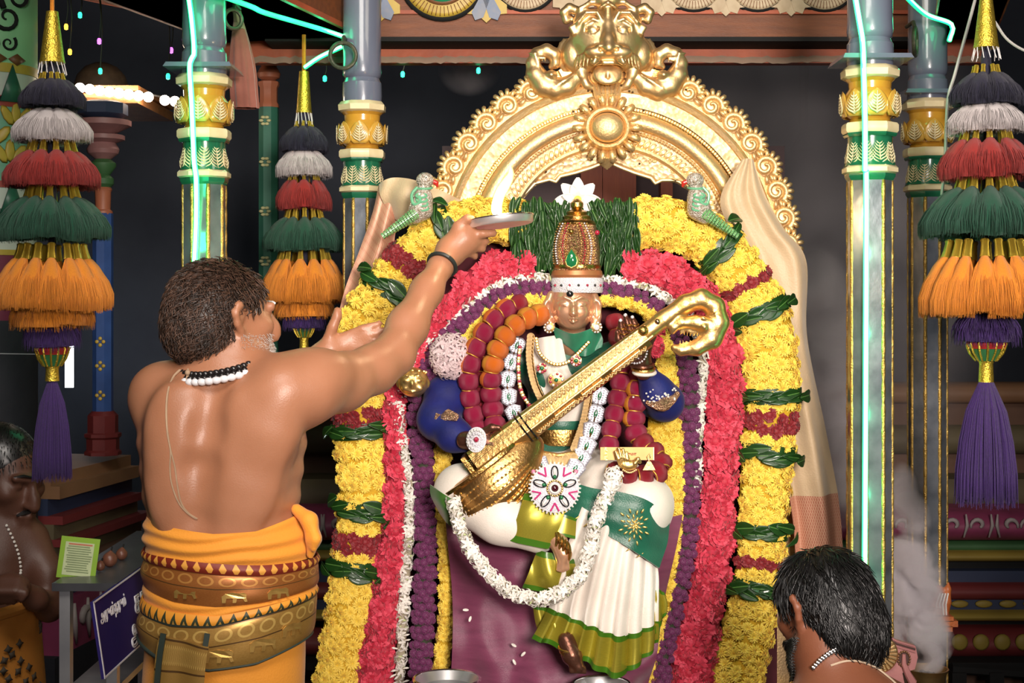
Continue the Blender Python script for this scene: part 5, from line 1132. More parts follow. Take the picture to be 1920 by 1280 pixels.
loft([[(824, 962, 3.66), (842, 984, 3.63), (868, 990, 3.63)], [(808, 930, 3.665), (832, 950, 3.61), (862, 968, 3.60)], [(806, 908, 3.68), (826, 922, 3.63), (852, 938, 3.61)]], 16, 14, thick=.003).obj('green_border', mat('leaf_green_silk', (.05, .15, .015), .4, 0, (.03, .10, .01), 20, sheen=.3), st)
loft([[(984, 925, 3.60), (1020, 930, 3.575), (1062, 945, 3.57)], [(972, 965, 3.575), (1010, 975, 3.56), (1050, 985, 3.56)], [(953, 1012, 3.59), (990, 1022, 3.57), (1028, 1028, 3.57)]], 20, 16, lambda u, v: .003 * math.sin(u * 9)).obj('border_panel', GGOLD, st)
loft([[(1035, 960, 3.59), (1060, 965, 3.58), (1080, 972, 3.59)], [(1030, 1000, 3.57), (1055, 1005, 3.57), (1078, 1010, 3.58)]], 10, 10).obj('border_panel', GGOLD, st)
loft([[(1010, 1030, 3.60), (1045, 1040, 3.585), (1085, 1050, 3.60)], [(990, 1075, 3.60), (1040, 1080, 3.58), (1090, 1078, 3.60)], [(980, 1100, 3.62), (1030, 1112, 3.60), (1085, 1110, 3.61)]], 24, 16, lambda u, v: .006 * math.sin(u * 12 - v * 6)).obj('border_panel', GGOLD, st)
# pleated fall of the sari
PD = 3.60
def pleat(u, v): return (.004 * math.sin(u * 50) * v, -(.013 * (math.sin(u * 44) + .4 * math.sin(u * 23 + 1)) * (.25 + .75 * v)), 0)
prow = [[(1092, 950, PD), (1130, 975, PD - .01), (1180, 1015, PD - .005), (1232, 1050, PD + .03)], [(1062, 1030, PD), (1115, 1050, PD - .02), (1178, 1075, PD - .02), (1236, 1085, PD + .03)], [(1036, 1110, PD), (1095, 1140, PD - .02), (1170, 1160, PD - .02), (1236, 1130, PD + .03)], [(1030, 1140, PD), (1090, 1166, PD - .02), (1168, 1192, PD - .02), (1236, 1165, PD + .03)]]
prow2 = [[(1030, 1138, PD), (1090, 1164, PD - .02), (1168, 1190, PD - .02), (1236, 1163, PD + .03)], [(1012, 1172, PD), (1080, 1198, PD - .02), (1165, 1228, PD - .02), (1238, 1180, PD + .03)], [(998, 1196, PD), (1070, 1226, PD - .02), (1160, 1268, PD - .025), (1236, 1205, PD + .03)]]
loft(prow, 90, 30, pleat).obj('pleats', WSILK, st); loft(prow2, 90, 14, lambda u, v: tuple(np.array(pleat(u, 1)) * 1.05)).obj('pleat_border', GGOLD, st)
loft([[(1000, 1130, PD + .03), (1030, 1140, PD + .02), (1060, 1150, PD + .02)], [(1005, 1165, PD + .03), (1040, 1180, PD + .01), (1080, 1190, PD + .01)], [(1015, 1200, PD + .03), (1050, 1200, PD + .02), (1085, 1215, PD + .02)]], 20, 12, lambda u, v: .006 * math.sin(u * 15)).obj('pleat_border', GGOLD, st)
loft([[(1205, 1080, PD + .03), (1225, 1095, PD + .04), (1244, 1110, PD + .06)], [(1215, 1140, PD + .03), (1232, 1140, PD + .04), (1250, 1130, PD + .06)], [(1218, 1190, PD + .03), (1230, 1185, PD + .04), (1248, 1150, PD + .06)]], 20, 12, lambda u, v: .006 * math.sin(u * 15)).obj('pleat_border', GGOLD, st)
# green sash with gold flower motif across the lap
def sash(u, v): return .003 * math.sin(v * 10 + u * 4)
so = loft([[(1062, 900, 3.655), (1110, 915, 3.62), (1165, 922, 3.60), (1218, 940, 3.60), (1254, 978, 3.65)], [(1055, 935, 3.63), (1110, 955, 3.60), (1160, 968, 3.585), (1208, 985, 3.585), (1248, 1022, 3.64)], [(1045, 965, 3.615), (1100, 985, 3.60), (1150, 1010, 3.58), (1192, 1036, 3.575), (1234, 1064, 3.62)]], 40, 16, sash, .004).obj('green_sash', GSILK, st)
for k in range(34):
    a = k * 2.4; r = 3 + k * .95; x, y = 1190 + r * math.cos(a) * .85, 985 + r * math.sin(a); MB().ball((0, 0, 0), 1, 8, 4, M=frame(P(x, y, 3.572), (0, -1, 0), spin=-a, scale=(h(4.5), h(1.8), .002))).obj('gold_motif', ZARI, so)
for k in range(8): x = 1060 + k * 20; y = 962 + k * 11.5; MB().ball((0, 0, 0), 1, 8, 4, M=frame(P(x, y - 2, 3.598 - .003 * min(k, 6)), (0, -1, 0), spin=.6, scale=(h(8), h(1.3), .002))).obj('gold_motif', ZARI, so)
# feet with anklets
FT = SDF(.0035); f = lambda x, y, o=0: P(x, y, 3.58) + Vector((0, -S(o, 3.58), 0)); fr0 = lambda r: S(r, 3.58)
FT.chain([f(1028, 1003, -6), f(1046, 1014, 0), f(1056, 1038, 4), f(1054, 1062, 6)], [fr0(15), fr0(17), fr0(15), fr0(9)], k=.01)
for k in range(4): FT.cone(f(1048 + k * 5, 1056, 8), f(1046 + k * 6, 1068 - abs(k - 1) * 2, 9), fr0(4.5), fr0(4), k=.003)
ft = FT.obj('foot', BRONZE, st)
for k in range(5): MB().tube([f(1038 + k * 6 + 17 * math.cos(a) * .35, 1008 + k * 6 + 17 * math.sin(a), 3 + 17 * math.cos(a)) for a in np.linspace(0, 2 * PI, 19)], fr0(3.2), 7).obj('anklet', GOLDD, ft)
F2 = SDF(.0035); F2.chain([f(1062, 1200), f(1072, 1226, 8), f(1084, 1246, 14)], [fr0(16), fr0(18), fr0(11)], k=.01)
for k in range(5): F2.cone(f(1070 + k * 6, 1244 + k, 14), f(1070 + k * 6.4, 1254 + k * .5, 16), fr0(4.4), fr0(3.8), k=.003)
ft = F2.obj('foot', DBRZ, st)
for k in range(3): MB().tube([f(1066 + k * 3 + 18 * math.cos(a), 1212 + k * 7 + 5 * math.sin(a), 6 + 16 * math.sin(a)) for a in np.linspace(0, 2 * PI, 19)], fr0(3), 7).obj('anklet', GOLDD, ft)

# ================================================================ jewellery hung on the statue (things)
def chain_of(name, label, pts, n, make, cat, group=None):
    path = spline([P(*q) for q in pts], n); t = thing(name, label, cat, path[-1], group)
    MB().tube(path, .0025, 6).obj('cord', GOLDD, t); sv = side_vecs(path)
    for k in range(n): make(t, path[k].lerp(path[k + 1], .5), sv[k][0], sv[k][1], k)
    return t
lk = MB().prism([(-.5, -.32), (-.2, -.5), (.2, -.5), (.5, -.32), (.42, .32), (.15, .5), (-.15, .5), (-.42, .32)], -.1, .16, bevel=.18)
for k in range(5):
    for j in range(7 - abs(k - 2)): lk.ball(((k - 2) * .17, (j - (6 - abs(k - 2)) / 2) * .125, .17), (.062, .055, .16), 6, 4, mi=1)
link_me = lk.mesh('rhinestone_link', smooth=False); link_me.materials.append(mat('link_silver', (.42, .41, .46), .35, .5)); link_me.materials.append(mat('link_stones', (.62, .60, .68), .2, .2, (.46, .44, .52), 200)); ov = MB().ball((0, 0, .16), (.12, .26, .14), 8, 5).mesh('green_stone'); ov.materials.append(EMER)
def mklink(sz):
    def fn(t, p, tt, sd, k):
        M_ = frame(p, (0, -1, .1), up=tt, scale=(sz, sz * 1.02, .014)); o = link('rhinestone_link', link_me, None, t, M_); link('green_stone', ov, None, o, M_)
    return fn
chain_of('rhinestone_chain', 'silver rhinestone chain hanging on the statue left side, left of the veena', [(975, 632, 3.82), (955, 690, 3.81), (952, 740, 3.80), (968, 785, 3.79), (1000, 845, 3.74), (1018, 880, 3.66)], 9, mklink(.046), 'necklace')
chain_of('rhinestone_chain', 'silver rhinestone chain hanging below the veena neck on the right', [(1128, 725, 3.80), (1118, 770, 3.79), (1106, 820, 3.76), (1088, 862, 3.70), (1072, 888, 3.64)], 6, mklink(.050), 'necklace')
coin_me = MB().lathe([(0, -.1), (1, -.1), (1, .1), (.8, .16), (.75, .1), (0, .12)], 14).mesh('coin'); coin_me.materials.append(GOLDP)
def mkcoin(r, lean):
    def fn(t, p, tt, sd, k): link('coin', coin_me, None, t, frame(p + sd * r * .6, (0, -1, 0) if not lean else (.4, -1, .3), up=tt, scale=(r, r, .010)))
    return fn
chain_of('coin_necklace', 'gold coin necklace on the statue chest, left side', [(1000, 628, 3.80), (998, 670, 3.79), (1006, 715, 3.785), (1022, 750, 3.785), (1040, 775, 3.79)], 22, mkcoin(.011, 0), 'necklace')
chain_of('coin_necklace', 'gold coin necklace hanging beside the right rhinestone chain', [(1112, 700, 3.80), (1108, 745, 3.79), (1098, 795, 3.78), (1080, 845, 3.74)], 22, mkcoin(.011, 0), 'necklace')
chain_of('bead_necklace', 'thin gold bead necklace crossing the statue chest, outer left', [(975, 648, 3.81), (972, 690, 3.795), (978, 735, 3.79), (1000, 770, 3.79)], 24, lambda t, p, tt, sd, k: MB().ball(p, .0062, 6, 4).obj('bead', GOLD if k % 3 else RUBY, t), 'necklace')
ch = chain_of('gem_necklace', 'gold necklace with ruby and emerald flower pendant on the statue chest', [(1005, 632, 3.80), (1012, 662, 3.79), (1036, 682, 3.785), (1062, 680, 3.785), (1082, 664, 3.79), (1105, 640, 3.80)], 26, lambda t, p, tt, sd, k: MB().ball(p, .0055, 6, 4).obj('bead', GOLD, t), 'necklace')
for cx2, cy2, R in ((1043, 712, 15), (1016, 690, 10), (1080, 676, 11)):
    pd = MB().lathe([(0, -.003), (S(R, 3.78), -.003), (S(R, 3.78), .002), (0, .006)], 18, M=frame(P(cx2, cy2, 3.78), (0, -1, 0))).obj('pendant', GOLD, ch); jew(P(cx2, cy2, 3.772), (h(4), h(3), h(4)), EMER, pd)
    for k in range(9): a = 2 * PI * k / 9; jew(P(cx2 + R * .75 * math.cos(a), cy2 + R * .75 * math.sin(a), 3.774), h(2.8), RUBY if k % 3 else PEARL, pd, 6)
# coin fringe at the waist
fg = thing('coin_fringe', 'row of overlapping gold coins hanging under the statue belt', 'ornament', P(1047, 858, 3.70))
MB().tube([P(1018, 848, 3.70), P(1047, 853, 3.685), P(1078, 848, 3.70)], .005, 6).obj('bar', GOLD, fg)
for k in range(8): link('coin', coin_me, None, fg, frame(P(1020 + k * 8, 860 + 3 * math.sin(k / 7 * PI), 3.69 - .002 * (k % 2)), (0, -1, 0), scale=(.012, .016, .012)))
# big round rhinestone pendant
bpn = thing('round_pendant', 'large round rhinestone pendant with dark centre stone on the statue lap', 'pendant', P(1040, 960, 3.55)); BP = frame(P(1040, 915, 3.55), (0, -1, .12)); pr = S(47, 3.55)
MB().lathe([(0, -.01), (pr * .97, -.008), (pr * .97, 0), (pr * .7, .008), (pr * .3, .010), (0, .010)], 40, M=BP).obj('disc', DIAM, bpn)
for k in range(40): a = 2 * PI * k / 40; MB().tube([(pr * .93 * math.cos(a), pr * .93 * math.sin(a), 0), (pr * 1.05 * math.cos(a), pr * 1.05 * math.sin(a), -.001)], [.003, .0018], 5, M=BP).obj('edge_pearl', PEARL, bpn)
for k in range(5):
    a = PI / 2 + 2 * PI * k / 5; M_ = BP @ Matrix.Rotation(a, 4, 'Z'); pe = MB().tube([(pr * (.62 + .26 * math.cos(b)), pr * .13 * math.sin(b), .012) for b in np.linspace(0, 2 * PI, 17)], .0016, 5, M=M_).obj('petal_outline', BLKST, bpn)
    MB().ball((pr * .45, 0, .012), (.006, .005, .005), 8, 5, M=M_).obj('green_stone', EMER, bpn); MB().ball((pr * .66, 0, .010), (.012, .004, .005), 8, 5, M=M_).obj('white_stone', PEARL, bpn)
    M2 = BP @ Matrix.Rotation(a + PI / 5, 4, 'Z')
    for s in (-1, 1): MB().tube([(pr * .58, 0, .011), (pr * .90, s * pr * .17, .007)], .0022, 5, M=M2).obj('pink_line', mat('pink_stones', (.62, .05, .22), .25), bpn)
for k in range(20): a = 2 * PI * k / 20; MB().ball((pr * .30 * math.cos(a), pr * .30 * math.sin(a), .012), .0034, 6, 4, M=BP).obj('gold_bead', GOLDD, bpn)
MB().tube([(pr * .18 * math.cos(a), pr * .18 * math.sin(a), .016) for a in np.linspace(0, 2 * PI, 25)], .0028, 7, M=BP).obj('pearl_ring', PEARL, bpn); MB().ball((0, 0, .012), (pr * .15, pr * .15, .006), 14, 6, M=BP).obj('dark_stone', mat('garnet', (.06, .008, .012), .08, coat=.8), bpn)
for s in (-1, 1): MB().ball(P(1040 + s * 40, 884, 3.56), .006, 8, 5).obj('pink_bead', mat('pink_pearl', (.7, .25, .38), .25), bpn)

# ================================================================ veena
ve = thing('veena', 'gilded veena lute with dragon head scroll held across the statue', 'instrument', P(915, 960, 3.62)); VD = 3.66
ax0, ax1 = P(905, 862, VD), P(1222, 622, VD - .02); av = (ax1 - ax0).normalized(); bv = av.cross(Vector((0, -1, 0))).normalized(); bv = bv if bv.z < 0 else -bv; nv_ = Vector((0, -1, 0))
GEMB = mat('embossed_antique_gold', (.80, .50, .17), .28, 1.0, (.45, .24, .06), 60, .9, 100, tex='voronoi')
vs = SDF(.0045); c = P(924, 903, VD)
Rb = Matrix((av, bv, nv_)).transposed()
vs.ell(c + bv * .008, (S(88, VD), S(70, VD), S(60, VD)), Rb.to_4x4(), k=.01); vs.ell(P(968, 858, VD), (S(60, VD), S(36, VD), S(34, VD)), Rb.to_4x4(), k=.04)
vs.box(c - bv * (S(84, VD)), (S(140, VD), S(44, VD), S(90, VD)), .004, Rb.to_4x4(), k=.006, op=-1)
gd = vs.obj('gourd', mat('bronze_gold', (.66, .40, .15), .30, .95, (.50, .28, .09), 30, .25, 140), ve)
for r in range(15):   # raised embossed ribs with beads round the gourd
    w = -.95 + r * .19
    for k in range(15):
        a = -1.25 + k * .178; p_ = c + bv * (.008 + S(62, VD) * math.sin(a + 1.57) * math.cos(w)) + av * (S(88, VD) * math.sin(a)) * .0
    pts = []
    for k in range(22):
        t_ = -1.1 + 2.2 * k / 21; la = w
        X = math.sin(t_); Yb = math.cos(t_) * math.cos(la * 1.15 + .15); Zn = math.cos(t_) * math.sin(la * 1.15 + .15)
        if Zn < -.02 or Yb < -.42: continue
        pts.append(c + bv * .008 + (av * (X * S(88, VD)) + bv * (Yb * S(70, VD)) + nv_ * (Zn * S(60, VD))) * 1.022)
    if len(pts) > 3:
        mb = MB().tube(pts, .0022, 5)
        for p_ in pts[1::1]: mb.ball(p_ + nv_ * .001, .0036, 5, 3)
        o = mb.obj('embossed_rib', GOLD, ve); 
# soundboard edge and neck
def vneck(s, wpx, dep): return None
nk = MB(); K = 30; vsn = []; prof = lambda w, dp: [(-w, -dp * .4), (-w, dp * .5), (-w * .8, dp * .8), (w * .25, dp), (w * .8, dp * .7), (w, dp * .2), (w * .8, -dp * .5)]
for k in range(K + 1):
    s = k / K; p_ = ax0.lerp(ax1, s) + av * (-.02); w = S(30 - 8 * s, VD); dp = .040 - .010 * s
    for b_, n_ in prof(w, dp): vsn.append(p_ + bv * b_ + nv_ * n_)
n7 = 7; nk.add(vsn, [(i * n7 + j, i * n7 + (j + 1) % n7, (i + 1) * n7 + (j + 1) % n7, (i + 1) * n7 + j) for i in range(K) for j in range(n7)] + [tuple(range(n7)), tuple(K * n7 + j for j in range(n7))])
neck = nk.obj('neck', mat('neck_gold', (.72, .46, .17), .33, .95, (.52, .30, .10), 40, .35, 110), ve, sharp=30)
chev = MB().tube([(-.012, 0, 0), (0, .012, .002), (.012, 0, 0)], [.0016, .0024, .0016], 5); chev.ball((0, .003, 0), (.0045, .005, .003), 6, 4); chev_me = chev.mesh('embossed_leaf'); chev_me.materials.append(GOLDP)
for k in range(26):
    s = .30 + .62 * k / 25; p_ = ax0.lerp(ax1, s); w = S(30 - 8 * s, VD); link('embossed_leaf', chev_me, None, neck, frame(p_ - bv * w * .30 + nv_ * (.040 - .010 * s) * .93, (nv_ - bv * .15), up=-bv, scale=1.25)); link('embossed_leaf', chev_me, None, neck, frame(p_ + bv * w * .62 + nv_ * (.040 - .010 * s) * .84, (nv_ + bv * .5), up=bv, scale=.7))
for off in (-.82, .22):
    MB().tube([ax0.lerp(ax1, s) + bv * S(30 - 8 * s, VD) * off + nv_ * (.040 - .010 * s) * (.8 if off < 0 else 1.0) for s in np.linspace(.22, .99, 30)], .0030, 6).obj('edge_rib', GOLDP, neck)
for s0, s1 in ((.40, .52), (.56, .68), (.74, .9)): MB().tube([ax0.lerp(ax1, s) + bv * S(30 - 8 * s, VD) * .55 + nv_ * (.040 - .010 * s) * .93 for s in np.linspace(s0, s1, 8)], .0024, 6).obj('inlay_line', GOLDP, neck)
for s, m in ((.245, BLKST), (.27, BLKST)): MB().tube([ax0.lerp(ax1, s) + bv * S(30, VD) * b_ * 1.03 + nv_ * n_ for b_, n_ in ((-1, -.02), (-1, .02), (-.8, .033), (.25, .041), (.8, .030), (1, .01), (1, -.02))], .0025, 6).obj('black_tie', m, ve)
br = MB().box((0, 0, 0), (.10, .012, .05), M=frame(P(880, 868, VD), -bv, up=av)).obj('bridge', GOLDD, ve, smooth=False)
MB().prism([(S(88, VD) * math.cos(a), S(56, VD) * math.sin(a)) for a in np.linspace(0, 2 * PI, 30, endpoint=False)], -.006, .003, M=Matrix.Translation(c - bv * S(36, VD)) @ Matrix((av, nv_, -bv)).transposed().to_4x4()).obj('soundboard', GOLDD, ve)
for k in range(4): MB().tube([P(868 + k * 2, 872 + k * 3, VD - .05), P(960, 800 + k * 3, VD - .052), P(1215, 612 + k * 3, VD - .05)], .0006, 4).obj('string', mat('string_wire', (.7, .6, .4), .3, 1), ve)
pg = MB().ball(P(1206, 620, VD - .045), .014, 12, 8).obj('peg', GOLDD, ve); jew(P(1233, 603, VD - .04), .008, mat('copper_stud', (.8, .45, .3), .2, 1), ve)
# scroll and dragon head
ys = SDF(.0036); Y_ = lambda x, y, o=0: P(x, y, VD - .02) + Vector((0, -S(o, VD), 0)); yr = lambda r: S(r, VD)
ys.chain([Y_(1200, 632), Y_(1245, 598), Y_(1285, 570), Y_(1315, 560), Y_(1340, 574), Y_(1346, 604), Y_(1334, 632)], [yr(17), yr(16), yr(17), yr(18), yr(18), yr(20), yr(22)], k=yr(8))
ys.chain([Y_(1330, 636, 4), Y_(1305, 652, 6), Y_(1276, 656, 6), Y_(1264, 652, 6)], [yr(19), yr(14), yr(10), yr(7)], k=yr(6))       # lower jaw
ys.chain([Y_(1330, 612, 6), Y_(1304, 604, 8), Y_(1276, 604, 8), Y_(1262, 614, 8), Y_(1260, 622, 8)], [yr(17), yr(13), yr(10), yr(8), yr(5)], k=yr(6))  # upper jaw with curled snout
for k in range(7): ys.cone(Y_(1276 + k * 6, 616 + k * .8, 9), Y_(1275 + k * 6, 628 + k * .6, 9), yr(3.4), yr(1.4), k=yr(1)); ys.cone(Y_(1274 + k * 6, 648 - k * .6, 9), Y_(1274 + k * 6, 638 - k * .5, 9), yr(3), yr(1.3), k=yr(1))
ys.ell(Y_(1318, 612, 20), (yr(7), yr(6), yr(7)), k=yr(2)); ys.chain([Y_(1302, 598, 16), Y_(1316, 596, 20), Y_(1332, 604, 18)], [yr(3), yr(4), yr(3)], k=yr(2))
for k in range(9): a = -1.0 + k * .30; ys.ell(Y_(1322 + 32 * math.cos(a), 604 + 36 * math.sin(a), 8), (yr(6), yr(8), yr(6)), k=yr(2)); ys.ell(Y_(1322 + 22 * math.cos(a + .15), 604 + 26 * math.sin(a + .15), 16), (yr(4), yr(5), yr(4)), k=yr(1.5))
ys.obj('dragon_scroll', GOLD, ve)
# ================================================================ silk braids, bundles, cloths and small offerings
def boll(seed, m1, m2):
    mb = MB(); n = 22; pr = [(.45, -.54), (.74, -.46), (.95, -.25), (1.0, 0), (.95, .25), (.74, .46), (.45, .54)]; vs = []
    for i, (r, z) in enumerate(pr):
        for j in range(n): a = 2 * PI * j / n; rr = r * (1 + .05 * math.sin(j * 2.7 + seed)); vs.append((rr * math.cos(a), rr * math.sin(a), z))
    k = len(pr); fs = []; ms = []
    mb.v = vs
    for i in range(k - 1):
        for j in range(n): mb.f.append((i * n + j, i * n + (j + 1) % n, (i + 1) * n + (j + 1) % n, (i + 1) * n + j)); mb.m.append(1 if 8 <= j <= 14 else 0)
    me = mb.mesh('silk_boll', sharp=None); me.materials.append(m1); me.materials.append(m2); return me
def silk(name, c, c2): return mat(name, c, .38, 0, c2, 40, .5, 90, sheen=.05, stretch=(6, 6, .6))
MAG = silk('magenta_silk', (.36, .006, .055), (.20, .003, .03)); CRIM = silk('crimson_silk', (.32, .006, .022), (.18, .003, .012)); ORG = silk('orange_silk', (.80, .20, .012), (.58, .10, .008)); AMB = silk('amber_silk', (.82, .34, .02), (.6, .2, .01)); TEAL = silk('teal_silk', (.01, .09, .10), (.006, .05, .06))
BM = {k: boll(i, *v) for i, (k, v) in enumerate(dict(mo=(MAG, ORG), om=(ORG, AMB), cc=(CRIM, CRIM), mm=(MAG, MAG), ca=(MAG, AMB)).items())}
TIE = MB().tube([(math.cos(a), math.sin(a), 0) for a in np.linspace(0, 2 * PI, 21)], .10, 5).mesh('gold_tie'); TIE.materials.append(mat('gold_tie_thread', (.85, .45, .08), .35, .6))
def braid(label, pts, n, w, kinds, gap=.98):
    path = spline([P(*q) for q in pts], n); t = thing('silk_braid', label, 'garland', path[-1], 'puffed silk braids on the statue')
    for k in range(n):
        a, b = path[k], path[k + 1]; L = (b - a).length; M_ = frame(a.lerp(b, .5), b - a, up=(0, -1, 0), spin=0, scale=(w, w, L * .98)); o = link('silk_boll', BM[kinds[k % len(kinds)] if k < len(kinds) else kinds[-1]], None, t, M_)
        link('gold_tie', TIE, None, o, frame(b, b - a, up=(0, -1, 0), scale=w * .66))
braid('outer puffed magenta silk braid on the statue left, gold ties', [(960, 572, 3.83), (922, 600, 3.80), (898, 640, 3.79), (880, 685, 3.78), (880, 740, 3.79), (892, 790, 3.79), (902, 822, 3.77)], 9, S(20, 3.8), ['mo', 'mo', 'mo', 'mo', 'mo', 'mm'])
braid('inner puffed orange silk braid on the statue left, turning magenta below', [(1022, 588, 3.83), (985, 596, 3.79), (952, 622, 3.77), (930, 660, 3.76), (920, 705, 3.765), (922, 755, 3.78), (930, 810, 3.76)], 10, S(21, 3.78), ['om', 'om', 'om', 'om', 'om', 'om', 'mo', 'mm'])
braid('dark teal puffed silk strand tucked between the two left braids', [(985, 565, 3.86), (955, 578, 3.84), (920, 630, 3.83), (905, 700, 3.83), (908, 780, 3.82)], 9, S(18, 3.8), ['cc'])
braid('puffed magenta silk braid below the raised hand, next to the rhinestone chain', [(1150, 590, 3.86), (1160, 640, 3.84), (1166, 690, 3.80), (1158, 745, 3.79), (1148, 795, 3.77), (1140, 850, 3.74)], 9, S(19, 3.78), ['cc', 'cc', 'mm'])
braid('puffed magenta silk braid curling into a loop on the statue right lap', [(1200, 690, 3.80), (1192, 745, 3.78), (1188, 795, 3.77), (1200, 830, 3.75), (1228, 850, 3.72), (1244, 872, 3.70), (1222, 892, 3.67), (1180, 892, 3.66), (1140, 884, 3.68)], 12, S(22, 3.75), ['mm', 'ca', 'ca', 'ca', 'mm', 'cc'])
def cluster(name, label, cx, cy, d, rx, ry, dep, n, meshes, fr, m, cat, tilt=.5, seed=1):
    t = thing(name, label, cat, P(cx, cy + ry, d)); rg = random.Random(seed); MB().ball(P(cx, cy, d), (S(rx, d) * .8, dep * .7, S(ry, d) * .8), 14, 8).obj('core', m, t)
    for k in range(n):
        z = 1 - (k + .5) / n * 1.0; a = k * 2.39996; r = math.sqrt(max(0, 1 - z * z)); nr = Vector((r * math.cos(a), -z, r * math.sin(a)))
        p_ = P(cx, cy, d) + Vector((nr.x * S(rx, d), nr.y * dep, nr.z * S(ry, d))); nr = (nr + Vector((rg.uniform(-tilt, tilt), 0, rg.uniform(-tilt, tilt)))).normalized()
        link('flower', rg.choice(meshes), None, t, frame(p_, nr, spin=rg.random() * 6, scale=fr * rg.uniform(.85, 1.15)))
    return t
BLUSH = fmat('blush_petals', (.74, .60, .60), (.66, .48, .50)); TUB = []
for m_ in TU[:3]: c_ = m_.copy(); c_.materials.clear(); c_.materials.append(BLUSH); c_.materials.append(BLUSH); TUB.append(c_)
cluster('tuberose_bunch', 'tight bunch of pale pinkish tuberose blossoms left of the silk braids', 846, 668, 3.80, 40, 42, .04, 46, TUB, .0225, BLUSH, 'flowers', seed=2)
cluster('tuberose_bunch', 'small bunch of white tuberose by the gold plaque on the lap', 1150, 892, 3.60, 16, 18, .02, 16, TU[:3], .015, WCORE, 'flowers', seed=3)
cluster('pink_flower_bunch', 'small pink petals tucked behind the raised hand', 1228, 640, 3.76, 14, 26, .015, 8, CA, .018, PCORE, 'flowers', seed=4)
# lap garland
garland('tuberose_lap_garland', 'white tuberose garland looping in a U across the statue lap', [(850, 940, 3.60), (868, 1000, 3.56), (895, 1048, 3.55), (935, 1092, 3.54), (980, 1118, 3.535), (1030, 1120, 3.53), (1078, 1090, 3.52), (1104, 1040, 3.52), (1116, 985, 3.53), (1130, 940, 3.55), (1150, 905, 3.59)], 38, .024, TU[:3], .0205, WCORE, pitch=.66, seed=21, tilt=.7, core_k=.5, arc=3.2, outward=.4)
# white lotus behind the crown
lo = thing('white_lotus', 'open white lotus blossom behind the tip of the crown', 'flower', P(1083, 395, 3.93)); LOT = mat('lotus_petal_white', (.90, .87, .85), .5, 0, (.84, .80, .76), 20)
def lotus_petal(u, v): w = .036 * math.sin(PI * (.10 + .88 * v)) ** .75; x = (u - .5) * w; return (x, v * .064, .010 * math.sin(PI * v) - (abs(u - .5) * 2) ** 2 * -.008)
lpm = MB().grid(lotus_petal, 8, 10, thick=.0015).mesh('petal'); lpm.materials.append(LOT)
for n, r, til, ph in ((8, 1.0, .15, 0), (7, .8, .5, .4)):
    for k in range(n): a = 2 * PI * k / n + ph; link('petal', lpm, None, lo, Matrix.Translation(P(1083, 376, 3.92 - .01 * (til > .3))) @ Matrix.Rotation(PI / 2, 4, 'X') @ Matrix.Rotation(a, 4, 'Z') @ Matrix.Rotation(til, 4, 'X') @ Matrix.Scale(r, 4))
MB().ball(P(1083, 374, 3.90), .012, 10, 6).obj('heart', YEL, lo)
# face pot with lily
po = thing('gold_face_pot', 'small round gold pot with embossed face hanging left of the blue sleeve', 'pot', P(775, 745, 3.78)); PG = SDF(.0032); g_ = lambda x, y, o=0: P(775 + x, 716 + y, 3.78) + Vector((0, -S(o, 3.78), 0)); g = lambda r: S(r, 3.78)
PG.ell(g_(0, 0), (g(29), g(27), g(28)), k=.004); PG.ell(g_(0, 2, 27), (g(4), g(5), g(7)), k=g(3))
for s in (-1, 1): PG.ell(g_(s * 11, -4, 24), (g(6), g(3), g(4)), k=g(2)); PG.ell(g_(s * 13, 10, 20), (g(7), g(5), g(6)), k=g(3)); PG.chain([g_(s * 5, -12, 24), g_(s * 12, -14, 22), g_(s * 19, -9, 18)], [g(1.6)] * 3, k=g(1)); PG.ell(g_(s * 27, 2, 4), (g(5), g(4), g(9)), k=g(2))
PG.chain([g_(-8, 15, 21), g_(0, 17, 24), g_(8, 15, 21)], [g(2)] * 3, k=g(1)); PG.obj('pot', GOLD, po)
for k in range(12): a = 2 * PI * k / 12; MB().ball(g_(24 * math.cos(a), -18 + 4 * math.sin(a), 18 * math.sin(-a)), g(3), 6, 4).obj('rim_bead', GOLD, po)
li = thing('white_lily', 'greenish white lily lying on the gold face pot', 'flower', P(770, 690, 3.76)); LIL = mat('lily_petal', (.78, .82, .62), .45, 0, (.62, .72, .40), 18)
lpl = lpm.copy(); lpl.materials.clear(); lpl.materials.append(LIL)
for k in range(6): link('petal', lpl, None, li, Matrix.Translation(P(760, 682, 3.755)) @ Matrix.Rotation(-.75, 4, 'Y') @ Matrix.Rotation(k * PI / 3, 4, 'Z') @ Matrix.Rotation(.95, 4, 'X') @ Matrix.Scale(1.05, 4))
MB().tube([P(745, 690, 3.755), P(762, 681, 3.755)], [.006, .014], 8).obj('throat', LIL, li)
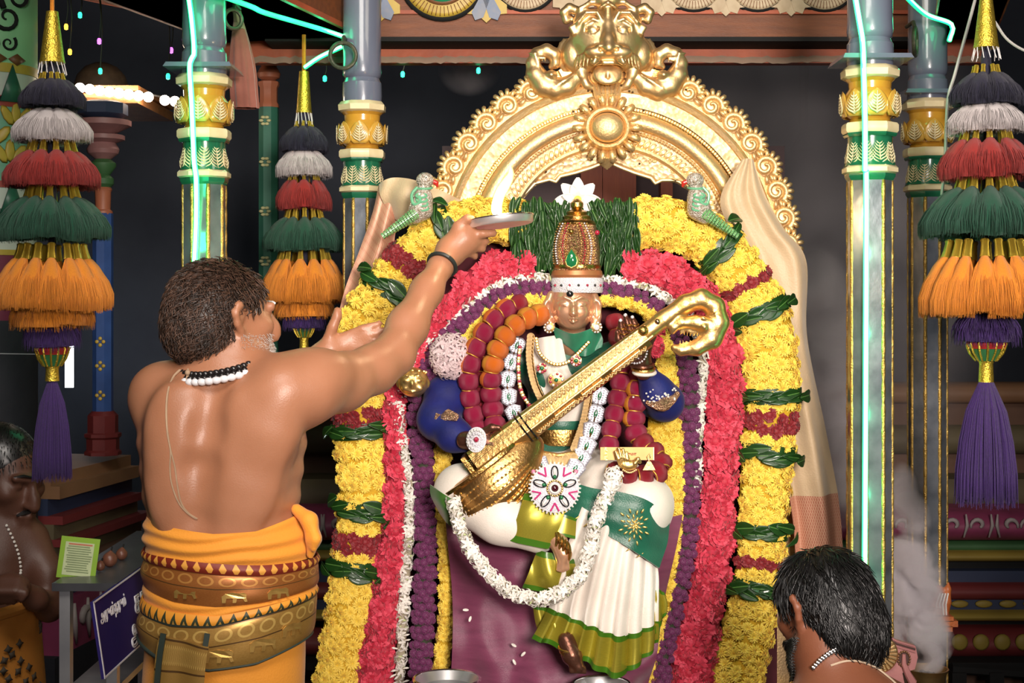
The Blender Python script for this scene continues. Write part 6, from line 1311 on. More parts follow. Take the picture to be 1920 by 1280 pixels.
# gold plaque with small votive hand
pq = thing('gold_plaque', 'flat gold plaque resting on the magenta silk loop', 'plaque', P(1176, 862, 3.63)); PQ = frame(P(1176, 850, 3.625), (0, -1, .05)); wq, hq = S(101, 3.62), S(24, 3.62)
MB().box((0, 0, 0), (wq, hq, .006), M=PQ).obj('plate', mat('plaque_gold', (.55, .32, .12), .5, .6), pq, smooth=False); MB().box((-wq * .40, 0, .0035), (.008, hq, .002), M=PQ).obj('fold', GOLDD, pq, smooth=False); MB().box((wq * .49, 0, .003), (.002, hq, .002), M=PQ).obj('edge', PEARL, pq, smooth=False)
def text(name, body, size, m, M_, parent, bold=0.0, align='CENTER'):
    cu = bpy.data.curves.new(name, 'FONT'); cu.body = body; cu.size = size; cu.fill_mode = 'NONE'; cu.bevel_depth = (.034 + bold) * size; cu.bevel_resolution = 0; cu.align_x = align; cu.align_y = 'CENTER'
    tmp = bpy.data.objects.new(name, cu); COL.objects.link(tmp); dg = bpy.context.evaluated_depsgraph_get(); dg.update()
    me = bpy.data.meshes.new_from_object(tmp.evaluated_get(dg)); bpy.data.objects.remove(tmp); me.materials.clear(); me.materials.append(m)
    return link(name, me, None, parent, M_)
text('red_lettering', '\u0bb0\u0bc1\u0bae\u0bbe', .010, mat('red_ink', (.40, .04, .03), .5), PQ @ Matrix.Translation((.010, -.001, .0035)), pq)
vh = thing('votive_hand', 'tiny gold votive hand on the gold plaque', 'ornament', P(1170, 885, 3.60)); VH = SDF(.0016); z_ = lambda x, y, o=0: P(x, y, 3.605) + Vector((0, -S(o, 3.6), 0)); zr = lambda r: S(r, 3.6)
VH.ell(z_(1178, 872), (zr(17), zr(7), zr(10)), k=zr(4))
for x0, x1, y1 in ((1164, 1154, 846), (1168, 1160, 840), (1173, 1168, 842), (1178, 1175, 848)): VH.chain([z_(x0, 872), z_((x0 + x1) / 2, (872 + y1) / 2, 3), z_(x1, y1, 2)], [zr(4.4), zr(4), zr(2.8)], k=zr(1.5))
VH.chain([z_(1190, 868, 3), z_(1196, 860, 4), z_(1200, 866, 3)], [zr(5), zr(4), zr(3)], k=zr(2)); VH.obj('hand', GOLD, vh)
for k in range(9): jew(z_(1168 + k * 3, 880 + 5 * math.sin(k / 8 * PI), 6), zr(2), GOLDP, vh, 6)
gbell = thing('tiny_bell', 'tiny flat gold bell pendant at the right end of the plaque', 'ornament', P(1217, 880, 3.61)); MB().prism([(-.016, -.012), (.016, -.012), (.012, -.004), (.004, .010), (-.004, .010), (-.012, -.004)], -.002, .003, M=frame(P(1217, 872, 3.61), (0, -1, 0))).obj('bell', GOLDP, gbell, smooth=False); MB().tube([P(1217, 864, 3.612), P(1214, 856, 3.612), P(1219, 850, 3.612), P(1221, 858, 3.612)], .0016, 5).obj('loop', GOLD, gbell)
# beaded glass parrots
GLG = mat('green_glass_beads', (.20, .42, .16), .18, 0, (.10, .28, .10), 120, .8, 220, tex='voronoi', coat=.6); CLG = mat('clear_glass_beads', (.55, .50, .44), .12, 0, (.30, .24, .18), 150, .9, 220, tex='voronoi', coat=.7); MINT = mat('mint_beads', (.16, .46, .26), .25, coat=.5)
def parrot(label, sx, cx, d):
    t = thing('beaded_parrot', label, 'parrot', P(cx, 430, d), 'beaded glass parrots'); q = lambda x, y, o=0: P(cx + sx * x, y, d) + Vector((0, -S(o, d), 0)); r = lambda v: S(v, d)
    b = SDF(.003); b.chain([q(0, 352), q(-2, 372), q(-6, 392), q(-16, 404)], [r(13), r(18), r(22), r(16)], k=.008); bo = b.obj('body', CLG, t)
    hd = SDF(.0028); hd.ell(q(2, 338), (r(17), r(16), r(15)), k=.004); hd.obj('head', CLG, t)
    bk_ = SDF(.0018); bk_.chain([q(16, 340), q(23, 343), q(25, 349)], [r(5), r(4.5), r(2.5)], k=.002); bk_.obj('beak', mat('red_beak', (.55, .03, .02), .25, coat=.6), t)
    MB().ball(q(5, 334, 14), r(3.5), 8, 5).obj('eye', PEARL, t); MB().ball(q(5, 334, 17), r(1.6), 6, 4).obj('pupil', BLKST, t)
    tl = MB(); n = 14
    for k in range(n): w = k / (n - 1); c = q(-14 - 62 * w, 400 + 42 * w, 8 - 4 * w); MB().lathe([(0, -r(3)), (r(13 - 7 * w), -r(2.4)), (r(13.5 - 7 * w), r(2)), (0, r(3))], 12, M=frame(c, q(-76, 442) - q(-14, 400))).obj('tail_bead', GLG, t)
    for k in range(4): MB().tube([q(-4 + 10 * math.cos(a) + k, 368 + k * 8 + 4 * math.sin(a), 18 + 3 * math.sin(a)) for a in np.linspace(0, 2 * PI, 13)], r(2.2), 6).obj('bead_loop', MINT, t)
    MB().tube(spline([q(-12, 352, 10), q(-22, 366, 14), q(-18, 384, 18), q(-6, 380, 20), q(-8, 368, 20)], 14), r(3), 7).obj('wing_curl', MINT, t)
    MB().tube([q(0 + 15 * math.cos(a), 352 + 3 * math.sin(a), 14 * math.sin(a)) for a in np.linspace(0, 2 * PI, 19)], r(2.4), 6).obj('collar', MINT, t)
parrot('beaded glass parrot perched on the left yellow garland, tail down left', 1, 795, 3.86); parrot('beaded glass parrot perched on the right yellow garland, tail down right', -1, 1305, 3.86)
# cloths
CRM = mat('cream_silk', (.66, .49, .30), .5, 0, (.56, .40, .23), 12, .3, 200, sheen=.3)
def brocade(H_, u, v):
    d_ = H_.m('ADD', H_.tri(u, 26), H_.tri(v, 10)); g = H_.lt(H_.m('ABSOLUTE', H_.m('SUBTRACT', d_, .5)), .10); return H_.mix(g, (.50, .19, .12), (.72, .46, .30))
SALM = uvmat('salmon_brocade', brocade, .45, .15)
cu = thing('cream_curtain', 'cream silk curtain falling beside the right yellow garland', 'curtain', P(1540, 1040, 4.05)); CD = 4.055
crow = [[(1392, 300, CD), (1402, 297, CD - .015), (1412, 299, CD)], [(1352, 370, CD), (1390, 365, CD - .02), (1436, 370, CD)], [(1368, 430, CD), (1420, 430, CD - .02), (1470, 430, CD)], [(1400, 520, CD), (1455, 500, CD - .03), (1512, 490, CD)], [(1430, 640, CD), (1475, 640, CD - .03), (1514, 630, CD)], [(1460, 800, CD), (1500, 800, CD - .03), (1548, 800, CD)], [(1478, 930, CD), (1520, 930, CD - .03), (1572, 925, CD)]]
cf = lambda u, v: .016 * math.sin(u * 9 + v * 2.5) * min(1, v * 3 + .2) + .004 * math.sin(u * 19 - v * 4)
loft(crow, 60, 70, cf).obj('cloth', CRM, cu)
loft([crow[-1], [(1486, 985, CD), (1528, 985, CD - .03), (1578, 980, CD)], [(1490, 1042, CD), (1532, 1045, CD - .03), (1582, 1040, CD)]], 60, 20, lambda u, v: cf(u, 1 + v * .1)).obj('brocade_border', SALM, cu)
sc_ = thing('salmon_cloth', 'salmon and cream brocade cloth draped at the left behind the yellow garland', 'cloth', P(640, 620, 4.05))
loft([[(712, 345, CD + .01), (722, 365, CD - .02), (745, 400, CD - .01)], [(700, 400, CD), (715, 420, CD - .03), (740, 440, CD)], [(675, 470, CD), (700, 490, CD - .03), (730, 510, CD)], [(646, 545, CD), (670, 570, CD - .03), (700, 590, CD)], [(622, 640, CD), (645, 660, CD - .02), (680, 680, CD)]], 30, 60, lambda u, v: .008 * math.sin(u * 11 + v * 4)).obj('brocade', SALM, sc_)
loft([[(712, 346, CD), (735, 333, CD - .04), (775, 338, CD - .05), (820, 355, CD - .045), (872, 378, CD - .02)], [(716, 372, CD - .02), (745, 370, CD - .06), (785, 375, CD - .07), (830, 385, CD - .05), (874, 388, CD - .02)], [(735, 405, CD), (760, 420, CD - .03), (800, 425, CD - .04), (840, 415, CD - .03), (876, 402, CD)]], 50, 24, lambda u, v: .010 * math.sin(u * 18 + v * 5)).obj('cream_fold', CRM, sc_)
# loose petals on the purple silk
for i, (px, py, lab) in enumerate(((868, 1143, 'loose white petal near the left edge of the purple silk'), (880, 1165, 'loose white petal lower on the left purple silk'), (968, 1212, 'loose white petal in the middle of the purple silk'), (985, 1222, 'loose white petal beside another mid silk'), (962, 1236, 'loose white petal low on the purple silk'))):
    pt_ = MB(); petal(pt_, (0, 0, 0), .016, .007, .1, 0, .5, .5); o = pt_.obj('loose_petal', WHT, None); o.matrix_basis = frame(P(px, py, 3.69), (0, -1, .3), spin=i * 1.3); tag(o, lab, 'petal', 'loose petals')
# steel vessels in front
def vessel(px, py, rp, d, label):
    x, z = P(px, py, d).x, P(px, py, d).z; r = S(rp, d); t = thing('steel_vessel', label, 'vessel', (x, d, .48), 'steel vessels in front'); T = Matrix.Translation((x, d, 0)); zb = .481
    MB().lathe([(0, zb), (r * .7, zb), (r * .86, zb + (z - zb) * .3), (r * .88, zb + (z - zb) * .7), (r * .80, z - .02), (r * .98, z - .004), (r, z), (r * .97, z + .002), (r * .78, z - .02), (r * .84, zb + (z - zb) * .6), (r * .8, zb + .02), (0, zb + .015)], 40, M=T, cap=False).obj('bowl', STEEL, t); MB().tube([(x + r * math.cos(a), d + r * math.sin(a), z) for a in np.linspace(0, 2 * PI, 41)], .004, 6).obj('rim', SILVER, t)
vessel(838, 1272, 62, 3.58, 'steel vessel rim at the bottom left of the purple silk'); vessel(1128, 1282, 54, 3.56, 'steel vessel rim at the bottom below the statue foot')
# ================================================================ people
from mathutils.bvhtree import BVHTree
SKIN = mat('brown_skin', (.42, .190, .105), .38, 0, (.35, .150, .078), 9, .12, 320, sss=.10, spec=.45)
SKIND = mat('dark_brown_skin', (.24, .085, .042), .45, 0, (.18, .06, .03), 9, .12, 320, sss=.08)
HAIRM = mat('dark_brown_hair', (.050, .026, .016), .45, 0, (.014, .009, .006), 60, spec=.6); HAIRB = mat('black_hair', (.007, .006, .006), .35, 0, (.004, .004, .004), 60, spec=.7); GREYH = mat('grey_stubble', (.55, .50, .46), .6)
def bvh(o): return BVHTree.FromPolygons([v.co[:] for v in o.data.vertices], [p.vertices[:] for p in o.data.polygons])
CAM = Vector((0, 0, CZ))
def hit(t, px, py, lift=.002):
    dv = (P(px, py, 1.0) - CAM).normalized(); r = t.ray_cast(CAM, dv)
    return (r[0] + r[1] * lift, r[1]) if r[0] is not None else (None, None)
def strands(name, pts, nrm, fn, m, parent, r=.0011, n=3):
    mb = MB()
    for p_, q_ in zip(pts, nrm):
        path = fn(p_, q_)
        if path: mb.tube(path, [r * .8] + [r] * (len(path) - 2) + [r * .25], n, cap=False)
    return mb.obj(name, m, parent, sharp=None)
def fingers(sd, C, k=.004):
    for pts, r in C: sd.chain(pts, np.linspace(r, r * .72, len(pts)), k=k)

pr_ = thing('person', 'bare-backed man in an orange wrap holding up a plate with a flame', 'person', (P(430, 0, 2.92).x, 2.92, 0))
DT = 2.92; w = lambda r, d=DT: S(r, d)
BD_ = SDF(.0065)
for y, l, r_, t in ((735, 272, 560, .092), (780, 258, 574, .112), (830, 258, 574, .118), (880, 264, 567, .116), (930, 268, 562, .112), (985, 276, 560, .112), (1040, 292, 568, .112), (1100, 294, 566, .112)):
    BD_.ell(P((l + r_) / 2, y, DT), (w((r_ - l) / 2), t, w(46)), Matrix.Rotation(-.10, 4, 'Z'), k=.05)
BD_.chain([P(425, 640, DT), P(420, 690, DT), P(412, 730, DT)], [w(52), w(56), w(70)], k=.05)                                 # neck
BD_.chain([P(415, 705, DT), P(330, 728, DT + .03)], [w(42), w(40)], k=.06); BD_.chain([P(415, 705, DT), P(530, 715, DT - .04)], [w(42), w(46)], k=.06)   # trapezius
BD_.ell(P(300, 742, DT + .03), (w(46), w(52), w(50)), k=.05)                                                                   # far deltoid
for c, R in (((478, 770, 2.815), (50, 26, 46)), ((520, 800, 2.825), (40, 26, 52)), ((330, 785, 2.83), (46, 24, 60)), ((455, 880, 2.825), (62, 22, 90)), ((318, 890, 2.835), (36, 22, 90))): BD_.ell(P(*c), (w(R[0]), w(R[1]), w(R[2])), k=.05)
BD_.chain([P(398, 730, 2.795), P(385, 800, 2.782), P(372, 880, 2.780), P(365, 1000, 2.780)], [.010, .012, .016, .016], k=.045, op=-1)                  # spine furrow
BD_.chain([P(535, 728, 2.85), P(575, 728, 2.88), P(640, 716, 2.97), P(700, 692, 3.05), P(738, 664, 3.10)], [.064, .066, .056, .047, .042], k=.035)        # raised upper arm
BD_.ell(P(600, 700, 2.90), (.06, .05, .045), k=.04)
BD_.chain([P(738, 664, 3.10), P(764, 612, 3.16), P(800, 545, 3.24), P(826, 500, 3.30)], [.041, .042, .033, .027], k=.03)                              # forearm
BD_.ell(P(752, 672, 3.09), (.022, .02, .022), k=.02)
HDp = 3.34; f3 = lambda x, y, o=0.0: P(x, y, HDp + o)
BD_.chain([P(826, 500, 3.30), f3(846, 470), f3(868, 448)], [.027, .033, .032], k=.02); BD_.ell(f3(872, 448), (.036, .022, .036), k=.015)
fingers(BD_, (([f3(848, 446, -.005), f3(858, 424, -.012), f3(876, 410, -.016), f3(884, 410, -.016)], .0135), ([f3(886, 440, -.006), f3(906, 438, -.010), f3(926, 437, -.004)], .0125), ([f3(892, 450, .0), f3(910, 452, .012), f3(908, 446, .045)], .0115), ([f3(888, 462, .004), f3(904, 466, .018), f3(900, 452, .05)], .011), ([f3(878, 474, .006), f3(890, 480, .02), f3(888, 466, .05)], .010)))
# far arm and its open palm
BD_.chain([P(300, 742, DT + .04), P(400, 772, 3.05), P(480, 758, 3.17)], [.055, .050, .042], k=.03); BD_.chain([P(480, 758, 3.17), P(545, 712, 3.20), P(598, 672, 3.21)], [.041, .036, .027], k=.03)
g3 = lambda x, y, o=0.0: P(x, y, 3.21 + o); BD_.chain([g3(598, 672), g3(618, 655)], [.027, .030], k=.02); BD_.ell(g3(636, 648), (.042, .017, .028), Matrix.Rotation(-.45, 4, 'Y'), k=.014)
fingers(BD_, (([g3(614, 640, -.006), g3(624, 612, -.012), g3(632, 592, -.012), g3(633, 582, -.010)], .0135), ([g3(652, 628), g3(680, 616, -.004), g3(712, 606)], .0108), ([g3(658, 638), g3(690, 628, -.003), g3(724, 618)], .011), ([g3(658, 650), g3(690, 642), g3(718, 634)], .0105), ([g3(652, 660), g3(680, 656), g3(702, 650)], .0095)))
# head (facing away to the right)
PHI = .93; hf = Vector((math.sin(PHI), math.cos(PHI), 0)); hr = Vector((math.cos(PHI), -math.sin(PHI), 0)); hc = P(420, 594, 2.93)
HR = Matrix((hf, hr, Vector((0, 0, 1)))).transposed().to_4x4(); hl = lambda f, r, z: hc + hf * f + hr * r + Vector((0, 0, z))
BD_.ell(hl(-.012, 0, .012), (.100, .079, .094), HR, k=.02); BD_.ell(hl(.035, 0, -.045), (.066, .060, .070), HR, k=.03); BD_.ell(hl(.074, 0, -.100), (.022, .026, .018), HR, k=.025)
BD_.chain([hl(.10, 0, .005), hl(.112, 0, -.022), hl(.116, 0, -.040)], [.010, .013, .013], k=.012)
for s in (-1, 1):
    BD_.chain([hl(.0, s * .062, -.055), hl(.035, s * .052, -.088), hl(.07, s * .018, -.105)], [.020, .020, .018], k=.02)
    BD_.ell(hl(.062, s * .046, -.018), (.026, .020, .020), HR, k=.02); BD_.chain([hl(.092, s * .012, .020), hl(.086, s * .042, .022)], [.010, .010], k=.012); BD_.ell(hl(.092, s * .030, .002), (.010, .014, .009), HR, k=.006, op=-1); BD_.ell(hl(.083, s * .030, .003), .011, k=.002)
    ear = [hl(.005, s * .078, .018), hl(-.010, s * .090, .026), hl(-.020, s * .093, .010), hl(-.014, s * .090, -.012), hl(.000, s * .080, -.030)]; BD_.chain(ear, [.007, .008, .008, .0075, .009], k=.006); BD_.ell(hl(-.004, s * .080, .002), (.012, .006, .018), HR, k=.006)
BD_.chain([hl(.098, -.02, -.066), hl(.106, 0, -.064), hl(.098, .02, -.066)], [.006, .008, .006], k=.005); BD_.chain([hl(.096, -.018, -.078), hl(.103, 0, -.077), hl(.096, .018, -.078)], [.006, .008, .006], k=.005)
bdy = BD_.obj('body', SKIN, pr_); BT = bvh(bdy)
for s in (-1, 1): MB().ball(hl(.084, s * .029, .003), .0098, 10, 7).obj('eye', mat('eye_white', (.7, .68, .64), .3), bdy)
# hair: cap plus thousands of wavy strands
HC = SDF(.005); HC.ell(hl(-.016, 0, .020), (.102, .085, .094), HR, k=.01); HC.ell(hl(-.055, 0, -.025), (.066, .078, .068), HR, k=.03)
HC.ell(hl(.10, 0, -.03), (.085, .12, .085), HR, k=.02, op=-1); HC.ell(hl(.02, .09, -.02), (.034, .03, .050), HR, k=.012, op=-1); HC.ell(hl(.02, -.09, -.02), (.034, .03, .050), HR, k=.012, op=-1)
hair = HC.obj('hair', HAIRM, pr_)
rg = random.Random(11); hp_, hn_ = [], []; polys = hair.data.polygons; idx = list(range(len(polys)))
for i in rg.choices(idx, k=5200):
    c_, n_ = polys[i].center, polys[i].normal
    if (c_ - hc).dot(hf) < .075: hp_.append(c_.copy()); hn_.append(n_.copy())
def wav(p_, n_):
    back = -hf * .4 + Vector((0, 0, -.7)); L = rg.uniform(.022, .046); tdir = (back - n_ * back.dot(n_)); tdir = tdir.normalized() if tdir.length > .1 else n_.orthogonal().normalized(); sw = n_.cross(tdir); ph = rg.random() * 6; am = rg.uniform(.003, .009); out = []
    for i in range(5): t = i / 4; out.append(p_ - n_ * .004 + n_ * (L * (.62 * t - .34 * t * t)) + tdir * L * (.75 * t) + sw * am * math.sin(ph + t * 7))
    return out
strands('hair_strands', hp_[::2], hn_[::2], wav, HAIRM, hair, .0012)
strands('brown_strands', hp_[1::2], hn_[1::2], wav, mat('mid_brown_hair', (.12, .062, .038), .5, 0, (.06, .03, .02), 40), hair, .0011)
bp_, bn_ = [], []
for p in bdy.data.polygons:
    q_ = p.center - hc; f_, r__, z_2 = q_.dot(hf), q_.dot(hr), q_.z
    if -.005 < f_ < .12 and -.125 < z_2 < -.035 and abs(r__) < .09 and (f_ > .02 or r__ > .04 or r__ < -.04) and not (f_ > .09 and z_2 > -.055):
        for _ in range(2): bp_.append(p.center + Vector((rg.uniform(-1, 1), rg.uniform(-1, 1), rg.uniform(-1, 1))) * .003); bn_.append(p.normal.copy())
strands('beard', bp_, bn_, lambda p_, n_: [p_ - n_ * .001, p_ + n_ * .002 + Vector((0, 0, -.001)), p_ + n_ * .003 + Vector((0, 0, -.003))], GREYH, pr_, .0005)
bt_p, bt_n = [], []
for i in rg.choices(idx, k=500):
    c_ = polys[i].center; q_ = c_ - hc
    if q_.dot(hf) > .0 and q_.z < .03 and q_.dot(hr) > .03: bt_p.append(c_.copy()); bt_n.append(polys[i].normal.copy())
strands('grey_temple_hair', bt_p, bt_n, wav, GREYH, hair, .0008)
# forehead ash mark
for dz in (.030, .042): MB().tube([(lambda g_: g_[0] + g_[1] * .0005)(BT.find_nearest(hl(.10, r + .03, dz + .004))) for r in (-.02, -.01, 0, .01, .02)], .0030, 6).obj('ash_mark', mat('white_ash', (.8, .78, .76), .9), pr_)
# bead strings round the neck, thread tassel, sacred thread, wrist band (things he wears)
bw = thing('bead_necklace', 'white and black bead strings round the bare-backed man neck', 'necklace', P(420, 705, 2.85)); WB = mat('white_bead', (.80, .78, .80), .3, coat=.4); BB = mat('black_bead', (.015, .012, .012), .3, coat=.4)
def ringpts(cx, cy, d, rx, ry, n, tilt): return [P(cx, cy, d) + Vector((w(rx) * math.cos(a), -ry * math.sin(a), -tilt * math.sin(a) + .012 * math.cos(a))) for a in np.linspace(0, 2 * PI, n, endpoint=False)]
for cy, rx, ry, n, r, m in ((690, 80, .100, 38, .0082, WB), (676, 74, .092, 46, .0062, BB), (684, 77, .097, 46, .0058, BB)):
    for p_ in ringpts(418, cy, 2.905, rx, ry, n, .020): MB().ball(p_, (r * 1.25, r, r * .95), 10, 6).obj('bead', m, bw)
    MB().tube(ringpts(418, cy, 2.905, rx, ry, 40, .020) + ringpts(418, cy, 2.905, rx, ry, 40, .020)[:1], .0015, 5).obj('cord', BB, bw)
p_, n_ = hit(BT, 354, 706, .006)
ts = thing('thread_tassel', 'small beige thread tassel hanging from the bead string', 'tassel', p_); BEIGE = mat('beige_thread', (.46, .32, .20), .8, 0, (.36, .24, .15), 60)
for k in range(9): a = k * .7; MB().tube([p_ + Vector((0, 0, .012)), p_ + Vector((.003 * math.cos(a), -.003 - .003 * math.sin(a), -.012)), p_ + Vector((.008 * math.cos(a) - .002, -.004 - .004 * math.sin(a), -.042))], .0016, 5).obj('strand', BEIGE, ts)
MB().ball(p_ + Vector((0, -.003, .004)), .006, 8, 5).obj('knot', BEIGE, ts)
st_ = thing('sacred_thread', 'thin cotton thread running down the bare back', 'thread', P(360, 968, 2.8))
for off in (0, 1):
    pts = [hit(BT, x + off * dx, y, .0018)[0] for x, y, dx in ((338, 694, 2), (325, 708, 1), (315, 735, 1), (312, 770, 1), (314, 810, 1), (320, 845, 1), (319, 875, 9), (322, 905, 10), (334, 940, 5), (350, 960, 2), (368, 972, 2))]
    pts = [q for q in pts if q is not None]; MB().tube(spline(pts, 40), .0016, 5).obj('strand', BEIGE, st_)
wb_ = thing('wrist_band', 'black band on the wrist of the raised arm', 'band', P(830, 495, 3.3)); c0, c1 = P(800, 545, 3.24), P(826, 500, 3.30); dv = (c1 - c0).normalized(); u_ = dv.orthogonal().normalized(); v_ = dv.cross(u_)
MB().tube([P(829, 496, 3.30) + (u_ * math.cos(a) + v_ * math.sin(a)) * .0335 for a in np.linspace(0, 2 * PI, 29)], .0048, 8, cap=False).obj('band', mat('black_rubber', (.02, .025, .022), .5), wb_)
# ---- orange wrap
ORCL = mat('orange_cotton', (.86, .34, .030), .75, 0, (.78, .28, .022), 5, .25, 260, sheen=.15)
def wx(y): ys = [955, 1000, 1045, 1100, 1130, 1160, 1200, 1280, 1500]; return np.interp(y, ys, [278, 277, 277, 274, 272, 268, 263, 258, 252]), np.interp(y, ys, [566, 582, 590, 590, 587, 584, 580, 575, 570])
def wpt(a, y, off=0.0, ry=.138):
    l, r = wx(y); hw = w((r - l) / 2) + off; p = P((l + r) / 2, y, DT + .01); return Vector((p.x + hw * math.cos(a), p.y - (ry + off) * math.sin(a), p.z))
def wrapband(name, ytop, ybot, off, m, fold=0.0, freq=5, nu=140, nv=12, par=None):
    """ytop/ybot: lists of y (px) across the visible width, left to right"""
    yt = lambda c: np.interp(c, np.linspace(-1, 1, len(ytop)), ytop); yb = lambda c: np.interp(c, np.linspace(-1, 1, len(ybot)), ybot)
    def fn(u, v):
        a = PI * 1.5 - 2 * PI * u; c = math.cos(a); y = yt(c) + (yb(c) - yt(c)) * v
        o = off + .004 * math.sin(PI * v) + fold * (math.sin(v * freq * PI + 3 * c + math.sin(5 * c)) * .5 + .5) * math.sin(PI * v) ** .3
        return wpt(a, y, o)
    return MB().grid(fn, nu, nv, thick=-.003).obj(name, m, par or dh)
dh = pr_
def leafrow(bg, fg, k):
    def fn(H_, u, v):
        t = H_.tri(u, k); a = H_.lt(t, H_.m('MULTIPLY', H_.m('SUBTRACT', 1.0, H_.m('ABSOLUTE', H_.m('SUBTRACT', H_.m('MULTIPLY', v, 1.6), .8))), .30)); b = H_.gt(v, .86)
        return H_.mix(b, H_.mix(a, bg, fg), fg if isinstance(fg, tuple) and False else bg)
    return fn
MRN = (.20, .022, .010); OGD = (.78, .36, .06)
BORD1 = uvmat('maroon_leaf_border', leafrow(MRN, OGD, 44), .5, .1)
def tempo(H_, u, v):
    t = H_.m('MULTIPLY', H_.tri(u, 46), 2.0); a = H_.lt(t, H_.m('MULTIPLY', v, .85)); st_ = H_.gt(v, .84); inner = H_.lt(t, H_.m('SUBTRACT', H_.m('MULTIPLY', v, .85), .45))
    c = H_.mix(a, (.80, .32, .03), (.035, .045, .02)); c = H_.mix(inner, c, (.45, .25, .05)); return H_.mix(st_, c, (.035, .05, .04))
BORD2 = uvmat('green_temple_border', tempo, .55, 0)
def broc(base, gold):
    def fn(H_, u, v):
        n = H_.noise(40, 'UV', (6, 1, 1)); row = H_.band(v, .08, .40); tt = H_.tri(u, 26); vv = H_.m('ABSOLUTE', H_.m('SUBTRACT', v, .24)); r2 = H_.m('ADD', H_.m('POWER', H_.m('MULTIPLY', tt, 2.0), 2.0), H_.m('POWER', H_.m('MULTIPLY', vv, 5.5), 2.0)); ringm = H_.band(r2, .30, .62)
        line = H_.m('ADD', H_.band(v, .45, .48), H_.band(v, .02, .05)); c = H_.mix(H_.m('MULTIPLY', n, .5), base, gold); c = H_.mix(H_.m('MULTIPLY', ringm, row), c, gold); return H_.mix(line, c, (.12, .06, .02))
    return fn
BROC1 = uvmat('copper_brocade', broc((.30, .085, .02), (.60, .28, .07)), .36, .45); BROC2 = uvmat('gold_brocade', broc((.34, .17, .035), (.70, .46, .13)), .34, .5)
wrapband('skirt', [1190, 1190, 1190], [2010, 2010, 2010], -.012, ORCL, .010, 1.0, 160, 60)
wrapband('waist_cloth', [964, 972, 980, 978, 958], [1030, 1032, 1036, 1042, 1040], .000, ORCL, .006, 5, 160, 30)
wrapband('maroon_border', [1024, 1026, 1032, 1038, 1040], [1040, 1045, 1052, 1058, 1056], .007, BORD1)
wrapband('copper_band', [1038, 1043, 1050, 1056, 1054], [1086, 1104, 1110, 1106, 1096], .004, BROC1, .003, 2)
wrapband('orange_fold', [1078, 1096, 1106, 1102, 1090], [1128, 1134, 1132, 1118, 1108], -.002, ORCL, .004, 3)
wrapband('green_border', [1112, 1122, 1126, 1114, 1100], [1138, 1148, 1146, 1130, 1114], .005, BORD2)
gb = wrapband('gold_band', [1134, 1146, 1144, 1128, 1112], [1182, 1212, 1222, 1214, 1186], .004, BROC2, .003, 2)
wrapband('green_edge', [1180, 1210, 1220, 1212, 1184], [1190, 1220, 1226, 1218, 1190], .003, mat('dark_green_edge', (.03, .045, .035), .6))
# small woven elephants in gold
EL = [(-1, -.6), (-.75, -.6), (-.7, -.1), (-.25, -.1), (-.25, -.6), (0, -.6), (.05, -.1), (.45, -.15), (.62, -.55), (.80, -.50), (.70, -.1), (.72, .30), (.50, .52), (.15, .45), (-.3, .55), (-.8, .42), (-1.05, .1)]
GTH = mat('woven_gold', (.72, .46, .13), .35, .7, (.5, .28, .07), 60)
def onwrap(poly, a0, y0, sx, sy, off): 
    top = [tuple(wpt(a0 + p[0] * sx, y0 - p[1] * sy, off + .0022)) for p in poly]; bot = [tuple(wpt(a0 + p[0] * sx, y0 - p[1] * sy, off)) for p in poly]; n = len(poly)
    return MB().add(top + bot, [tuple(range(n))[::-1]] + [(i, n + i, n + (i + 1) % n, (i + 1) % n) for i in range(n)])
for a0, y0 in ((1.95, 1192), (1.45, 1196), (.98, 1180), (.60, 1160)): onwrap(EL, a0, y0, -.17, 20, .0095).obj('woven_elephant', GTH, gb, smooth=False)
for a0, y0 in ((1.9, 1086), (1.35, 1092), (.85, 1090)): onwrap(EL, a0, y0, -.15, 16, .0085).obj('woven_elephant', GTH, gb, smooth=False)
# hanging brocade panel on the lower left and a knot at the right hip
pn = loft([[(300, 1188, 2.760), (345, 1200, 2.748), (392, 1212, 2.745)], [(292, 1240, 2.760), (340, 1240, 2.748), (386, 1245, 2.745)], [(284, 1330, 2.760), (330, 1330, 2.748), (380, 1330, 2.745)]], 16, 20, lambda u, v: .004 * math.sin(u * 9)).obj('brocade_panel', BROC2, pr_)
for x0 in (302, 384): loft([[(x0, 1186, 2.752 - .004 * (x0 > 350)), (x0 + 10, 1188, 2.748)], [(x0 - 8, 1240, 2.752 - .004 * (x0 > 350)), (x0 + 2, 1240, 2.748)], [(x0 - 16, 1330, 2.752), (x0 - 6, 1330, 2.748)]], 4, 20).obj('panel_edge', MATS['dark_green_edge'], pn)
kn = SDF(.005); kn.chain([P(556, 955, 2.88), P(580, 975, 2.86), P(588, 1010, 2.86), P(582, 1040, 2.87)], [.012, .016, .015, .008], k=.01); kn.chain([P(586, 985, 2.85), P(592, 1010, 2.845), P(588, 1030, 2.85)], [.006, .010, .006], k=.006); kn.obj('wrap_knot', ORCL, pr_)
for s in (-1, 1):
    fx = P(420 + s * 70, 0, DT).x; FTT = SDF(.008); FTT.chain([(fx, DT - .04, .05), (fx + .03, DT + .05, .04), (fx + .06, DT + .14, .025)], [.042, .04, .026], k=.02)
    for k in range(5): FTT.cone((fx + .02 + k * .018, DT + .15, .016), (fx + .03 + k * .018, DT + .185 - abs(k - 1) * .008, .013), .010, .009, k=.004)
    FTT.obj('foot', SKIN, pr_)
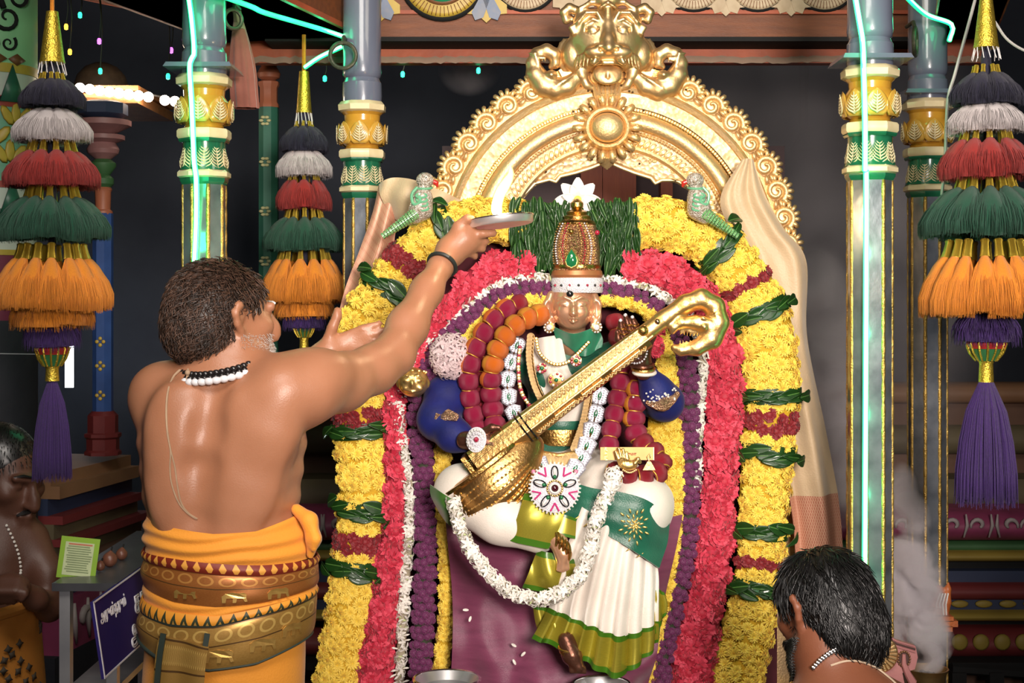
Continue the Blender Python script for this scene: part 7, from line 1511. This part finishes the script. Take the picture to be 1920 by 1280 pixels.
# ---- plate and flame
PLT = thing('flame_plate', 'small steel plate held up by the man, edge on', 'plate', P(938, 420, 3.36)); PM = Matrix.Translation(P(938, 417, 3.36)) @ Matrix.Rotation(-.12, 4, 'Y') @ Matrix.Rotation(-.05, 4, 'X'); R = S(62, 3.36)
MB().lathe([(0, -.008), (R * .96, -.008), (R * 1.0, -.005), (R * 1.02, .0095), (R * 1.04, .0105), (R * 1.0, .0105), (R * .96, -.003), (0, -.005)], 48, M=PM, cap=False).obj('dish', mat('brushed_plate_steel', (.82, .78, .76), .38, .75), PLT); MB().tube([(R * 1.03 * math.cos(a), R * 1.03 * math.sin(a), .010) for a in np.linspace(0, 2 * PI, 49)], .0016, 6, M=PM).obj('rim', SILVER, PLT)
MB().ball((0, 0, .004), (.022, .022, .008), 12, 6, M=PM).obj('camphor', mat('camphor_block', (.8, .75, .65), .6), PLT)
fl_ = thing('camphor_flame', 'tall bright flame leaping from the held plate', 'flame', P(936, 410, 3.36)); FLM = mat('flame_body', (1, .6, .2), emit=(1.0, .42, .06), est=1.6); FLC = mat('flame_core', (1, .9, .7), emit=(1.0, .88, .62), est=6)
fpts = [P(934, 408, 3.36), P(931, 388, 3.36), P(938, 362, 3.36), P(950, 342, 3.36), P(958, 325, 3.36), P(956, 305, 3.36)]; fp = spline(fpts, 24)
MB().tube(fp, [S(r, 3.36) for r in np.interp(np.linspace(0, 1, 25), [0, .12, .3, .5, .7, .85, 1], [7, 11, 10, 11, 9, 5, .6])], 12, flat=.8).obj('outer_flame', FLM, fl_)
MB().tube([p + Vector((0, -.012, 0)) for p in fp[:17]], [S(r, 3.36) for r in np.interp(np.linspace(0, 1, 17), [0, .2, .5, .8, 1], [6, 10, 9, 7, 1.5])], 10).obj('flame_core', FLC, fl_)
fl_lamp = bpy.data.lights.new('flame_light', 'POINT'); fl_lamp.energy = 1.6; fl_lamp.color = (1, .72, .40); fl_lamp.shadow_soft_size = .03; flo = bpy.data.objects.new('flame_light', fl_lamp); COL.objects.link(flo); flo.location = P(945, 350, 3.30)
# ================================================================ man with bowed head in the right foreground
rm = thing('person', 'dark-haired man seen from behind with bowed head at lower right', 'person', (P(1590, 0, 2.78).x, 2.78, 0))
M2 = SDF(.006); e = lambda r: S(r, 2.83)
PH2 = -.62; kf = Vector((math.sin(PH2), math.cos(PH2), -.35)).normalized(); kr = Vector((math.cos(PH2), -math.sin(PH2), 0)); ku = kr.cross(kf).normalized(); kc = P(1546, 1135, 2.85); KR = Matrix((kf, kr, ku)).transposed().to_4x4(); kl = lambda f, r, z: kc + kf * f + kr * r + ku * z
M2.ell(kl(-.008, 0, .010), (.098, .080, .094), KR, k=.02); M2.ell(kl(.04, 0, -.045), (.062, .060, .068), KR, k=.03); M2.ell(kl(.078, 0, -.098), (.022, .026, .018), KR, k=.02); M2.chain([kl(.10, 0, .005), kl(.116, 0, -.035)], [.010, .014], k=.012)
for s in (-1, 1):
    M2.chain([kl(.0, s * .062, -.055), kl(.04, s * .050, -.09), kl(.075, s * .018, -.103)], [.020, .020, .018], k=.02); M2.chain([kl(.006, s * .078, .018), kl(-.010, s * .092, .024), kl(-.018, s * .094, .006), kl(-.010, s * .090, -.016), kl(.002, s * .080, -.032)], [.007, .008, .008, .0075, .009], k=.006); M2.ell(kl(.083, s * .030, .003), .011, k=.003); M2.ell(kl(.062, s * .046, -.018), (.026, .020, .02), KR, k=.02)
M2.chain([kl(-.02, 0, -.05), P(1560, 1240, 2.79), P(1580, 1320, 2.75)], [.056, .056, .068], k=.04)
M2.chain([P(1470, 1400, 2.81), P(1590, 1362, 2.75), P(1690, 1385, 2.73), P(1750, 1440, 2.75)], [.075, .085, .075, .062], k=.06)
M2.chain([P(1600, 1400, 2.75), P(1600, 1540, 2.73), (P(1595, 0, 2.73).x, 2.71, .55)], [.13, .14, .15], k=.06)
for s in (-1, 1):
    sx = P(1595 + s * 140, 0, 2.75).x; M2.chain([(sx, 2.75, .78), (sx + s * .02, 2.83, .60), (sx - s * .03, 3.03, .55)], [.058, .046, .034], k=.03); hx = sx - s * .04
    fingers(M2, [([(hx + q * .014 - .02, 3.05, .55), (hx + q * .016 - .02, 3.11, .545), (hx + q * .017 - .02, 3.15, .53)], .0095) for q in range(4)] + [([(hx - s * .035, 3.04, .56), (hx - s * .05, 3.08, .56)], .010)])
rb = M2.obj('body', SKIND, rm); RT = bvh(rb)
MB().lathe([(.30, .0), (.29, .2), (.24, .45), (.185, .62), (.17, .66)], 32, M=Matrix.Translation((P(1595, 0, 2.73).x, 2.73, 0))).obj('wrap_cloth', mat('white_dhoti', (.65, .60, .52), .8, 0, (.55, .5, .42), 8), rm)
HC = SDF(.005); HC.ell(kl(-.010, 0, .018), (.103, .087, .095), KR, k=.01); HC.ell(kl(-.060, 0, -.045), (.058, .080, .085), KR, k=.03); HC.ell(kl(.11, 0, -.04), (.085, .12, .085), KR, k=.02, op=-1); HC.ell(kl(.02, -.09, -.03), (.032, .03, .050), KR, k=.012, op=-1); HC.ell(kl(.02, .09, -.03), (.032, .03, .050), KR, k=.012, op=-1)
h2 = HC.obj('hair', HAIRB, rm); rg = random.Random(5); polys = h2.data.polygons; a_, b_ = [], []
for i in rg.choices(range(len(polys)), k=5000):
    c_ = polys[i].center
    if (c_ - kc).dot(kf) < .085: a_.append(c_.copy()); b_.append(polys[i].normal.copy())
def strt(p_, n_):
    tip = kl(.02, .02, .13); down = (p_ - tip).normalized() + Vector((rg.uniform(-.35, .35), -.1, -.7)); L = rg.uniform(.022, .055); td = down - n_ * down.dot(n_); td = td.normalized() if td.length > .1 else n_.orthogonal(); sw = n_.cross(td); j = rg.uniform(-.25, .25)
    return [p_ - n_ * .003 + n_ * (L * (.28 * t - .27 * t * t)) + td * L * t + sw * j * 1.6 * L * t * t for t in (0, .33, .66, 1)]
strands('hair_strands', a_, b_, strt, HAIRB, h2, .0013)
bp_, bn_ = [], []
for p in rb.data.polygons:
    q_ = p.center - kc; f_, r__, z_2 = q_.dot(kf), q_.dot(kr), q_.dot(ku)
    if .0 < f_ < .12 and -.13 < z_2 < -.05 and abs(r__) < .09: bp_.append(p.center.copy()); bn_.append(p.normal.copy())
strands('beard', bp_, bn_, lambda p_, n_: [p_ - n_ * .001, p_ + n_ * .006, p_ + n_ * .010 + Vector((0, 0, -.008))], HAIRB, rm, .0011)
sc2 = thing('silver_chain', 'silver rope chain round the bowed man neck', 'chain', P(1590, 1215, 2.73)); pts = []
for x, y in ((1526, 1254), (1540, 1238), (1558, 1224), (1578, 1214), (1598, 1211), (1618, 1217), (1640, 1228)):
    q_, n_ = hit(RT, x, y, .004)
    if q_ is not None: pts.append(q_)
pts = spline(pts, 40)
for i, p_ in enumerate(pts): MB().ball(p_ + Vector((0, 0, .002 * (-1) ** i)), .0042, 6, 4).obj('link', SILVER, sc2)
t2 = thing('neck_thread', 'pale thread across the bowed man shoulder', 'thread', P(1640, 1260, 2.73)); pts = []
for x, y in ((1558, 1248), (1585, 1240), (1612, 1241), (1640, 1252), (1660, 1266), (1680, 1284), (1700, 1310)):
    q_, n_ = hit(RT, x, y, .002)
    if q_ is not None: pts.append(q_)
MB().tube(spline(pts, 30), .0019, 5).obj('thread', mat('pale_thread', (.62, .48, .34), .6), t2)

# ================================================================ man in shadow at the left edge
lm = thing('person', 'bare-chested man in shadow at the left edge looking down', 'person', (P(10, 0, 3.3).x, 3.3, 0)); LD = 3.3; el = lambda r: S(r, LD)
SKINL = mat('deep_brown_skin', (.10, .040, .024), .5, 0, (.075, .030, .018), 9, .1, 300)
M3 = SDF(.0065); PH3 = 2.05; jf = Vector((math.sin(PH3), math.cos(PH3), -.28)).normalized(); jr = Vector((math.cos(PH3), -math.sin(PH3), 0)); ju = jr.cross(jf).normalized(); jc = P(4, 888, LD); JR = Matrix((jf, jr, ju)).transposed().to_4x4(); jl = lambda f, r, z: jc + jf * f + jr * r + ju * z
M3.ell(jl(-.012, 0, .012), (.098, .078, .094), JR, k=.02); M3.ell(jl(.035, 0, -.045), (.066, .060, .070), JR, k=.03); M3.ell(jl(.078, 0, -.100), (.022, .026, .018), JR, k=.025); M3.chain([jl(.098, 0, .008), jl(.112, 0, -.022), jl(.117, 0, -.040)], [.009, .012, .014], k=.012)
for s in (-1, 1):
    M3.ell(jl(.106, s * .013, -.040), (.009, .008, .007), JR, k=.006); M3.chain([jl(.0, s * .062, -.055), jl(.035, s * .052, -.088), jl(.07, s * .018, -.105)], [.020, .020, .018], k=.02); M3.ell(jl(.062, s * .046, -.018), (.026, .020, .020), JR, k=.02)
    M3.chain([jl(.093, s * .010, .020), jl(.086, s * .044, .022)], [.010, .009], k=.012); M3.ell(jl(.094, s * .030, .002), (.011, .016, .010), JR, k=.008, op=-1); M3.ell(jl(.082, s * .030, .002), (.012, .014, .010), JR, k=.003); M3.chain([jl(.005, s * .078, .018), jl(-.014, s * .092, .022), jl(-.018, s * .093, .0), jl(.000, s * .080, -.030)], [.007, .008, .008, .009], k=.006)
M3.chain([jl(.10, -.022, -.066), jl(.108, 0, -.064), jl(.10, .022, -.066)], [.006, .008, .006], k=.005); M3.chain([jl(.098, -.018, -.078), jl(.105, 0, -.077), jl(.098, .018, -.078)], [.006, .008, .006], k=.005)
M3.chain([jl(-.02, 0, -.06), P(-5, 990, LD), P(-10, 1030, LD)], [.055, .055, .07], k=.04)
for y, l, r, t in ((1030, -110, 70, .09), (1080, -112, 66, .11), (1140, -108, 62, .11), (1210, -105, 66, .11)): M3.ell(P((l + r) / 2, y, LD), (el((r - l) / 2), t, el(50)), k=.05)
M3.chain([P(58, 1012, LD), P(88, 1075, LD - .02), P(92, 1140, LD - .04)], [el(34), el(27), el(23)], k=.03); M3.chain([P(92, 1140, LD - .04), P(66, 1122, LD - .12), P(38, 1100, LD - .17)], [el(22), el(19), el(15)], k=.02)
M3.chain([P(-108, 1012, LD), P(-140, 1080, LD - .02), P(-135, 1140, LD - .05)], [el(34), el(27), el(23)], k=.03); M3.chain([P(-135, 1140, LD - .05), P(-70, 1125, LD - .14), P(-15, 1105, LD - .17)], [el(22), el(19), el(15)], k=.02)
M3.ell(P(20, 1100, LD - .19), (.045, .022, .032), k=.015)
fingers(M3, [([P(36 - q * 11, 1086, LD - .20), P(30 - q * 11, 1108, LD - .225), P(26 - q * 11, 1128, LD - .21)], .0105) for q in range(4)] + [([P(40, 1094, LD - .2), P(46, 1112, LD - .22), P(40, 1124, LD - .22)], .0115)])
lb_ = M3.obj('body', SKINL, lm); LT = bvh(lb_)
HC = SDF(.006); HC.ell(jl(-.020, 0, .020), (.100, .083, .096), JR, k=.01); HC.ell(jl(-.055, 0, -.025), (.062, .075, .066), JR, k=.03); HC.ell(jl(.11, 0, -.035), (.085, .12, .085), JR, k=.02, op=-1)
h3 = HC.obj('hair', HAIRB, lm); polys = h3.data.polygons; a_, b_ = [], []
for i in rg.choices(range(len(polys)), k=1800): a_.append(polys[i].center.copy()); b_.append(polys[i].normal.copy())
strands('hair_strands', a_, b_, lambda p_, n_: [p_ - n_ * .003, p_ + n_ * .005 + Vector((0, 0, -.004)), p_ + n_ * .008 + Vector((0, 0, -.012))], HAIRB, h3, .0012)
for s in (-1, 1): MB().tube([jl(.110, s * .003, -.054), jl(.106, s * .018, -.056), jl(.098, s * .030, -.064)], [.005, .006, .002], 6).obj('moustache', HAIRB, lm); MB().tube([jl(.102, s * .012, .027), jl(.097, s * .032, .031), jl(.086, s * .050, .026)], [.003, .004, .002], 6).obj('eyebrow', HAIRB, lm)
wl = lambda y, a, off=0.0: Vector((P(-22, y, LD).x + (el(90) + off + (y - 1150) * .0001) * math.cos(a), LD - (.135 + off) * math.sin(a), P(0, y, LD).z))
YCL = mat('turmeric_cotton', (.46, .18, .020), .8, 0, (.36, .13, .014), 6, .2, 240)
ww = MB().grid(lambda u, v: wl(1145 + 18 * math.cos(PI * 1.5 - 2 * PI * u) * -1 + v * 740, PI * 1.5 - 2 * PI * u, .008 * math.sin(u * 40) * v), 80, 24, thick=-.004).obj('waist_wrap', YCL, lm)
MB().tube([wl(1140 - 15 * math.cos(a), a, .006) for a in np.linspace(0, 2 * PI, 50)], .014, 8).obj('waist_roll', YCL, ww)
LFM = mat('printed_leaf', (.06, .045, .03), .8); sm = MB().prism([(0, -.011), (.005, -.003), (.011, 0), (.005, .004), (0, .012), (-.005, .004), (-.011, 0), (-.005, -.003)], -.001, .001).mesh('printed_leaf'); sm.materials.append(LFM)
for px, py in ((2, 1215), (12, 1208), (22, 1222), (30, 1238), (18, 1240), (6, 1250), (34, 1258), (26, 1262), (14, 1272), (38, 1280), (8, 1285), (0, 1234), (40, 1180), (55, 1172), (70, 1162), (22, 1190), (8, 1196)):
    c_ = math.acos(max(-1, min(1, (P(px, py, LD - .12).x - P(-22, py, LD).x) / (el(90) + .006)))); q_ = wl(py, c_, .0075); link('printed_leaf', sm, None, ww, frame(q_, (math.cos(c_) / el(90) * .1, -math.sin(c_) / .135 * .1, 0), spin=px))
for s in (-1, 1):
    fx = P(-22 + s * 50, 0, LD).x; FTT = SDF(.009); FTT.chain([(fx, LD + .05, .05), (fx, LD - .05, .04), (fx + .01, LD - .13, .025)], [.042, .04, .028], k=.02); FTT.obj('foot', SKINL, lm)
bn2 = thing('bead_string', 'thin string of pale beads on the shadowed man chest', 'necklace', P(40, 1040, 3.2))
for k in range(13):
    q_, n_ = hit(LT, 12 + 26 * math.sin(k / 12 * 1.7), 985 + k * 7.6, .003)
    if q_ is not None: MB().ball(q_, .0034, 6, 4).obj('bead', PEARL, bn2)

# ================================================================ steel stand with sign, leaflet and fruits at left
sx0, sx1 = -.935, -.822; zt = 1.028
sb = thing('steel_stand', 'steel framed stand at lower left with a dark inside', 'stand', ((sx0 + sx1) / 2, 3.05, 0))
for x in (sx0 + .012, sx1 - .004):
    for y in (2.945, 3.56): MB().box((x, y, zt / 2), (.022, .022, zt)).obj('post', STEEL, sb, smooth=False)
MB().box(((sx0 + sx1) / 2, 3.25, zt), (sx1 - sx0 + .02, .66, .016)).obj('top_plate', mat('dull_steel', (.22, .22, .23), .35, .8, (.12, .12, .13), 8), sb, smooth=False)
for z in (.25, .80): MB().box(((sx0 + sx1) / 2, 3.25, z), (sx1 - sx0 - .01, .62, .014)).obj('shelf', STEEL, sb, smooth=False)
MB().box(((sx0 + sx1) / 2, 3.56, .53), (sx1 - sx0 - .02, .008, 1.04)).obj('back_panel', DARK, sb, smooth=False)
SGN = thing('blue_sign', 'navy blue board with white Tamil lettering beside the priest', 'sign', (-.80, 2.95, .85)); e1 = Vector((0, 1, 0)); e2 = Vector((-.155, .02, 1)).normalized(); e3 = e1.cross(e2).normalized(); o0 = P(193, 1273, 2.745); SM = Matrix((e1, e2, e3)).transposed().to_4x4(); SM.translation = o0; SL, SH = .62, .150
MB().box((SL / 2, SH / 2, 0), (SL, SH, .006), M=SM).obj('board', mat('navy_board', (.022, .013, .125), .7, 0, (.018, .010, .10), 6, spec=.2), SGN, smooth=False)
WL = mat('white_lettering', (.78, .76, .80), .5)
for c_, s_ in (((SL / 2, .002, .0035), (SL, .003, .002)), ((SL / 2, SH - .002, .0035), (SL, .003, .002)), ((.002, SH / 2, .0035), (.004, SH, .002))): MB().box(c_, s_, M=SM).obj('white_edge', WL, SGN, smooth=False)
text('white_lettering', '\u0b85\u0bb0\u0bc1\u0bb3\u0bcd\u0ba4\u0bb0\u0bc1\u0bae\u0bcd', .029, WL, SM @ Matrix.Translation((.118, .110, .0034)), SGN)
text('white_lettering', '\u0b95\u0bbe', .062, WL, SM @ Matrix.Translation((.262, .086, .0034)), SGN, align='LEFT')
text('white_lettering', '\u0b85', .062, WL, SM @ Matrix.Translation((.205, .034, .0034)), SGN, align='LEFT')
cd_ = thing('green_leaflet', 'lime green printed card leaning on the steel stand', 'card', P(148, 1085, 2.98)); CMx = frame(P(147, 1046, 3.0), (.12, -1, .10), spin=-.12); cw, chh = S(72, 2.96), S(78, 2.96)
MB().box((0, 0, 0), (cw, chh, .003), M=CMx).obj('card', mat('lime_card', (.24, .42, .03), .35, 0, (.20, .36, .025), 8, coat=.4), cd_, smooth=False); MB().box((0, -.002, .0018), (cw * .74, chh * .80, .001), M=CMx).obj('pale_panel', mat('pale_panel_paper', (.50, .58, .32), .4, coat=.4), cd_, smooth=False)
for k in range(13): MB().box(((random.random() - .5) * .004, chh * (.33 - k * .055), .0026), (cw * random.uniform(.5, .66), .0022 if k else .003, .0006), M=CMx).obj('print_line', mat('grey_print', (.20, .26, .12), .6) if k else mat('red_print', (.5, .15, .08), .6), cd_, smooth=False)
for i, (px, d, r, lab) in enumerate(((188, 3.05, 9, 'small brown fruit nearest the green card'), (206, 3.10, 14, 'largest brown fruit on the steel stand'), (228, 3.18, 11, 'brown fruit at the far end of the steel stand'))):
    rr = S(r, d); t = thing('brown_fruit', lab, 'fruit', (max(sx0 + .02, min(sx1 - .02, P(px, 0, d).x)), d, zt + .008), 'brown fruits on the stand'); x = t.location.x; FB = SDF(.003); FB.ell((x, d, zt + .008 + rr), (rr, rr, rr), k=.002); FB.cone((x, d, zt + .008 + rr * 1.8), (x + .003, d, zt + .008 + rr * 2.25), .004, .002, k=.006); FB.obj('flesh', mat('brown_fruit_skin', (.16, .06, .035), .4, 0, (.10, .035, .02), 30), t); MB().tube([(x + .003, d, zt + .008 + rr * 2.2), (x + .005, d, zt + .008 + rr * 2.7)], .002, 5).obj('stalk', BLACKP, t)

# ================================================================ carved palanquin pieces, burner and smoke at right
CARV = mat('rose_wood_paint', (.42, .18, .17), .5, 0, (.32, .12, .12), 14, .3, 60); CARO = mat('orange_carved_wood', (.50, .14, .035), .45, 0, (.34, .08, .02), 25, .5, 70); DKR = mat('dark_groove', (.06, .025, .02), .7)
cp = thing('carved_arm_panel', 'pinkish carved wooden arm with gold sun disc behind the bowed man', 'carving', P(1690, 1290, 3.35)); q3 = lambda x, y: (S(x - 1680, 3.35), S(1225 - y, 3.35)); CPM = frame(P(1680, 1225, 3.35), (0, -1, 0))
MB().prism([q3(*p) for p in ((1640, 1176), (1640, 1300), (1700, 1300), (1692, 1262), (1716, 1255), (1722, 1232), (1718, 1212), (1684, 1202))], -.03, .0, M=CPM, bevel=.03).obj('panel', CARV, cp, smooth=False)
for o in (0, 5, 10): MB().tube([P(1642, 1180 + o, 3.35), P(1682, 1202 + o, 3.348), P(1716, 1212 + o, 3.348)], .0022, 6).obj('moulding_line', DKR if o == 5 else CARV, cp)
sd_ = MB().lathe([(0, .012), (S(30, 3.35), .006), (S(36, 3.35), .0), (S(36, 3.35), -.01), (0, -.01)][::-1], 40, M=frame(P(1648, 1226, 3.345), (0, -1, 0))).obj('gold_disc', GOLD, cp)
for k in range(26): a = 2 * PI * k / 26; MB().tube([P(1648 + 12 * math.cos(a), 1226 + 12 * math.sin(a), 3.334), P(1648 + 33 * math.cos(a), 1226 + 33 * math.sin(a), 3.338)], [.002, .0035], 5).obj('ray', GOLDP, sd_)
for k in range(16): a = 2 * PI * k / 16; MB().ball(P(1695 + 11 * math.cos(a), 1235 + 14 * math.sin(a), 3.346), .0032, 6, 4).obj('bead', mat('dark_brass', (.20, .10, .05), .4, .6), cp)
MB().prism([(S(10 * math.cos(a), 3.35), S(13 * math.sin(a), 3.35)) for a in np.linspace(0, 2 * PI, 20, endpoint=False)], -.004, .002, M=frame(P(1695, 1235, 3.348), (0, -1, 0))).obj('oval_boss', DKR, cp); MB().tube([P(1695, 1226, 3.342), P(1695, 1244, 3.342), P(1702, 1262, 3.342), P(1712, 1280, 3.342)], [.004, .006, .008, .010], 8).obj('tongue', CARV, cp)
MB().box((P(1668, 0, 3.35).x, 3.35, P(0, 1290, 3.35).z / 2), (.05, .05, P(0, 1290, 3.35).z)).obj('leg', CARV, cp, smooth=False)
wbk = thing('carved_bracket', 'orange carved wooden bracket with leaf scroll in front of the rear right pillar', 'carving', P(1750, 1180, 4.05)); q4 = lambda x, y, o=0: P(x, y, 4.02) + Vector((0, -S(o, 4.02), 0)); u4 = lambda r: S(r, 4.02)
for y0, y1, l, r in ((1168, 1178, 1720, 1778), (1158, 1169, 1716, 1788), (1150, 1159, 1722, 1780), (1136, 1146, 1722, 1758)): MB().box(((q4(l, 0).x + q4(r, 0).x) / 2, 4.03, (q4(0, y0).z + q4(0, y1).z) / 2), (u4(r - l), .10, u4(y1 - y0))).obj('base_course', CARO, wbk, smooth=False)
cs = SDF(.0035); cs.chain([q4(1764, 1152), q4(1752, 1136), q4(1750, 1116), q4(1760, 1104), q4(1772, 1108)], [u4(9), u4(10), u4(9), u4(7), u4(4)], k=u4(4)); cs.chain([q4(1770, 1150), q4(1774, 1128), q4(1777, 1104), q4(1778, 1092)], [u4(9), u4(9), u4(6), u4(2)], k=u4(4)); cs.chain([q4(1758, 1148), q4(1740, 1144), q4(1728, 1138)], [u4(8), u4(7), u4(4)], k=u4(4)); cs.obj('leaf_scroll', CARO, wbk)
for k in range(4): MB().tube([q4(1756 + k * 5, 1150, 11), q4(1752 + k * 6, 1130, 12), q4(1760 + k * 5, 1110, 9)], u4(1.6), 5).obj('white_line', WHITEP, wbk)
for k in range(3): MB().ball(q4(1727 + k * 6, 1134, 6), u4(3), 6, 4).obj('white_bead', PEARL, wbk)
MB().box((q4(1752, 0).x, 4.06, (PT + q4(0, 1178).z) / 2), (.05, .04, q4(0, 1178).z - PT)).obj('support', DKR, wbk, smooth=False)
ib = thing('incense_burner', 'brass incense burner pot giving off white smoke at lower right', 'burner', (P(1738, 0, 3.75).x, 3.75, PT)); x = P(1738, 0, 3.75).x; zb_ = zz(1252, 3.75); BRS = mat('brass', (.45, .30, .12), .35, .9, (.28, .17, .06), 20)
MB().lathe([(.0, zb_ - .12), (.028, zb_ - .12), (.045, zb_ - .10), (.048, zb_ - .02), (.056, zb_), (.052, zb_), (.044, zb_ - .02), (0, zb_ - .03)], 28, M=Matrix.Translation((x, 3.75, 0)), cap=False).obj('bowl', BRS, ib); MB().lathe([(.07, PT), (.06, PT + .015), (.015, PT + .03), (.012, zb_ - .14), (.03, zb_ - .118)], 20, M=Matrix.Translation((x, 3.75, 0))).obj('stem', BRS, ib)
for k in range(7): MB().ball((x + .025 * math.cos(k * 2.4) * (k / 7), 3.75 + .025 * math.sin(k * 2.4) * (k / 7), zb_ - .02), .011, 6, 4).obj('coal', mat('charcoal', (.03, .025, .025), .9), ib)
def smokemat(name, dens, sc, lo):
    m = bpy.data.materials.new(name); m.use_nodes = True; nt = m.node_tree; nt.nodes.clear(); o = nt.nodes.new('ShaderNodeOutputMaterial'); v = nt.nodes.new('ShaderNodeVolumePrincipled'); v.inputs['Color'].default_value = (.95, .91, .94, 1); H_ = NH(nt)
    g = nt.nodes.new('ShaderNodeNewGeometry'); n = nt.nodes.new('ShaderNodeTexNoise'); n.inputs['Scale'].default_value = sc; n.inputs['Detail'].default_value = 4; n.inputs['Distortion'].default_value = .6; nt.links.new(g.outputs['Position'], n.inputs['Vector'])
    t = nt.nodes.new('ShaderNodeTexCoord'); L = nt.nodes.new('ShaderNodeVectorMath'); L.operation = 'LENGTH'; nt.links.new(t.outputs['Object'], L.inputs[0]); fall = H_.m('MAXIMUM', H_.m('SUBTRACT', 1.0, L.outputs['Value']), 0.0)
    d = H_.m('MULTIPLY', H_.m('MULTIPLY', H_.m('MAXIMUM', H_.m('SUBTRACT', n.outputs['Fac'], lo), 0.0), fall), dens); nt.links.new(d, v.inputs['Density']); nt.links.new(v.outputs[0], o.inputs['Volume']); return m
sk = thing('incense_smoke', 'white incense smoke drifting up beside the right pillars', 'smoke', P(1738, 1240, 3.8))
puff = MB().ball((0, 0, 0), 1, 14, 9).mesh('smoke_puff'); puff2 = puff.copy(); puff.materials.append(smokemat('dense_smoke', 620, 10, .40)); puff2.materials.append(smokemat('thin_smoke', 75, 7, .36))
for px, py, d, rx, rz in ((1738, 1236, 3.76, .05, .05), (1728, 1200, 3.78, .09, .08), (1712, 1165, 3.80, .10, .09), (1700, 1125, 3.84, .11, .10), (1708, 1080, 3.86, .10, .10), (1696, 1035, 3.90, .09, .11), (1700, 985, 3.92, .07, .11), (1690, 930, 3.95, .05, .10)): link('smoke_puff', puff, None, sk, Matrix.Translation(P(px, py, d)) @ Matrix.Diagonal((rx, rx * .8, rz, 1)))
for px, py, d, rx, rz in ((1572, 900, 4.25, .09, .16), (1566, 800, 4.28, .13, .18), (1560, 700, 4.3, .16, .20), (1552, 610, 4.35, .15, .18), (1540, 540, 4.4, .10, .14), (880, 130, 5.2, .12, .10)): link('smoke_wisp', puff2, None, sk, Matrix.Translation(P(px, py, d)) @ Matrix.Diagonal((rx, rx, rz, 1)))
hz = puff.copy(); hz.materials.clear(); hz.materials.append(smokemat('faint_haze', 9, 2.5, .30))
for px, py, d, rx, rz in ((1500, 250, 5.9, .8, .9), (1560, 560, 5.7, .7, .9)): link('faint_haze', hz, None, sk, Matrix.Translation(P(px, py, d)) @ Matrix.Diagonal((rx, rx * .8, rz, 1)))
